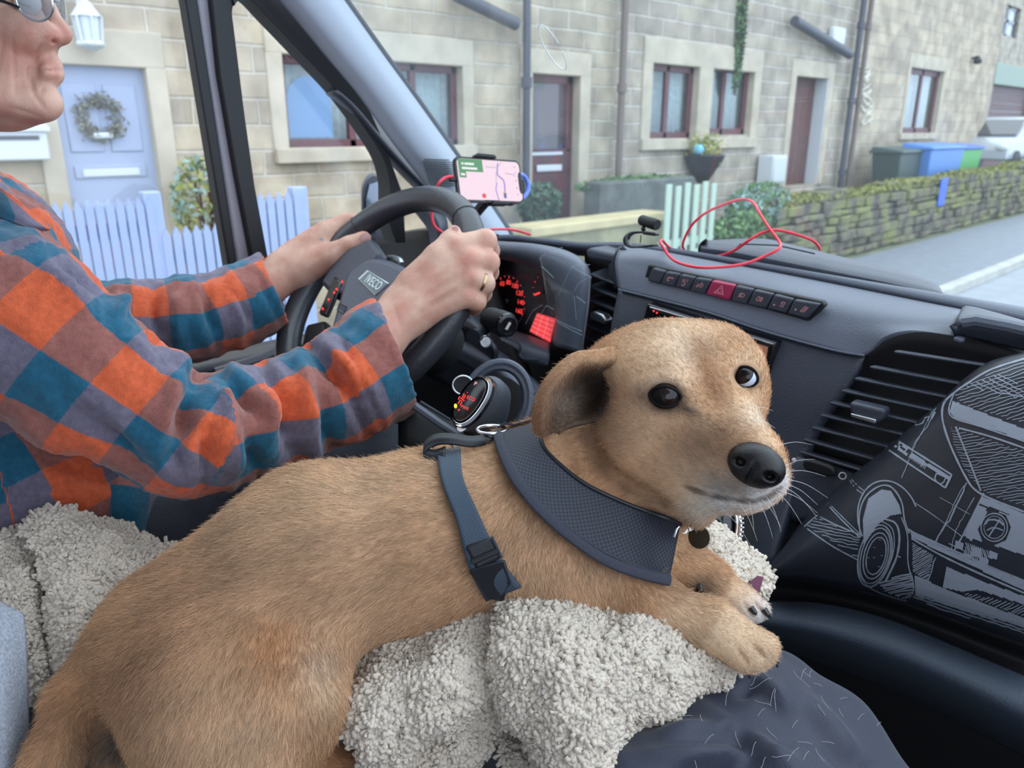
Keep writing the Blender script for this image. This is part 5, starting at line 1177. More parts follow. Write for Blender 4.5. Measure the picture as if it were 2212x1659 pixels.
# rump, tail, hind legs
dg.e(500, 1496, .650, 222, 214, .082, 0, .03, flow=cdir(-.25, 1)); dg.c((610, 1400, .655, 105), (640, 1520, .635, 95), .04, flow=cdir(.1, 1))
dg.c((500, 1620, .625, 128), (545, 1745, .61, 95), .03, flow=DN); dg.c((560, 1680, .66, 60), (770, 1660, .67, 42), .02, flow=cdir(1, .1))
dg.c((255, 1415, .705, 80), (160, 1515, .672, 58), .022, flow=cdir(-.6, .8)); dg.c((160, 1515, .672, 58), (110, 1650, .64, 48), .008, flow=cdir(-.3, 1)); dg.c((110, 1650, .64, 48), (90, 1800, .62, 36), .02, flow=cdir(-.2, 1))
dg.e(250, 1608, .675, 50, 72, .03, -15, .005, flow=DN)
dg.c((1150, 1220, .72, 105), (1395, 1300, .705, 62), .03, flow=cdir(.3, 1))
# fore legs and paws
dg.c((1385, 1308, .70, 62), (1540, 1352, .690, 50), .02, flow=LG_); dg.c((1540, 1352, .690, 50), (1615, 1398, .682, 50), .015, flow=LG_)
for q in ((1600, 1428, 24), (1628, 1424, 26), (1652, 1412, 25), (1660, 1396, 22)): dg.c((1600, 1395, .68, 30), (q[0], q[1] - 4, .668, q[2]), .010, flow=LG_)
dg.c((1420, 1190, .76, 60), (1520, 1250, .765, 47), .025, flow=LG_); dg.c((1520, 1250, .765, 47), (1600, 1300, .765, 38), .015, flow=LG_)
for q in ((1612, 1330, 16), (1632, 1326, 18), (1648, 1318, 16)): dg.c((1590, 1298, .76, 28), (q[0], q[1] - 3, .748, q[2]), .010, flow=LG_)
# head
dg.e(1455, 850, .745, 178, 160, .078, 10, .02, flow=FB); dg.e(1360, 860, .765, 125, 120, .06, 0, .03, flow=FB)
dg.e(1556, 800, .735, 82, 86, .05, 0, .03, flow=cdir(-.3, -1)); dg.e(1385, 965, .735, 118, 112, .055, 25, .03, flow=cdir(-.9, .2))
dg.e(1395, 800, .72, 85, 60, .035, -30, .03, flow=FB); dg.e(1570, 862, .722, 74, 95, .045, 0, .02, flow=cdir(-.2, -1))
dg.c((1490, 930, .70, 112), (1600, 1012, .655, 74), .03, flow=cdir(-.8, -.55)); dg.c((1530, 890, .69, 62), (1628, 975, .640, 50), .03, flow=cdir(-.7, -.7))
dg.e(1628, 1028, .645, 70, 58, .032, 20, .015, flow=cdir(-.8, .3)); dg.c((1480, 1020, .70, 78), (1600, 1050, .66, 50), .02, flow=cdir(-.9, .2))
dg.c((1450, 1060, .71, 60), (1590, 1075, .672, 32), .012, flow=cdir(-.8, .5)); dg.e(1508, 1098, .71, 40, 42, .022, 0, .012, flow=cdir(-.2, 1))
dg.c((1290, 1000, .765, 105), (1440, 1075, .745, 62), .02, flow=cdir(-.6, .8))
# brow ridges and eye hollows
dg.c((1390, 832, .687, 28), (1455, 806, .677, 29), .018, flow=cdir(-.6, -.8)); dg.c((1572, 790, .694, 20), (1622, 775, .70, 18), .016, flow=cdir(.1, -1))
hv, hq = dg.mesh(.0045)
hb = BVHTree.FromPolygons([Vector(v) for v in hv], [tuple(q) for q in hq])
def hit(px, py, bv=None):
    r = nrm(ray(px, py)); h = (bv or hb).ray_cast(Vector(CAM), Vector(r))
    return None if h[0] is None else np.array(h[0])
eyes = []
for px, py, rad in ((1437, 856, .0125), (1611, 814, .0100)):
    p = hit(px, py); eyes.append((p + nrm(p - CAM) * rad * (.55 if px < 1500 else .80), rad, p))
for (c, r, p), (px, py), (ra, rb), ang in zip(eyes, ((1437, 856), (1611, 813)), ((33, 24), (24, 25)), (8, 20)):
    dg.ell(p, [Rm(ra, .68), Rm(rb, .68), .010], camR(px, py, ang), .006, cut=True, flow=FB)
dg.cap(hit(1490, 730) - nrm(ray(1490, 730)) * .010, hit(1540, 850) - nrm(ray(1540, 850)) * .009, .013, .013, .02, cut=True, flow=FB)
dg.ell(P(1266, 852, .706), [Rm(50, .7), Rm(52, .7), .034], camR(1266, 852), .012, cut=True, flow=FB)
# crease behind the jaw and mouth line
ml = [hit(px, py) for px, py in ((1688, 1052), (1650, 1072), (1600, 1078), (1540, 1068), (1480, 1050))]
for a, b_ in zip(ml[:-1], ml[1:]): dg.cap(a, b_, .0034, .0034, .005, cut=True, flow=FB)
nf = [hit(px, py) for px, py in ((1262, 930), (1290, 1000), (1345, 1050), (1420, 1085))]
for a, b_ in zip(nf[:-1], nf[1:]): dg.cap(a, b_, .008, .006, .012, cut=True, flow=FB)
for pts in (((1595, 1400), (1622, 1432)), ((1628, 1395), (1655, 1420)), ((1612, 1300), (1628, 1335)), ((1632, 1300), (1648, 1325))):
    a, b_ = [hit(*q) for q in pts]
    if a is not None and b_ is not None: dg.cap(a, b_, .0012, .0016, .003, cut=True, flow=LG_)
DV, DQ = dg.mesh(.0030); DV = relax(DV, DQ, 2); DN_ = vnormals(DV, DQ)
dbvh = BVHTree.FromPolygons([Vector(v) for v in DV], [tuple(q) for q in DQ])

def fur_fields(V, blob):
    fl = np.zeros_like(V); w = np.zeros(len(V))
    for q in blob.pr:
        if q.get('cut'): continue
        lo, hi = blob.bounds(q); m = ((V > lo - .05) & (V < hi + .05)).all(1)
        if not m.any(): continue
        ww = np.exp(-np.maximum(blob.dist(q, V[m]), 0) / .006) + 1e-6
        fl[m] += ww[:, None] * q.get('flow', BK); w[m] += ww
    return fl / np.maximum(w, 1e-9)[:, None]
TAN = np.array(srgb(200, 160, 124)); LIGHT = np.array(srgb(224, 196, 164)); RUST = np.array(srgb(172, 118, 76)); DARK = np.array(srgb(74, 58, 50)); CREAM = np.array(srgb(226, 214, 196)); WHITE = np.array(srgb(232, 230, 228)); BLACK = np.array(srgb(30, 28, 30)); GREYB = np.array(srgb(96, 84, 76)); BROWN = np.array(srgb(142, 102, 76))
patches = []   # (px, py, radius px, colour, strength, power)
def patch(px, py, r, col, st, pw=2., ry=None, ang=0.): patches.append((px, py, r, col, st, pw, ry or r, ang))
for q in ((520, 1120, 190, LIGHT, .45), (800, 1040, 150, LIGHT, .5), (1000, 1000, 110, LIGHT, .35), (430, 1250, 120, BROWN, .45), (300, 1450, 130, BROWN, .55), (700, 1240, 150, BROWN, .25), (900, 1180, 140, RUST, .18), (590, 1400, 75, RUST, .75), (690, 1440, 45, CREAM, .3), (700, 1500, 40, LIGHT, .6),  # LIGHT along the back is highlight painted into the coat
          (450, 1600, 150, LIGHT, .3), (560, 1650, 90, LIGHT, .35), (165, 1500, 80, RUST, .35), (90, 1580, 55, BROWN, .5), (250, 1608, 58, GREYB, .95), (740, 1650, 80, RUST, .6), (820, 1350, 150, LIGHT, .22), (1150, 1230, 120, LIGHT, .25), (1380, 1300, 70, RUST, .4), (1300, 1240, 80, LIGHT, .25),
          (1640, 1420, 70, LIGHT, .8), (1560, 1365, 80, LIGHT, .8), (1470, 1330, 60, LIGHT, .6), (1640, 1330, 48, WHITE, .9), (1590, 1290, 40, LIGHT, .4), (1510, 1270, 30, GREYB, .7)): patch(*q)  # LIGHT down the near foreleg: highlight put into the fur colour
for q in ((1440, 740, 110, LIGHT, .45), (1500, 700, 70, LIGHT, .5), (1560, 760, 60, RUST, .4), (1540, 850, 45, RUST, .45), (1330, 880, 70, BROWN, .45), (1300, 960, 60, BROWN, .5), (1400, 930, 60, LIGHT, .3), (1470, 960, 60, BROWN, .55), (1530, 950, 55, GREYB, .5), (1580, 940, 45, BROWN, .4), (1600, 880, 40, LIGHT, .3),
          (1500, 1030, 60, LIGHT, .5), (1560, 1060, 48, CREAM, .85), (1640, 1070, 46, WHITE, .95), (1690, 1040, 26, WHITE, .9), (1600, 1040, 28, GREYB, .35), (1508, 1105, 40, CREAM, .95), (1560, 1088, 40, WHITE, .8), (1640, 900, 35, CREAM, .6), (1655, 950, 20, LIGHT, .7),
          (1250, 1010, 60, RUST, .4), (1330, 1050, 60, RUST, .35), (1470, 1120, 40, BROWN, .4)): patch(*q)
for (px, py), rx in zip(((1437, 856), (1611, 815)), (48, 33)): patch(px, py, rx, BLACK, .96, 4., rx * .72, 12)
patch(1490, 888, 30, BLACK, .8, 2., 13, 28); patch(1385, 856, 22, DARK, .6); patch(1440, 884, 40, DARK, .6, 2., 14, 8); patch(1440, 812, 55, LIGHT, .5, 2., 14, -8); patch(1610, 772, 40, LIGHT, .4, 2., 12, -10)
for q in ((1676, 1062, 22, 7, -35), (1650, 1077, 22, 7, -15), (1610, 1082, 26, 7, 5), (1560, 1076, 30, 7, 10), (1505, 1060, 34, 6, 20)): patch(q[0], q[1], q[2], DARK, .85, 4., q[3], q[4])
patch(1560, 1045, 60, GREYB, .4, 2., 26, 15); patch(1615, 1056, 40, GREYB, .35, 2., 18, 0); patch(1545, 985, 60, BROWN, .35); patch(1480, 760, 60, CREAM, .3)
for q in ((1268, 945, 36, 16, 60), (1300, 1010, 40, 16, 50), (1352, 1055, 40, 13, 30), (1425, 1085, 40, 12, 20), (1300, 905, 30, 24, 70)): patch(q[0], q[1], q[2], DARK, .5, 2., q[3], q[4])  # DARK along the neck folds: crease shade painted into the coat
for q in ((1607, 1418, 22, 5, 62), (1643, 1408, 20, 5, 50), (1618, 1318, 20, 4, 60), (1640, 1312, 18, 4, 55)): patch(q[0], q[1], q[2], BROWN, .8, 4., q[3], q[4])  # BROWN between the toes: crease shade painted in
patch(1266, 852, 46, DARK, .9); patch(1634, 1002, 52, BLACK, .97, 4., 40, 20)  # DARK ear hollow: shade painted in; BLACK is the nose skin
patch(1520, 780, 20, RUST, .5, 2., 70, -20); patch(1535, 830, 14, BROWN, .4, 2., 60, -25)
def fur_col(V):
    base = np.tile(TAN, (len(V), 1))
    for px, py, r, col, st, pw, ry, ang in patches:
        h = hit(px, py, dbvh)
        if h is None: continue
        A = camR(px, py, ang); v = (V - h) @ A; d = float(pj(h)[2])
        q = (v[:, 0] / Rm(r, d)) ** 2 + (v[:, 1] / Rm(ry, d)) ** 2 + (v[:, 2] / (Rm(max(r, ry), d) * 1.4 + .01)) ** 2
        w = st * np.exp(-q ** (pw / 2))
        base = base * (1 - w[:, None]) + col * w[:, None]
    n = np.sin(V @ np.array([310., 120, 80])) * np.sin(V @ np.array([-90., 260, 190])) * np.sin(V @ np.array([50., -140, 330]))
    n2 = np.sin(V @ np.array([70., 32, -54])) * np.sin(V @ np.array([-38., 66, 41]))
    return np.clip(base * (1 + .07 * n + .10 * n2)[:, None], 0, 1)
DC = fur_col(DV); DF = fur_fields(DV, dg)

def attr_mat(name, rough, bump=None, hair=False):
    m = mat(name, (.5, .4, .3), rough, spec=.25, bump=bump, sheen=0.); t = m.node_tree; b = t.nodes['Principled BSDF']
    a = t.nodes.new('ShaderNodeAttribute'); a.attribute_name = 'col'
    t.links.new(a.outputs['Color'], b.inputs['Base Color']); return m
M['dogskin'] = attr_mat('dog_coat_under', .8, (900, .3)); M['fur'] = attr_mat('dog_fur', .55)
dog = thing('dog', 'tan dog in black harness lying on a cream fleece blanket, looking back at us', 'dog', P(800, 1400, .75) - [0, 0, .05])
dbody = big_mesh('body', DV, DQ, M['dogskin'], dog, {'col': ('FLOAT_COLOR', np.c_[DC, np.ones(len(DC))])})

def hair(name, V, N, Fl, Cc, Q, n, length, parent, material, lift=.35, jit=.25, rad=.00016, npt=4, curl=0., mask=None, seed=1, lenf=None):
    g = np.random.default_rng(seed)
    T = np.concatenate([Q[:, [0, 1, 2]], Q[:, [0, 2, 3]]]) if Q.shape[1] == 4 else Q
    if mask is not None: T = T[mask[T].all(1)]
    ar = np.linalg.norm(np.cross(V[T[:, 1]] - V[T[:, 0]], V[T[:, 2]] - V[T[:, 0]]), axis=1)
    k = g.choice(len(T), n, p=ar / ar.sum()); a, b_ = g.random(n), g.random(n); f = a + b_ > 1; a[f], b_[f] = 1 - a[f], 1 - b_[f]
    w = np.stack([1 - a - b_, a, b_], 1); mixf = lambda A: (A[T[k]] * w[:, :, None]).sum(1)
    p, nn, fl, cc = mixf(V), mixf(N), mixf(Fl), mixf(Cc); nn = nrm_rows(nn)
    fl = fl - nn * (fl * nn).sum(1)[:, None]; fl = nrm_rows(fl + g.normal(size=fl.shape) * jit)
    L = length * g.uniform(.6, 1.2, n)
    if lenf is not None: L = L * lenf(p)
    pts = []
    for i in range(npt):
        t = i / (npt - 1); q = p + L[:, None] * (fl * t * (1 - .1 * t) + nn * lift * (t - .75 * t * t)) - nn * .0006
        pts.append(q)
    pts = np.stack(pts, 1)
    hc = bpy.data.hair_curves.new(name); hc.add_curves([npt] * n)
    hc.points.foreach_set('position', pts.astype(np.float32).ravel())
    ra = hc.attributes.get('radius') or hc.attributes.new('radius', 'FLOAT', 'POINT')
    ra.data.foreach_set('value', np.tile(np.linspace(rad, rad * .25, npt), n).astype(np.float32))
    ca = hc.attributes.new('col', 'FLOAT_COLOR', 'CURVE'); cc = np.clip(cc * g.uniform(.62, 1.42, (n, 1)), 0, 1)
    ca.data.foreach_set('color', np.c_[cc, np.ones(n)].astype(np.float32).ravel())
    o = bpy.data.objects.new(name, hc); hc.materials.append(material); link(o, parent); o['kind'] = 'stuff'
    return o
# bare skin round the eyes and nose pad carries no hair
nose_p = hit(1634, 1000, dbvh); hm = np.ones(len(DV), bool)
for (c, r, p), (px, py), (ra, rb), ang in zip(eyes, ((1437, 856), (1611, 813)), ((38, 27), (28, 28)), (8, 20)):
    v = (DV - p) @ camR(px, py, ang); hm &= ~(((v[:, 0] / Rm(ra, .69)) ** 2 + (v[:, 1] / Rm(rb, .69)) ** 2 < 1) & (np.abs(v[:, 2]) < .03))
hc_ = hit(1455, 900, dbvh)
headf = lambda p: np.where((np.linalg.norm(p - P(1480, 900, .72), axis=1) < .125) | (np.linalg.norm(p - P(1610, 1400, .68), axis=1) < .045) | (np.linalg.norm(p - P(1610, 1310, .76), axis=1) < .04), .5, 1.0)
seen = ((DV - CAM) * DN_).sum(1) < .25 * np.linalg.norm(DV - CAM, axis=1)
hair('fur', DV, DN_, DF, DC, DQ, 300000, .0105, dbody, M['fur'], .28, .22, .00017, 4, mask=hm & seen, lenf=headf)

# nose
A = camR(1634, 1000, 28); np_ = nose_p + nrm(nose_p - CAM) * .008
nb = Blob(); s_ = .645 / F
nb.ell(np_ + A[:, 0] * 2 * s_, [56 * s_, 42 * s_, .017], A, .008); nb.ell(np_ + A[:, 0] * -28 * s_ + A[:, 1] * -12 * s_, [26 * s_, 24 * s_, .012], A, .008); nb.ell(np_ + A[:, 0] * 30 * s_ + A[:, 1] * -6 * s_ , [26 * s_, 26 * s_, .014], A, .008); nb.ell(np_ + A[:, 1] * -30 * s_, [34 * s_, 20 * s_, .012], A, .008)
for q, f_ in ((-30, 1), (36, 1)):
    c = np_ + A[:, 0] * q * s_ + A[:, 1] * -13 * s_ - A[:, 2] * .015; nb.ell(c, [11 * s_, 8 * s_, .009], A, .004, cut=True); nb.cap(c, c + A[:, 0] * math.copysign(18, q) * s_ + A[:, 1] * -6 * s_ + A[:, 2] * .004, .0022, .0016, .003, cut=True)
nb.cap(np_ - A[:, 2] * .017 + A[:, 1] * -5 * s_, np_ - A[:, 2] * .010 + A[:, 1] * -45 * s_, .0011, .0011, .003, cut=True)
nv_, nq_ = nb.mesh(.0011); nv_ = relax(nv_, nq_, 1); big_mesh('nose', nv_, nq_, mat('dog_nose', srgb(17, 16, 18), .25, spec=.4, bump=(1400, .3)), dbody)
# eyes
M['iris'] = mat('dog_iris', srgb(34, 24, 20), .12, spec=.35); M['pupil'] = mat('dog_pupil', (.004, .004, .005), .08, spec=.35); M['sclera'] = mat('dog_eye_white', srgb(196, 206, 222), .2); M['lid'] = mat('dog_eyelid', srgb(20, 17, 17), .75, spec=.15)
for (c, r, p), (px, py), (ra, rb), ang, wh in zip(eyes, ((1437, 856), (1611, 813)), ((32, 23), (25, 24)), (8, 24), (0, 1)):
    eo = MB().ell(c, (r, r, r), nu=28, nv=18).build('eyeball', M['sclera'] if wh else M['lid'], dbody, smooth=True)
    f = nrm(nrm(CAM - c) + cdir(-.14 if wh else .12, -.14 if wh else -.05) * 1.); u = nrm(np.cross(f, [0, 0, 1])); v = np.cross(u, f)
    def cap_(rr, a, n=8): return [(rr * math.sin(t), rr * math.cos(t)) for t in np.linspace(a, 0.0, n)]
    MB().lathe(c, f, cap_(r * 1.012, 1.16 if wh else 1.15), 28).build('iris', M['iris'], eo, smooth=True); MB().lathe(c, f, cap_(r * 1.022, .52), 28).build('pupil', M['pupil'], eo, smooth=True)
    lid = []
    for t in np.linspace(0, 2 * np.pi, 40, endpoint=False):
        A2 = camR(px, py, ang); ct, st_ = math.cos(t), math.sin(t); e = A2[:, 0] * Rm(ra, .69) * ct + A2[:, 1] * Rm(rb, .69) * math.copysign(abs(st_) ** 1.25, st_) * (.85 if st_ > 0 else .95)
        o_ = c + e; dd = math.sqrt(max((r * 1.03) ** 2 - min((e ** 2).sum(), r * r * .98), (r * .25) ** 2)); lid.append(o_ - A2[:, 2] * dd * .95)
    MB().tube(lid, .0015, 10, closed=True).build('eyelid', M['lid'], dbody, smooth=True)
# claws
M['claw'] = mat('dark_claw', srgb(52, 48, 52), .35)
for px, py, dx, dy, d in ((1622, 1312, 14, 18, .745), (1650, 1316, 12, 16, .745), (1510, 1262, 4, 26, .74)):
    h = hit(px, py, dbvh); h = P(px, py, d) if h is None else h
    MB().tube([h, h + cdir(dx, dy, -.1) * .006 + nrm(CAM - h) * .002, h + cdir(dx, dy, .5) * .012], [.0032, .0026, .0006], 8).build('claw', M['claw'], dbody, smooth=True)
for px, py in ((1672, 1424), (1612, 1448)):
    h = P(px, py, .672); MB().tube([h, h + cdir(.6, .8) * .004, h + cdir(.4, 1) * .008], [.0026, .002, .0005], 8).build('claw', M['claw'], dbody, smooth=True)
# ear: a cupped flap, inside towards us
erow = [[(1328, 748, .706), (1285, 755, .700), (1240, 761, .695), (1196, 795, .690), (1166, 838, .686), (1151, 886, .686), (1152, 930, .690), (1174, 946, .694)],
        [(1330, 775, .694), (1290, 784, .690), (1252, 790, .690), (1216, 816, .682), (1188, 852, .678), (1176, 894, .678), (1174, 925, .684), (1180, 941, .690)],
        [(1325, 800, .696), (1292, 812, .714), (1262, 820, .726), (1236, 842, .728), (1214, 870, .716), (1202, 898, .704), (1197, 920, .698), (1192, 936, .696)],
        [(1316, 840, .700), (1298, 858, .718), (1276, 866, .732), (1256, 878, .728), (1238, 892, .714), (1222, 906, .706), (1212, 922, .702), (1204, 934, .700)],
        [(1306, 892, .702), (1290, 903, .706), (1270, 908, .708), (1254, 911, .708), (1242, 915, .706), (1231, 920, .704), (1221, 928, .702), (1208, 935, .700)]]
eg = [resample(cr([P(*q) for q in r], 8), 48) for r in erow]; eg = np.array([cr([eg[i][k] for i in range(5)], 8) for k in range(48)])   # 48 x 33
n_, m_ = eg.shape[:2]; EV = eg.reshape(-1, 3); EQ = np.array([(i * m_ + j, i * m_ + j + 1, (i + 1) * m_ + j + 1, (i + 1) * m_ + j) for i in range(n_ - 1) for j in range(m_ - 1)])
EN = vnormals(EV, EQ)
if (EN * (CAM - EV)).sum() < 0: EQ = EQ[:, ::-1]; EN = -EN
ev = np.tile(np.linspace(0, 1, m_), n_); eu = np.repeat(np.linspace(0, 1, n_), m_)
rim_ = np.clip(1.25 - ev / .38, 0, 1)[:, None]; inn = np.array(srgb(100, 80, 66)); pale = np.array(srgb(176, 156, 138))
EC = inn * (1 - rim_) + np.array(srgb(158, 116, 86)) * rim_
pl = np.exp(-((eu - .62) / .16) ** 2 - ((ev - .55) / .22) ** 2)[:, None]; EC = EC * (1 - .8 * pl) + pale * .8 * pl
dk = np.exp(-((eu - .2) / .28) ** 2 - ((ev - .72) / .3) ** 2)[:, None]; EC = EC * (1 - .9 * dk) + np.array(srgb(44, 36, 32)) * .9 * dk  # hollow beside the head darkened: its shade put into the colour
tp_ = np.clip(1.3 - eu / .6, 0, 1)[:, None] * np.clip(1.4 - ev / .24, 0, 1)[:, None]; EC = EC * (1 - tp_) + TAN * tp_
ear = big_mesh('ear', EV, EQ, M['dogskin'], dbody, {'col': ('FLOAT_COLOR', np.c_[EC, np.ones(len(EC))])}); solid(ear, .0045, -1.)
EF = np.tile(cdir(-.7, .7), (len(EV), 1)); ib = ev > .35; EF[ib] = cdir(-.8, .35)
hair('ear_fur', EV, EN, EF, EC, EQ, 14000, .0055, ear, M['fur'], .45, .35, .00014, 4, seed=3)
# back of the ear, fur lying over the edge
EV2 = EV - EN * .005; hair('ear_fur', EV2, -EN, np.tile(cdir(-.8, .6), (len(EV), 1)), np.tile(TAN * .95, (len(EV), 1)), EQ, 9000, .007, ear, M['fur'], .3, .25, .00015, 4, seed=4)
# far ear, folded back behind the head
fg = [[(1572, 742, .770), (1604, 752, .785), (1618, 790, .80), (1612, 830, .81)], [(1566, 752, .79), (1596, 764, .81), (1606, 800, .825), (1600, 838, .825)], [(1556, 768, .80), (1580, 790, .82), (1588, 820, .83), (1590, 846, .83)]]
fe = surf('ear', fg, M['dogskin'], dbody, 0, 20, 5); V_ = np.array([v.co for v in fe.data.vertices]); a_ = fe.data.attributes.new('col', 'FLOAT_COLOR', 'POINT'); a_.data.foreach_set('color', np.tile(np.r_[BROWN, 1.], (len(V_), 1)).astype(np.float32).ravel()); solid(fe, .005, 0.)
# whiskers
wk = MB()
for px, py, dx, dy, L in ((1690, 1010, 1, -.5, .03), (1695, 1020, 1, -.1, .034), (1698, 1035, 1, .25, .036), (1692, 1050, .9, .6, .034), (1690, 960, 1, -.2, .026), (1680, 1065, .8, .8, .03), (1660, 1080, .5, 1, .026), (1640, 1088, .5, 1, .028), (1600, 1092, .6, 1, .03), (1560, 1100, .9, .9, .04), (1620, 1090, .2, 1, .02), (1698, 1045, 1, .45, .03), (1685, 1060, .9, .35, .034), (1650, 1084, .8, .9, .024), (1612, 770, .4, -1, .018), (1640, 880, 1, .05, .014), (1645, 910, 1, .3, .014)):
    h = hit(px - dx * 6, py - dy * 6, dbvh); h = P(px, py, .655) if h is None else h; d0 = cdir(dx, dy, -.1); bnd = cdir(-dy * .2, 1, 0) * L * .18
    wk.tube(cr([h, h + d0 * L * .5, h + d0 * L + bnd], 5), np.linspace(.00022, .00006, 11), 5)
wk.build('whiskers', mat('white_whisker', srgb(235, 235, 238), .4), dbody, smooth=True)['kind'] = 'stuff'

# ------------------------------------------------------------------ harness and collar tag
M['web'] = None
def web_mat(name, c1, c2, sc, rough=.7):
    m = bpy.data.materials.new(name); m.use_nodes = True; t = m.node_tree; b = t.nodes['Principled BSDF']; b.inputs['Roughness'].default_value = rough
    uv = t.nodes.new('ShaderNodeAttribute'); uv.attribute_name = 'weave'
    ck = t.nodes.new('ShaderNodeTexChecker'); ck.inputs['Scale'].default_value = sc; ck.inputs['Color1'].default_value = tuple(c1) + (1,); ck.inputs['Color2'].default_value = tuple(c2) + (1,)
    t.links.new(uv.outputs['Vector'], ck.inputs['Vector']); t.links.new(ck.outputs['Color'], b.inputs['Base Color'])
    bp = t.nodes.new('ShaderNodeBump'); bp.inputs['Strength'].default_value = .5; bp.inputs['Distance'].default_value = .001; t.links.new(ck.outputs['Fac'], bp.inputs['Height']); t.links.new(bp.outputs[0], b.inputs['Normal'])
    return m
M['web'] = web_mat('blue_black_webbing', srgb(66, 84, 102), srgb(40, 50, 64), 1.)
M['mesh'] = web_mat('dark_air_mesh', srgb(58, 62, 74), srgb(36, 39, 49), 1.)
M['bind'] = mat('grey_binding_tape', srgb(60, 63, 76), .8, bump=(900, .5)); M['hblack'] = mat('harness_black', srgb(24, 26, 34), .5)
harness = bpy.data.objects.new('harness', None); link(harness, dog); harness['label'] = 'dark harness with mesh neck piece and side strap'
def wrap_sheet(name, left, right, n, m, lift, mt, parent, tail=3, cell=(.0022, .0022)):
    """a strip lying on the dog between two picture curves; its ends run on round the far side of the body"""
    Lc, Rc = resample(cr(left, 8), n), resample(cr(right, 8), n); G = []
    last = .74
    for i in range(n):
        row = []
        for j in range(m):
            q = Lc[i] + (Rc[i] - Lc[i]) * j / (m - 1); h = hit(*q, dbvh)
            row.append(None if h is None else h - nrm(ray(*q)) * lift)
        ok = [k for k in range(m) if row[k] is not None]
        for j in range(m):
            if row[j] is None:
                q = Lc[i] + (Rc[i] - Lc[i]) * j / (m - 1)
                d = float(pj(row[min(ok, key=lambda k: abs(k - j))])[2]) if ok else last
                row[j] = P(q[0], q[1], d)
        last = float(np.mean([pj(r)[2] for r in row])); G.append(row)
    G = np.array(G)
    for _ in range(3): 
        D = (G - CAM) @ RM; z = -D[..., 2]; zz = z.copy(); zz[1:-1] = .25 * z[:-2] + .5 * z[1:-1] + .25 * z[2:]; zz[:, 1:-1] = .25 * zz[:, :-2] + .5 * zz[:, 1:-1] + .25 * zz[:, 2:]
        G = CAM + (G - CAM) * (np.minimum(zz, z + .001) / z)[..., None]
    n2, m2 = G.shape[:2]; V = G.reshape(-1, 3)
    Q = np.array([(i * m2 + j, i * m2 + j + 1, (i + 1) * m2 + j + 1, (i + 1) * m2 + j) for i in range(n2 - 1) for j in range(m2 - 1)])
    N = vnormals(V, Q)
    if (N * (CAM - V)).sum() < 0: Q = Q[:, ::-1]
    U = np.cumsum(np.r_[0, np.linalg.norm(np.diff(G.mean(1), axis=0), axis=1)]) / cell[0]; Wd = np.array([np.linspace(0, np.linalg.norm(g[-1] - g[0]), m2) for g in G]) / cell[1]
    at = np.stack([np.repeat(U, m2), Wd.ravel(), np.full(n2 * m2, .5)], 1)
    o = big_mesh(name, V, Q, mt, parent, {'weave': ('FLOAT_VECTOR', at)}); solid(o, .003, -1.); return o, G
neckL = [(1074, 934), (1090, 985), (1118, 1040), (1165, 1098), (1225, 1152), (1300, 1205), (1375, 1236), (1446, 1254)]
neckR = [(1170, 908), (1172, 960), (1206, 1000), (1262, 1044), (1330, 1078), (1395, 1104), (1440, 1120), (1470, 1133)]
npc, NG = wrap_sheet('neck_piece', neckL, neckR, 60, 16, .016, M['mesh'], harness, cell=(.0024, .0024))
pts = [g[0] for g in NG]; MB().tube(resample(np.array(pts), 60), .0032, 8, flat=(CAM - pts[20], 1.6)).build('binding', M['bind'], npc, smooth=True)
pts = [g[1] * .5 + g[2] * .5 - nrm(g[1] - CAM) * .0022 for g in NG]; MB().tube(np.array(pts), .0008, 6).build('seam_stitching', M['bind'], npc, smooth=True)
pts = [g[-1] for g in NG]; MB().tube(np.array(pts), .002, 8).build('binding', M['hblack'], npc, smooth=True)
strap, SG = wrap_sheet('side_strap', [(944, 976), (955, 1040), (985, 1120), (1003, 1190), (1018, 1240), (1050, 1300)], [(995, 962), (1000, 1030), (1030, 1100), (1062, 1170), (1085, 1215), (1125, 1270)], 40, 8, .0105, M['web'], harness, cell=(.0013, .0013))
b = MB(); 
bq = [(1004, 1180), (1062, 1160), (1084, 1205), (1030, 1232)]; ctr = np.array([hit(*q, dbvh) for q in bq]); ctr = ctr - nrm(ctr.mean(0) - CAM) * .013
bk = MB().prism(ctr, nrm(ctr.mean(0) - CAM) * .008).build('buckle', M['hblack'], harness, bevel=.003, seg=3)
a, b_ = ctr[0] * .35 + ctr[3] * .65, ctr[1] * .35 + ctr[2] * .65; w = nrm(CAM - a) * .0012
MB().tube([a + w, b_ + w], .0028, 8).build('buckle_slot', M['blk'], bk, smooth=True); MB().tube([ctr[1] + w, ctr[2] + w], .0012, 6).build('buckle_edge', M['dash'], bk, smooth=True)
big_ = [(1012, 1232), (1090, 1208), (1105, 1260), (1085, 1300), (1050, 1290)]; c2 = np.array([hit(*q, dbvh) if hit(*q, dbvh) is not None else P(*q, .69) for q in big_]); c2 = c2 - nrm(c2.mean(0) - CAM) * .012
MB().prism(c2, nrm(c2.mean(0) - CAM) * .005).build('lower_strap', M['hblack'], harness, bevel=.002)
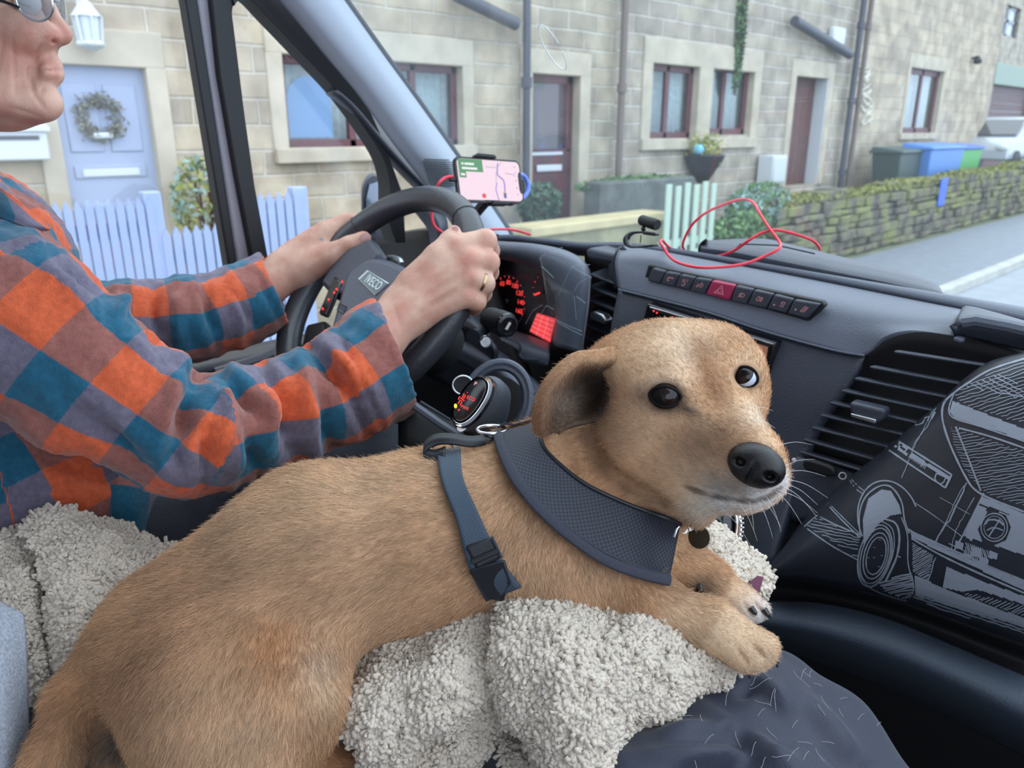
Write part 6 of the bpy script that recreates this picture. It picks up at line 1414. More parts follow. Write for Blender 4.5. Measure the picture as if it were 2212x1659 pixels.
# back handle loop, rings
lp = [(1090, 940, .745), (1060, 947, .735), (1020, 954, .725), (975, 948, .720), (940, 950, .720), (919, 964, .718), (918, 977, .715), (938, 984, .712), (962, 976, .712)]
p_ = resample(cr([P(*q) for q in lp], 6), 50); _a = camR(1000, 960); wv_ = (_a[:, 2] * .55 + _a[:, 1] * .75) * .0065
o = MB().loft([p_ - wv_, p_ + wv_], closed=False).build('handle_loop', M['hblack'], harness, smooth=True); solid(o, .0022, 0.)
p_ = resample(cr([P(*q) for q in ((930, 975, .735), (940, 962, .735), (965, 958, .735), (978, 965, .735), (965, 985, .735))], 5), 30)
MB().tube(p_, .0009, 6).build('loop_edge_stitching', M['bind'], harness, smooth=True)
A = camR(1065, 930); c = P(1062, 928, .745)
MB().tube([c + A[:, 0] * .014 * math.cos(t) + A[:, 1] * .004 * math.sin(t) + A[:, 2] * .011 * math.sin(t) for t in np.linspace(0, 6.283, 28)], .0016, 8).build('ring', M['satin'], harness, smooth=True)
MB().tube([P(1050, 938, .75), P(1035, 950, .748), P(1018, 962, .745)], .0012, 6).build('ring', M['satin'], harness, smooth=True)
p_ = resample(np.array([P(*q) for q in ((1075, 924, .752), (1090, 914, .752), (1108, 918, .755), (1150, 908, .765))]), 20); wv_ = A[:, 2] * .008
o = MB().loft([p_ - wv_, p_ + wv_], closed=False).build('top_strap', M['bind'], harness, smooth=True); solid(o, .002, 0.)
MB().tube([P(1456, 1160, .70), P(1462, 1142, .70), P(1472, 1130, .705)], .0012, 6).build('front_ring', M['satin'], harness, smooth=True)
p_ = resample(np.array([P(*q) for q in ((1446, 1254, .70), (1452, 1275, .70), (1446, 1300, .70))]), 12); 
MB().tube(p_, .0022, 6).build('loose_tape', M['bind'], harness, smooth=True)
tg = bpy.data.objects.new('collar', None); link(tg, dog); A = camR(1508, 1158); c = P(1510, 1160, .735)
MB().lathe(c, nrm(A[:, 2] + A[:, 0] * .45), [(.0005, -.0009), (.0108, -.0009), (.0112, 0), (.0108, .0009), (.0005, .0009)], 28).build('name_disc', mat('dull_bronze', srgb(86, 78, 62), .35, .7), tg, smooth=True, auto=30)
b = MB()
for i in range(7): q = P(1476 + i * 7, 1146 - 8 * math.sin(i * .5), .738); R2 = camR(1490, 1145, 40 * i); b.tube([q + R2[:, 0] * .0032 * math.cos(t) + R2[:, 1] * .0024 * math.sin(t) for t in np.linspace(0, 6.283, 12)], .0009, 6)
b.build('chain', M['chrome'], tg, smooth=True)

# chrome ringed cup holder behind the dog's chin
ch = thing('chrome_dial', 'chrome knurled ring beside the dog chin on the dark console', 'dial', P(1575, 1140, .86))
A = camR(1565, 1130, 0); c = P(1562, 1130, .86)
ring = lambda r, l, n=48: [c + A[:, 0] * r * .62 * math.cos(t) + A[:, 1] * r * math.sin(t) * -1 + A[:, 2] * (l + .01 * math.cos(t)) for t in np.linspace(0, 2 * np.pi, n, endpoint=False)]
MB().tube(ring(.030, 0), .0022, 8, closed=True).build('outer_ring', M['chrome'], ch, smooth=True); MB().tube(ring(.024, .0), .0018, 8, closed=True).build('inner_ring', M['chrome'], ch, smooth=True)
b = MB()
for k, t in enumerate(np.linspace(0, 2 * np.pi, 44, endpoint=False)): b.box(c + A[:, 0] * .0345 * .62 * math.cos(t) - A[:, 1] * .0345 * math.sin(t) + A[:, 2] * (.01 * math.cos(t)), (.003, .0022, .006), A)
b.build('knurling', M['satin'], ch, bevel=.0006)
MB().loft([ring(.0005, .004), ring(.023, .004)]).build('dial_face', M['gloss'], ch, smooth=True); MB().tube([c + A[:, 0] * -.002 + A[:, 1] * -.002, c + A[:, 0] * .004 + A[:, 1] * -.006], .0014, 6).build('red_pointer', M['red'], ch)
# ------------------------------------------------------------------ cream fleece blankets, laps, felt
M['fleece'] = mat('cream_fleece_shade_base', srgb(176, 165, 151), .95, var=(60, .12), bump=(160, .8)); M['pile'] = mat('cream_fleece_loops', srgb(212, 201, 187), .9, var=(90, .14))  # base darker than its loops: crevice shade put into the colour
def tufts(name, V, Q, n, L, r, parent, m, seed=0, grav=.5, front=True):
    g = np.random.default_rng(seed); N = vnormals(V, Q)
    T = np.concatenate([Q[:, [0, 1, 2]], Q[:, [0, 2, 3]]]); ar = np.linalg.norm(np.cross(V[T[:, 1]] - V[T[:, 0]], V[T[:, 2]] - V[T[:, 0]]), axis=1)
    k = g.choice(len(T), n, p=ar / ar.sum()); a, b_ = g.random(n), g.random(n); f = a + b_ > 1; a[f], b_[f] = 1 - a[f], 1 - b_[f]
    w = np.stack([1 - a - b_, a, b_], 1); p = (V[T[k]] * w[:, :, None]).sum(1); nn = nrm_rows((N[T[k]] * w[:, :, None]).sum(1))
    clump = np.stack([np.sin(p @ np.array([160., 90, -60]) + i * 2.1) + np.sin(p @ np.array([-70., 140, 110]) + i) for i in range(3)], 1)
    dr = nrm_rows(clump * .5 + g.normal(size=(n, 3)) * .7 + np.array([0, 0, -grav])); dr = nrm_rows(dr - nn * (dr * nn).sum(1)[:, None] * .8)
    sd = np.cross(nn, dr); Ls = L * g.uniform(.6, 1.25, n)[:, None]; cu = g.uniform(.3, 1.1, n)[:, None]; si = g.uniform(-.7, .7, n)[:, None]
    ts = np.linspace(0, 1, 5); rings = []
    for i, t in enumerate(ts):
        c = p + Ls * (nn * (.50 * math.sin(t * 2.9) * cu) + dr * (.62 * math.sin(t * 2.1)) + sd * si * math.sin(t * 2.8)) - nn * .001
        rr = r * [.9, 1.15, 1.2, 1.05, .5][i]
        tg = nrm_rows(dr * .75 + nn * (.42 * 2.6 * math.cos(t * 2.6)) * cu); e = nrm_rows(np.cross(tg, sd + 1e-6)); 
        rings.append(np.stack([c + rr * (math.cos(q) * sd + math.sin(q) * e) for q in np.linspace(0, 2 * np.pi, 5, endpoint=False)], 1))
    R_ = np.stack(rings, 1)      # n,5,5,3
    VV = R_.reshape(-1, 3); base_ = (np.arange(n) * 25)[:, None, None, None]
    i, j = np.meshgrid(np.arange(4), np.arange(5), indexing='ij'); j2 = (j + 1) % 5
    q = np.stack([i * 5 + j, i * 5 + j2, (i + 1) * 5 + j2, (i + 1) * 5 + j], -1)[None]
    QQ = (q + base_).reshape(-1, 4)
    o = big_mesh(name, VV, QQ, m, parent); o['kind'] = 'stuff'; return o
def fleece(parent, name, rows, n, L=.010, r=.0016, seed=0, grav=.5, amp=.003):
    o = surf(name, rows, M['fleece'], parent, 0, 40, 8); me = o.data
    V = np.array([v.co for v in me.vertices]); Q = np.array([tuple(p.vertices) for p in me.polygons]); N = vnormals(V, Q)
    if (N * (CAM - V)).sum() < 0: Q = Q[:, ::-1]; N = -N
    V = V + N * (amp * (np.sin(V @ np.array([90., 60, 40])) + np.sin(V @ np.array([-60., 80, -70]))))[:, None]
    for i, v in enumerate(me.vertices): v.co = V[i]
    solid(o, .008, -1.)
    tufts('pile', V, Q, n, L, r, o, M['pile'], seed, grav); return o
bl = thing('blanket', 'cream fleece blanket spread under the dog chest and forelegs, over the lap', 'blanket', P(1100, 1560, .66))
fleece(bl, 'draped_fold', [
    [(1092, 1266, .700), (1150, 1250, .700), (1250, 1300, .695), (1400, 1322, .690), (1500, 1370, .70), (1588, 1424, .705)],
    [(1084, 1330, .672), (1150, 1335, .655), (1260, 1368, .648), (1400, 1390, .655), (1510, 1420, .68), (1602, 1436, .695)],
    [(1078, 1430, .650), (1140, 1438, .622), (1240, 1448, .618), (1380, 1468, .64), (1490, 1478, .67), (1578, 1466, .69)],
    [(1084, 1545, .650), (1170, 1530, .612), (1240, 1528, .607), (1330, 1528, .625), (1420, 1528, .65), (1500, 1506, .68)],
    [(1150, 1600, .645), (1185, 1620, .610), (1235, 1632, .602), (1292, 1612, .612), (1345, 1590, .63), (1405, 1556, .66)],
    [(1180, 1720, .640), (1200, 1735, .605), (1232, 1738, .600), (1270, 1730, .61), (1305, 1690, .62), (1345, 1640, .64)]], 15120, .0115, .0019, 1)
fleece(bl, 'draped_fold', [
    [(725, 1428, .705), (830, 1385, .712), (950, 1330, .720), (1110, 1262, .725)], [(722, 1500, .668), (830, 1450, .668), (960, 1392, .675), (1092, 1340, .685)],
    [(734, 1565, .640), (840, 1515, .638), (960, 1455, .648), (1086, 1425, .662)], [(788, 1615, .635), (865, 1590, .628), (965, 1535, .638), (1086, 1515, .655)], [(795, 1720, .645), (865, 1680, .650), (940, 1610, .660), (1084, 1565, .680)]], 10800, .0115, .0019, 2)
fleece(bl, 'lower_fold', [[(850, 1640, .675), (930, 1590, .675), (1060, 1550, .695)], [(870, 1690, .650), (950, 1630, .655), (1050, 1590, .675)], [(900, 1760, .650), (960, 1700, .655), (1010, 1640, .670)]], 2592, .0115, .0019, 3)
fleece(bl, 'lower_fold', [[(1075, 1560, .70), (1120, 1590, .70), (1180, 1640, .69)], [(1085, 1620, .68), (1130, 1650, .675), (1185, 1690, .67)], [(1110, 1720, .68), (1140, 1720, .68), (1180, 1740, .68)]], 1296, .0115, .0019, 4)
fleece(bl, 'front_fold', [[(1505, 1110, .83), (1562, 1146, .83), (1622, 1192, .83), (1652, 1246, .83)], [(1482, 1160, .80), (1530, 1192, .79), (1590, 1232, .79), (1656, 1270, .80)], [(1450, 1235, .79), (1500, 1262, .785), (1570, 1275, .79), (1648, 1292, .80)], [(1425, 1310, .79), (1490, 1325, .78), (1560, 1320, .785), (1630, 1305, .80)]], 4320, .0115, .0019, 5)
MB().prism([P(*q) for q in ((1618, 1258, .785), (1636, 1243, .785), (1650, 1246, .785), (1640, 1282, .785), (1626, 1290, .785))], nrm(ray(1630, 1270)) * .003).build('lining', mat('mauve_lining', srgb(122, 78, 98), .9), bl, bevel=.001)['label'] = 'mauve lining showing at the turned corner'
bl2 = thing('blanket', 'grey-cream fleece blanket bunched over the seat behind the dog rump', 'blanket', P(180, 1450, .80))
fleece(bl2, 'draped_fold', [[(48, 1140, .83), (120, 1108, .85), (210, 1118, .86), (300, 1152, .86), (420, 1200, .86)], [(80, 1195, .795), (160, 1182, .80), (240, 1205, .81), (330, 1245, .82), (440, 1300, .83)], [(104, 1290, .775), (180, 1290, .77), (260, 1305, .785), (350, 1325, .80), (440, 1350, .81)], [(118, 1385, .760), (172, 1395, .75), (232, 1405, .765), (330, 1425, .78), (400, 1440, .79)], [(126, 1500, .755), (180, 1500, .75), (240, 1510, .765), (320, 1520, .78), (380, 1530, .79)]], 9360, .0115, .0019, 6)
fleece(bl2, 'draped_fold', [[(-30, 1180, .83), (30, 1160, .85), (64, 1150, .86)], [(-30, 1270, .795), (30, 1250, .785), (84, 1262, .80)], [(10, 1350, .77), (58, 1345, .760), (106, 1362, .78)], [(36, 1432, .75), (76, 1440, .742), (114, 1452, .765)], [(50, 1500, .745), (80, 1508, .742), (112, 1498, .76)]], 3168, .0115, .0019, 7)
o = surf('felt_cloth', [[(-40, 1290, .70), (0, 1300, .70), (50, 1325, .71)], [(-40, 1380, .68), (-5, 1400, .67), (58, 1380, .70)], [(-40, 1520, .66), (5, 1540, .65), (62, 1500, .69)], [(-40, 1720, .65), (10, 1720, .64), (66, 1720, .68)]], mat('grey_felt', srgb(166, 172, 184), .95, var=(420, .25), bump=(500, .6)), None, .006, 20, 6)
tag(o, 'pale grey felt cloth at the lower left corner beside the dog tail', 'cloth')
# seat below
o = thing('seat', 'dark fabric van seat under the blankets and the dog', 'seat', (-.6, .15, .75))
MB().box((-.62, .20, 1.36), (.95, .52, .16), None).build('cushion', M['seat'], o, bevel=.05, seg=3); MB().box((-.62, .20, 1.0), (.8, .45, .5)).build('base', M['blk'], o, bevel=.01)
# passenger leg
pl = thing('person', 'front passenger, only a leg in navy trousers seen at lower right', 'person', P(1600, 1650, .70))
lg = PB()
lg.c((1380, 1800, .655, 235), (1615, 1560, .730, 128), .03); lg.c((1615, 1560, .730, 128), (1680, 1475, .775, 70), .03); lg.c((1700, 1820, .66, 235), (1770, 1600, .74, 120), .03); lg.c((1880, 1740, .70, 120), (1800, 1600, .745, 80), .03)
lv, lq = lg.mesh(.005); lv = relax(lv, lq, 3); ln = vnormals(lv, lq)
def wr(px0, py0, px1, py1, amp, wd):
    q = pj(lv); a, b_ = np.array([px0, py0]), np.array([px1, py1]); ab = b_ - a; t = np.clip(((q[:, :2] - a) @ ab) / (ab @ ab), 0, 1); d = np.linalg.norm(q[:, :2] - a - t[:, None] * ab, axis=1)
    return amp * np.exp(-(d / wd) ** 2) * np.sin(np.pi * np.clip(t, .06, .94))
dsp = np.zeros(len(lv))
for w in ((1350, 1640, 1720, 1640, .010, 26), (1500, 1520, 1760, 1700, .009, 24), (1560, 1560, 1640, 1640, -.010, 26), (1640, 1450, 1720, 1560, .006, 18), (1700, 1480, 1860, 1640, .007, 22), (1400, 1600, 1560, 1580, .010, 24), (1440, 1700, 1700, 1620, -.010, 22), (1580, 1500, 1650, 1480, -.006, 18), (1760, 1600, 1900, 1690, -.007, 20)): dsp += wr(w[0], w[1], w[2], w[3], w[4] * 1.7, w[5] * .9)
lv = lv + ln * dsp[:, None]
M['navy'] = mat('navy_trouser_nylon', srgb(39, 44, 63), .6, sheen=.2, bump=(700, .25)); tr = big_mesh('trousers', lv, lq, M['navy'], pl)
lb = BVHTree.FromPolygons([Vector(v) for v in lv], [tuple(q) for q in lq]); b = MB(); rr = random.Random(9)
for k in range(46):
    px, py = rr.uniform(1480, 1900), rr.uniform(1440, 1650); h = hit(px, py, lb)
    if h is None: continue
    a = rr.uniform(0, 6.28); L = rr.uniform(.008, .02); A = camR(px, py); d = A[:, 0] * math.cos(a) + A[:, 1] * math.sin(a); o_ = A[:, 0] * -math.sin(a) + A[:, 1] * math.cos(a)
    pts = [h - A[:, 2] * .001 + d * L * t + o_ * L * .3 * math.sin(t * 3) for t in np.linspace(-.5, .5, 6)]; pts = [(lambda z: z)(np.array(q)) for q in pts]; b.tube(pts, .00018, 4)
b.build('stray_dog_hairs', mat('stray_hair', srgb(190, 188, 186), .5), tr, smooth=True)['kind'] = 'stuff'
# ------------------------------------------------------------------ driver
def crease(V, N, lst, vis=None):
    q = pj(V); out = np.zeros(len(V))
    for px0, py0, px1, py1, amp, wd in lst:
        a, b_ = np.array([px0, py0]), np.array([px1, py1]); ab = b_ - a; t = np.clip(((q[:, :2] - a) @ ab) / (ab @ ab), 0, 1); d = np.linalg.norm(q[:, :2] - a - t[:, None] * ab, axis=1)
        out += amp * np.exp(-(d / wd) ** 2) * np.sin(np.pi * np.clip(t, .12, .88))
    f = ((CAM - V) * N).sum(1) > 0
    return V + N * (out * f)[:, None]
driver = thing('person', 'driver in orange and teal checked flannel shirt with both hands on the steering wheel', 'person', P(0, 1100, .95))
def skin_mat():
    m = mat('skin', srgb(206, 164, 146), .5, spec=.35, bump=(420, .25)); t = m.node_tree; b = t.nodes['Principled BSDF']
    tc = t.nodes.new('ShaderNodeTexCoord'); n = t.nodes.new('ShaderNodeTexNoise'); n.inputs['Scale'].default_value = 28; n.inputs['Detail'].default_value = 5; t.links.new(tc.outputs['Object'], n.inputs['Vector'])
    r = t.nodes.new('ShaderNodeValToRGB'); e = r.color_ramp.elements; e[0].position = .34; e[0].color = srgb(190, 138, 120) + (1,); e[1].position = .62; e[1].color = srgb(208, 170, 150) + (1,)
    t.links.new(n.outputs['Fac'], r.inputs[0])
    at = t.nodes.new('ShaderNodeAttribute'); at.attribute_name = 'flush'; mx = t.nodes.new('ShaderNodeMixRGB'); mx.inputs[2].default_value = srgb(196, 112, 98) + (1,)
    t.links.new(at.outputs['Fac'], mx.inputs[0]); t.links.new(r.outputs[0], mx.inputs[1]); t.links.new(mx.outputs[0], b.inputs['Base Color'])
    setin(b, 'Subsurface Weight', .12); setin(b, 'Subsurface Radius', (.01, .004, .002)); setin(b, 'Subsurface Scale', .5); return m
M['skin'] = skin_mat()
hd_ = PB()
# head, seen in profile
hd_.e(-80, -20, .775, 170, 230, .074, 0, .02); hd_.e(2, 84, .765, 92, 146, .058, 0, .014); hd_.e(10, 165, .76, 92, 84, .046, 0, .016)
hd_.c((88, 226, .752, 32), (20, 234, .752, 34), .012); hd_.c((88, 230, .742, 26), (-70, 205, .715, 38), .014); hd_.c((88, 230, .762, 26), (-70, 205, .80, 38), .014)
hd_.e(102, 226, .752, 29, 25, .016, 0, .008); hd_.c((90, 196, .752, 26), (98, 212, .752, 24), .010)
hd_.c((92, -12, .755, 16), (126, 58, .752, 15), .008); hd_.c((126, 58, .752, 15), (137, 74, .752, 18), .006); hd_.c((132, 84, .752, 12), (108, 92, .752, 14), .006); hd_.e(114, 80, .741, 17, 13, .007, 0, .005); hd_.e(114, 80, .763, 17, 13, .007, 0, .005)
hd_.c((86, 102, .752, 32), (94, 134, .752, 28), .008)
for q in (.735, .769): hd_.c((115, 141, .752, 10), (100, 147, q + (.752 - q) * .3, 7), .010); hd_.c((118, 163, .752, 12), (101, 160, q + (.752 - q) * .3, 8), .010)
hd_.e(58, 62, .728, 50, 44, .014, 20, .012); hd_.c((82, -30, .735, 20), (28, -25, .722, 24), .012)
hd_.cap(P(138, 152, .752), P(88, 154, .732), .0013, .0009, .002, cut=True); hd_.e(116, 90, .738, 6, 4, .005, 0, .003, cut=True)
hd_.c((122, 178, .745, 5), (92, 182, .732, 5), .004, cut=True)
hd_.e(68, 8, .722, 30, 18, .010, 0, .01, cut=True)
hd_.c((-140, 200, .78, 115), (-215, 450, .82, 120), .03); hd_.c((20, 238, .752, 36), (-60, 240, .757, 46), .02)
h_v, h_q = hd_.mesh(.0019); h_v = relax(h_v, h_q, 2); h_n = vnormals(h_v, h_q)
h_v = crease(h_v, h_n, [(a, b, c, d, e * 1.35, w) for a, b, c, d, e, w in [(98, 84, 62, 150, -.0026, 4.5), (62, 150, 74, 205, -.0022, 4.5), (74, 205, 100, 238, -.0014, 5), (80, 112, 50, 165, .0014, 10), (28, 90, 34, 200, -.0020, 5), (48, 60, 16, 200, .0010, 12), (96, 150, 80, 162, -.0010, 5), (8, 60, -10, 180, -.0012, 6), (56, 48, 16, 62, -.001, 4), (20, 232, 88, 252, -.0010, 5), (40, 120, 46, 210, -.0008, 4), (96, 184, 84, 204, -.0008, 5), (104, 110, 106, 132, -.0008, 4)]])
# arms and hands, one surface with the head hidden inside the shirt at the shoulders
hn = PB()
hn.c((640, 880, 0.970, 58), (800, 745, 1.010, 58), .02); hn.c((800, 745, 1.010, 58), (885, 664, 1.038, 53), .02)
hn.c((885, 664, 1.038, 54), (960, 605, 1.055, 52), .02, flat=(camR(930, 620)[:, 2], .62))
for a, b_ in (((895, 622, 1.035, 27), (984, 532, 1.048, 25)), ((900, 640, 1.033, 27), (1013, 562, 1.044, 25)), ((902, 662, 1.034, 27), (1014, 600, 1.044, 24)), ((905, 682, 1.038, 27), (1006, 640, 1.046, 23))): hn.c(a, b_, .010)
for ch_ in (((984, 532, 1.048, 25), (1048, 520, 1.066, 25), (1058, 542, 1.110, 21), (1015, 545, 1.132, 18)), ((1013, 562, 1.044, 25), (1054, 566, 1.056, 25), (1056, 588, 1.100, 21), (1008, 592, 1.122, 18)), ((1014, 600, 1.044, 24), (1046, 612, 1.052, 23), (1042, 634, 1.090, 20), (998, 634, 1.110, 17)), ((1006, 640, 1.046, 22), (1030, 652, 1.054, 20), (1024, 664, 1.088, 17), (990, 660, 1.102, 15))):
    for i, (a, b_) in enumerate(zip(ch_[:-1], ch_[1:])): hn.c(a, b_, .0045 if i else .007)
hn.c((892, 612, 1.040, 34), (942, 553, 1.042, 25), .012); hn.c((942, 553, 1.042, 25), (968, 520, 1.050, 19), .006); hn.c((968, 520, 1.050, 19), (981, 501, 1.056, 15), .005)
hn.c((420, 690, 1.22, 46), (560, 626, 1.29, 45), .02); hn.c((560, 626, 1.29, 46), (625, 582, 1.315, 42), .02); hn.c((625, 582, 1.315, 44), (690, 535, 1.335, 42), .02, flat=(camR(650, 560)[:, 2], .7))
hn.c((640, 550, 1.32, 30), (706, 502, 1.333, 24), .012)
for ch_ in (((706, 502, 1.333, 24), (750, 480, 1.350, 20), (782, 480, 1.380, 17), (786, 510, 1.400, 15)), ((700, 512, 1.355, 22), (745, 487, 1.385, 19), (785, 492, 1.41, 16)), ((695, 528, 1.365, 21), (738, 510, 1.40, 18), (780, 520, 1.42, 15)), ((690, 545, 1.37, 19), (728, 532, 1.40, 16), (764, 540, 1.415, 14))):
    for a, b_ in zip(ch_[:-1], ch_[1:]): hn.c(a, b_, .006)
hn.c((650, 585, 1.312, 36), (712, 552, 1.305, 27), .015); hn.c((712, 552, 1.305, 26), (755, 530, 1.300, 20), .006); hn.c((755, 530, 1.300, 20), (785, 516, 1.300, 17), .005)
hn.c((640, 880, .97, 58), (430, 945, .87, 60), .02); hn.c((430, 945, .87, 60), (60, 700, .80, 75), .02); hn.c((60, 700, .80, 75), (-190, 520, .83, 90), .03); hn.c((420, 690, 1.22, 46), (160, 690, 1.13, 55), .02); hn.c((160, 690, 1.13, 55), (-190, 520, .93, 90), .03); hn.c((-215, 450, .83, 118), (-150, 900, .93, 180), .03)
n_v, n_q = hn.mesh(.0026); n_v = relax(n_v, n_q, 1); n_n = vnormals(n_v, n_q)
n_v = crease(n_v, n_n, [(895, 622, 978, 540, .0016, 7), (905, 640, 1005, 570, .0018, 7), (905, 660, 1005, 605, .0015, 7), (900, 600, 1000, 552, -.0008, 7), (910, 655, 1000, 590, -.0010, 6), (910, 676, 1000, 624, -.0010, 6), (846, 650, 870, 720, -.001, 6), (930, 700, 960, 640, -.0006, 5), (880, 600, 930, 570, -.001, 6), (715, 545, 735, 520, -.0015, 6), (640, 590, 720, 548, .001, 8), (1048, 520, 1052, 535, .0008, 8)])
hb2 = BVHTree.FromPolygons([Vector(v) for v in n_v], [tuple(q) for q in n_q])
allv = np.concatenate([h_v, n_v]); allq = np.concatenate([h_q, n_q + len(h_v)])
fl = np.zeros(len(allv)); pjv = pj(allv)
def flush(px, py, r, s): global fl; fl = np.maximum(fl, s * np.exp(-(((pjv[:, 0] - px) ** 2 + (pjv[:, 1] - py) ** 2) / r ** 2)))
for f in ((60, 150, 120, .18), (138, 70, 26, .45), (112, 82, 22, .5), (60, 70, 50, .35), (40, 140, 70, .3), (120, 143, 9, .55), (112, 146, 9, .5), (122, 162, 10, .6), (110, 161, 10, .5), (90, 240, 40, .3), (1016, 557, 22, .4), (1016, 592, 22, .4), (982, 527, 18, .35), (1008, 636, 18, .35), (1062, 560, 20, .25), (790, 512, 14, .4), (850, 690, 60, .15), (600, 640, 40, .3)): flush(*f)
body = big_mesh('body', allv, allq, M['skin'], driver, {'flush': ('FLOAT', fl)})
def hit2(px, py): 
    h = hb2.ray_cast(Vector(CAM), Vector(nrm(ray(px, py)))); return None if h[0] is None else np.array(h[0])
# ear and eyes
eb = Blob(); A = camR(-95, 40); ec = P(-95, 40, .705)
for t in np.linspace(-.3, 4.6, 14): eb.cap(ec + A[:, 0] * -.014 * math.cos(t) * 1. + A[:, 1] * .030 * math.sin(t), ec + A[:, 0] * -.014 * math.cos(t + .35) + A[:, 1] * .030 * math.sin(t + .35), .0045, .0045, .004)
eb.ell(ec + A[:, 2] * .006, [.014, .026, .006], A, .006); eb.cap(ec + A[:, 1] * -.026 + A[:, 0] * .006, ec + A[:, 1] * -.036 + A[:, 0] * .010, .007, .006, .006)
e_v, e_q = eb.mesh(.002); big_mesh('ear', relax(e_v, e_q, 1), e_q, M['skin'], body)
for d_ in (.722, .782): MB().ell(P(60, 6, d_), (.0115, .0115, .0115), nu=20, nv=12).build('eyeball', mat('eye_white', srgb(214, 208, 204), .2), body, smooth=True)
# nails, ring, tattoo dot
M['nail'] = mat('fingernail', srgb(196, 150, 142), .3)
for px, py, ra, rb, ang in ((787, 513, 13, 9, -30), (983, 496, 9, 7, -50)):
    h = hit2(px, py)
    if h is not None: A = camR(px, py, ang); d = float(pj(h)[2]); MB().ell(h - A[:, 2] * .0002, [Rm(ra, d), Rm(rb, d), .0012], A, nu=18, nv=10).build('nail', M['nail'], body, smooth=True)
ax = nrm(P(1046, 612, 1.052) - P(1014, 600, 1.044)); c = P(1040, 610, 1.050); R_ = Rm(23.6, 1.05)
u = nrm(np.cross(ax, [0, 0, 1])); v = np.cross(ax, u)
MB().loft([[c + ax * k + (R_ + .0007 * (abs(k) < .0019)) * (math.cos(t) * u + math.sin(t) * v) for t in np.linspace(0, 6.283, 40, endpoint=False)] for k in (-.0022, -.0018, .0018, .0022)], cap=False).build('wedding_ring', mat('old_gold', (.42, .32, .18), .3, 1.), driver, smooth=True)
h = hit2(695, 517)
if h is not None: A = camR(695, 517, 30); MB().ell(h, (.004, .0022, .0006), A, nu=12, nv=8).build('ink_mark', mat('faded_blue_ink', srgb(150, 160, 176), .6), body, smooth=True)
# glasses, hair, ear
gl_ = bpy.data.objects.new('glasses', None); link(gl_, driver)
def lens(dd, nm, px=74):
    A = camR(75, 10, 6); c = P(px, 4, dd); e = [c + A[:, 0] * Rm(34, dd) * math.cos(t) + A[:, 1] * Rm(38, dd) * math.sin(t) + A[:, 2] * .010 * -math.cos(t) for t in np.linspace(0, 2 * np.pi, 40, endpoint=False)]
    MB().tube(e, .0011, 8, closed=True).build('rim', M['satin'], gl_, smooth=True)
    MB().loft([[c + (q - c) * k + A[:, 2] * -.003 * (1 - k) for q in e] for k in (.98, .6, .02)]).build('lens', glass_mat('spectacle_lens' + nm, (.80, .82, .85), 1.6, 2.2, .10), gl_, smooth=True)
    return c
c1 = lens(.700, 'a'); c2 = lens(.790, 'b', 50)
MB().tube([c1 + _rt * .012 + [0, 0, .004], (c1 + c2) / 2 + _rt * .03, c2 + _rt * .012 + [0, 0, .004]], .0012, 8).build('bridge', M['satin'], gl_, smooth=True)
MB().tube([P(40, 16, .695), P(10, 4, .695), P(-60, -14, .69)], .0014, 8).build('temple_arm', M['gloss'], gl_, smooth=True)
he = MB().ell(P(-95, -60, .775), [Rm(205, .775), Rm(240, .775), .080], camR(-95, -60)); he.build('hair', mat('short_grey_hair', srgb(150, 146, 142), .9, var=(300, .3), bump=(500, 1.)), driver, smooth=True)

# ---- shirt
CELL = .0515
sh = PB(); ch_u = {}
def chain(pts, u0, kk, ref_sh=0., v0=0., **w):
    u = u0
    for a, b_ in zip(pts[:-1], pts[1:]):
        A_, B_ = P(*a[:3]), P(*b_[:3]); L = np.linalg.norm(B_ - A_)
        sh.c(a, b_, kk, uv=(u / CELL, L / CELL, v0), fr=w.get('fr', None)); u += L
chain([(-190, 520, .84, 190), (20, 690, .785, 176), (392, 945, .845, 126)], .0, .03, v0=.35)
chain([(415, 948, .86, 122), (520, 918, .90, 118), (640, 880, .955, 110), (735, 845, .99, 106), (752, 832, .995, 118), (838, 776, 1.03, 124), (960, 705, 1.09, 126)], .012, .016, v0=.2)
chain([(-60, 560, .95, 190), (150, 692, 1.12, 84), (300, 695, 1.165, 84), (420, 688, 1.20, 87), (520, 660, 1.25, 82), (600, 622, 1.29, 78), (700, 570, 1.35, 78)], .02, .02, v0=.6)
chain([(-60, 600, .92, 205), (40, 850, .95, 190), (150, 1040, .96, 150), (240, 1180, .98, 120)], .03, .03, v0=.1)
chain([(-200, 560, .90, 240), (-150, 1200, .92, 240)], .0, .03, v0=.4)
n_cut = len(sh.pr)
def cutplane(px, py, d, dx, dy, dz, inner, R0=.30):
    n = cdir(dx, dy, dz); c = P(px, py, d); sh.ell(c + n * R0, [R0] * 3, None, .003, cut=True); sh.cap(c - n * .07, c + n * .02, inner, inner * 1.03, .004, cut=True)
cutplane(843, 773, 1.030, .90, -.36, .20, Rm(104, 1.05)); cutplane(588, 628, 1.285, .90, -.38, .2, Rm(66, 1.285))
s_v, s_q = sh.mesh(.0045); s_v = relax(s_v, s_q, 1)
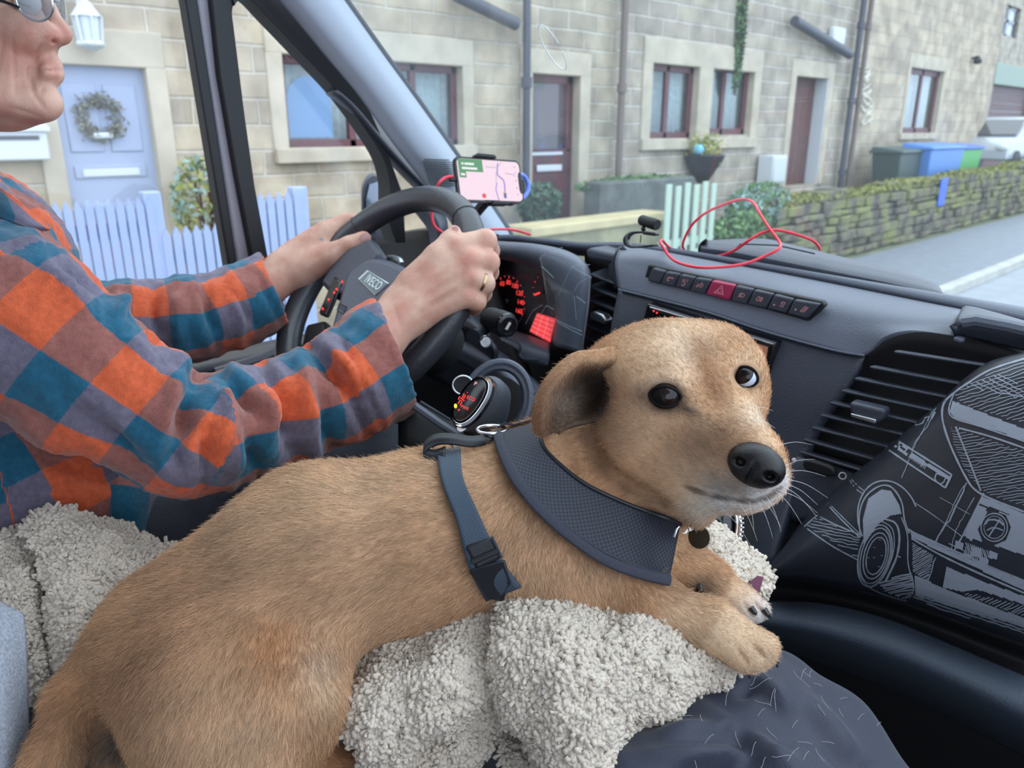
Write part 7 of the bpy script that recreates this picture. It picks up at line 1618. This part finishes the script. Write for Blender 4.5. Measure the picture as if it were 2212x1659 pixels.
def plaid_uv(V):
    U = np.zeros((len(V), 2)); best = np.full(len(V), 1e9)
    for q in sh.pr[:n_cut]:
        ab = q['b'] - q['a']; L2 = ab @ ab; t = ((V - q['a']) @ ab) / L2; ax = ab / math.sqrt(L2); vv = V - q['a'] - t[:, None] * ab
        e1 = CAM - (q['a'] + q['b']) / 2; e1 = nrm(e1 - ax * (e1 @ ax)); e2 = np.cross(ax, e1); an = np.arctan2(vv @ e2, vv @ e1); r = np.maximum(np.linalg.norm(vv, axis=1), .02); rm = (q['ra'] + q['rb']) / 2
        d = sh.dist(q, V) + .02 * np.maximum(np.maximum(-t, t - 1), 0); m = d < best; best[m] = d[m]
        u = q['uv'][0] + t * q['uv'][1]; v = an * rm / CELL + q['uv'][2]; U[m, 0] = u[m]; U[m, 1] = v[m]
    return U
UV = plaid_uv(s_v); s_n = vnormals(s_v, s_q)
s_v = crease(s_v, s_n, [(a, b, c, d, e * 1.9, w * .85) for a, b, c, d, e, w in [(428, 812, 372, 990, -.020, 26), (398, 780, 350, 960, .008, 30), (484, 812, 560, 900, -.012, 16), (500, 800, 470, 1000, .008, 24), (564, 776, 622, 880, -.010, 15), (616, 865, 630, 970, -.016, 16), (590, 800, 580, 980, .008, 24), (650, 770, 680, 960, .009, 22), (668, 748, 775, 870, -.013, 15), (700, 735, 800, 840, .007, 18), (700, 870, 720, 990, -.010, 18), (760, 850, 800, 960, -.008, 16), (720, 690, 830, 930, -.004, 8), (540, 960, 560, 1030, -.010, 16), (450, 930, 440, 1050, -.010, 20), (510, 900, 500, 1050, .008, 20), (660, 900, 680, 1000, .008, 18),
    (100, 560, 240, 640, -.006, 22), (60, 520, 220, 720, .006, 30), (180, 900, 320, 1020, -.008, 26), (250, 720, 330, 760, .004, 20), (0, 880, 200, 1010, .008, 40), (60, 960, 280, 1060, -.010, 26),
    (330, 620, 340, 750, -.010, 16), (380, 612, 390, 760, .007, 20), (440, 600, 470, 750, -.010, 16), (500, 590, 520, 740, .008, 18), (490, 620, 560, 720, -.006, 12), (250, 620, 260, 700, .008, 18), (545, 565, 600, 690, -.003, 6)]])
s_v = s_v + vnormals(s_v, s_q) * (.0016 * np.sin(s_v @ np.array([90., 60, 40])) * np.sin(s_v @ np.array([-70., 110, 60])) + .0012 * np.sin(s_v @ np.array([210., -90, 130])) * np.sin(s_v @ np.array([60., 190, -120])))[:, None]
def plaid_mat():
    m = mat('checked_flannel', (.5, .3, .2), .95, spec=.15, sheen=.25, bump=(600, .5)); t = m.node_tree; b = t.nodes['Principled BSDF']
    at = t.nodes.new('ShaderNodeAttribute'); at.attribute_name = 'plaid'; sp = t.nodes.new('ShaderNodeSeparateXYZ'); t.links.new(at.outputs['Vector'], sp.inputs[0])
    tc = t.nodes.new('ShaderNodeTexCoord'); nz = t.nodes.new('ShaderNodeTexNoise'); nz.inputs['Scale'].default_value = 160; nz.inputs['Detail'].default_value = 3; t.links.new(tc.outputs['Object'], nz.inputs['Vector'])
    def band(o, off):
        x = t.nodes.new('ShaderNodeMath'); x.operation = 'MULTIPLY_ADD'; x.inputs[1].default_value = .05; t.links.new(nz.outputs['Fac'], x.inputs[0]); t.links.new(sp.outputs[o], x.inputs[2])
        a = t.nodes.new('ShaderNodeMath'); a.operation = 'PINGPONG'; a.inputs[1].default_value = 1.; t.links.new(x.outputs[0], a.inputs[0])
        r = t.nodes.new('ShaderNodeMapRange'); r.inputs['From Min'].default_value = .485; r.inputs['From Max'].default_value = .515; t.links.new(a.outputs[0], r.inputs['Value']); return r
    U_, V_ = band('X', 0), band('Y', 0)
    def mixc(f, a, b_):
        x = t.nodes.new('ShaderNodeMixRGB'); t.links.new(f.outputs[0], x.inputs[0])
        for i, q in ((1, a), (2, b_)):
            if hasattr(q, 'outputs'): t.links.new(q.outputs[0], x.inputs[i])
            else: x.inputs[i].default_value = tuple(q) + (1,)
        return x
    c = mixc(V_, mixc(U_, srgb(210, 98, 62), srgb(150, 96, 88)), mixc(U_, srgb(112, 106, 124), srgb(38, 96, 122)))
    r = t.nodes.new('ShaderNodeValToRGB'); r.color_ramp.elements[0].position = .25; r.color_ramp.elements[0].color = (.78, .78, .78, 1); r.color_ramp.elements[1].position = .75; r.color_ramp.elements[1].color = (1.15, 1.15, 1.15, 1); t.links.new(nz.outputs['Fac'], r.inputs[0])
    mu = t.nodes.new('ShaderNodeMixRGB'); mu.blend_type = 'MULTIPLY'; mu.inputs[0].default_value = 1.; t.links.new(c.outputs[0], mu.inputs[1]); t.links.new(r.outputs[0], mu.inputs[2]); t.links.new(mu.outputs[0], b.inputs['Base Color']); return m
M['plaid'] = plaid_mat()
shirt = big_mesh('shirt', s_v, s_q, M['plaid'], driver, {'plaid': ('FLOAT_VECTOR', np.c_[UV, np.zeros(len(UV))])})
def cloth(name, rows, u0, v0, parent, th=.003, flip=False):
    o = surf(name, rows, M['plaid'], parent, 0, 28, 6); me = o.data; V = np.array([v.co for v in me.vertices]); m = 28; n = len(V) // m
    G = V.reshape(n, m, 3); U = np.zeros((n, m, 2)); U[:, 1:, 0] = np.cumsum(np.linalg.norm(np.diff(G, axis=1), axis=2), 1); U[1:, :, 1] = np.cumsum(np.linalg.norm(np.diff(G, axis=0), axis=2), 0); U = U / CELL + [u0, v0]
    a = me.attributes.new('plaid', 'FLOAT_VECTOR', 'POINT'); a.data.foreach_set('vector', np.concatenate([U.reshape(-1, 2), np.zeros((n * m, 1))], 1).astype(np.float32).ravel()); solid(o, th, -1.); return o
cloth('collar', [[(-60, 372, .83), (0, 404, .80), (40, 432, .79), (70, 462, .79), (110, 490, .80)], [(-60, 410, .80), (0, 440, .78), (36, 462, .775), (70, 482, .78), (108, 496, .795)], [(-60, 450, .80), (0, 470, .775), (36, 482, .772), (66, 494, .78), (100, 500, .80)]], .1, .3, shirt)
cloth('collar', [[(100, 486, .83), (112, 492, .83), (150, 560, .86)], [(92, 500, .80), (118, 530, .82), (160, 585, .85)], [(90, 520, .80), (120, 560, .82), (165, 600, .85)]], 1.1, 1.2, shirt)
cloth('shirt_tail', [[(215, 1010, .92), (280, 1020, .93), (345, 1035, .96)], [(225, 1090, .91), (285, 1095, .91), (338, 1090, .95)], [(235, 1190, .92), (290, 1190, .91), (328, 1180, .95)]], .3, .1, shirt)
cloth('shirt_tail', [[(352, 1130, .97), (372, 1098, .98), (410, 1088, .99), (470, 1108, 1.0)], [(348, 1160, .95), (380, 1130, .95), (420, 1122, .96), (468, 1116, .99)], [(345, 1200, .94), (380, 1190, .94), (410, 1170, .95), (440, 1150, .97)]], .1, .1, shirt)
MB().prism([P(*q) for q in ((328, 1042, .955), (350, 1048, .96), (340, 1075, .955), (330, 1092, .95))], nrm(ray(335, 1060)) * .004).build('green_lining', mat('bright_green_cloth', srgb(120, 240, 140), .8), shirt)
dt = PB(); dt.c((250, 1180, .98, 130), (520, 1090, 1.04, 112), .03); dt.c((520, 1090, 1.04, 112), (800, 1010, 1.17, 92), .03); dt.c((800, 1010, 1.17, 92), (905, 985, 1.24, 70), .03); dt.c((905, 985, 1.24, 70), (990, 1200, 1.3, 60), .02)
dt.c((250, 1150, 1.2, 110), (760, 960, 1.4, 80), .03)
d_v, d_q = dt.mesh(.007); d_v = relax(d_v, d_q, 2); d_v = crease(d_v, vnormals(d_v, d_q), [(560, 1040, 760, 980, -.004, 14), (650, 1000, 880, 960, .004, 16), (440, 1100, 640, 1010, .006, 20)])
big_mesh('trousers', d_v, d_q, mat('charcoal_trousers', srgb(58, 62, 72), .85, bump=(300, .4), var=(30, .15)), driver)
b = MB().prism([P(*q) for q in ((-250, 700, 1.06), (-120, 560, 1.1), (-60, 1000, 1.06), (120, 1200, 1.0), (-250, 1250, 1.0))], cdir(0, 0, 1) * .08)
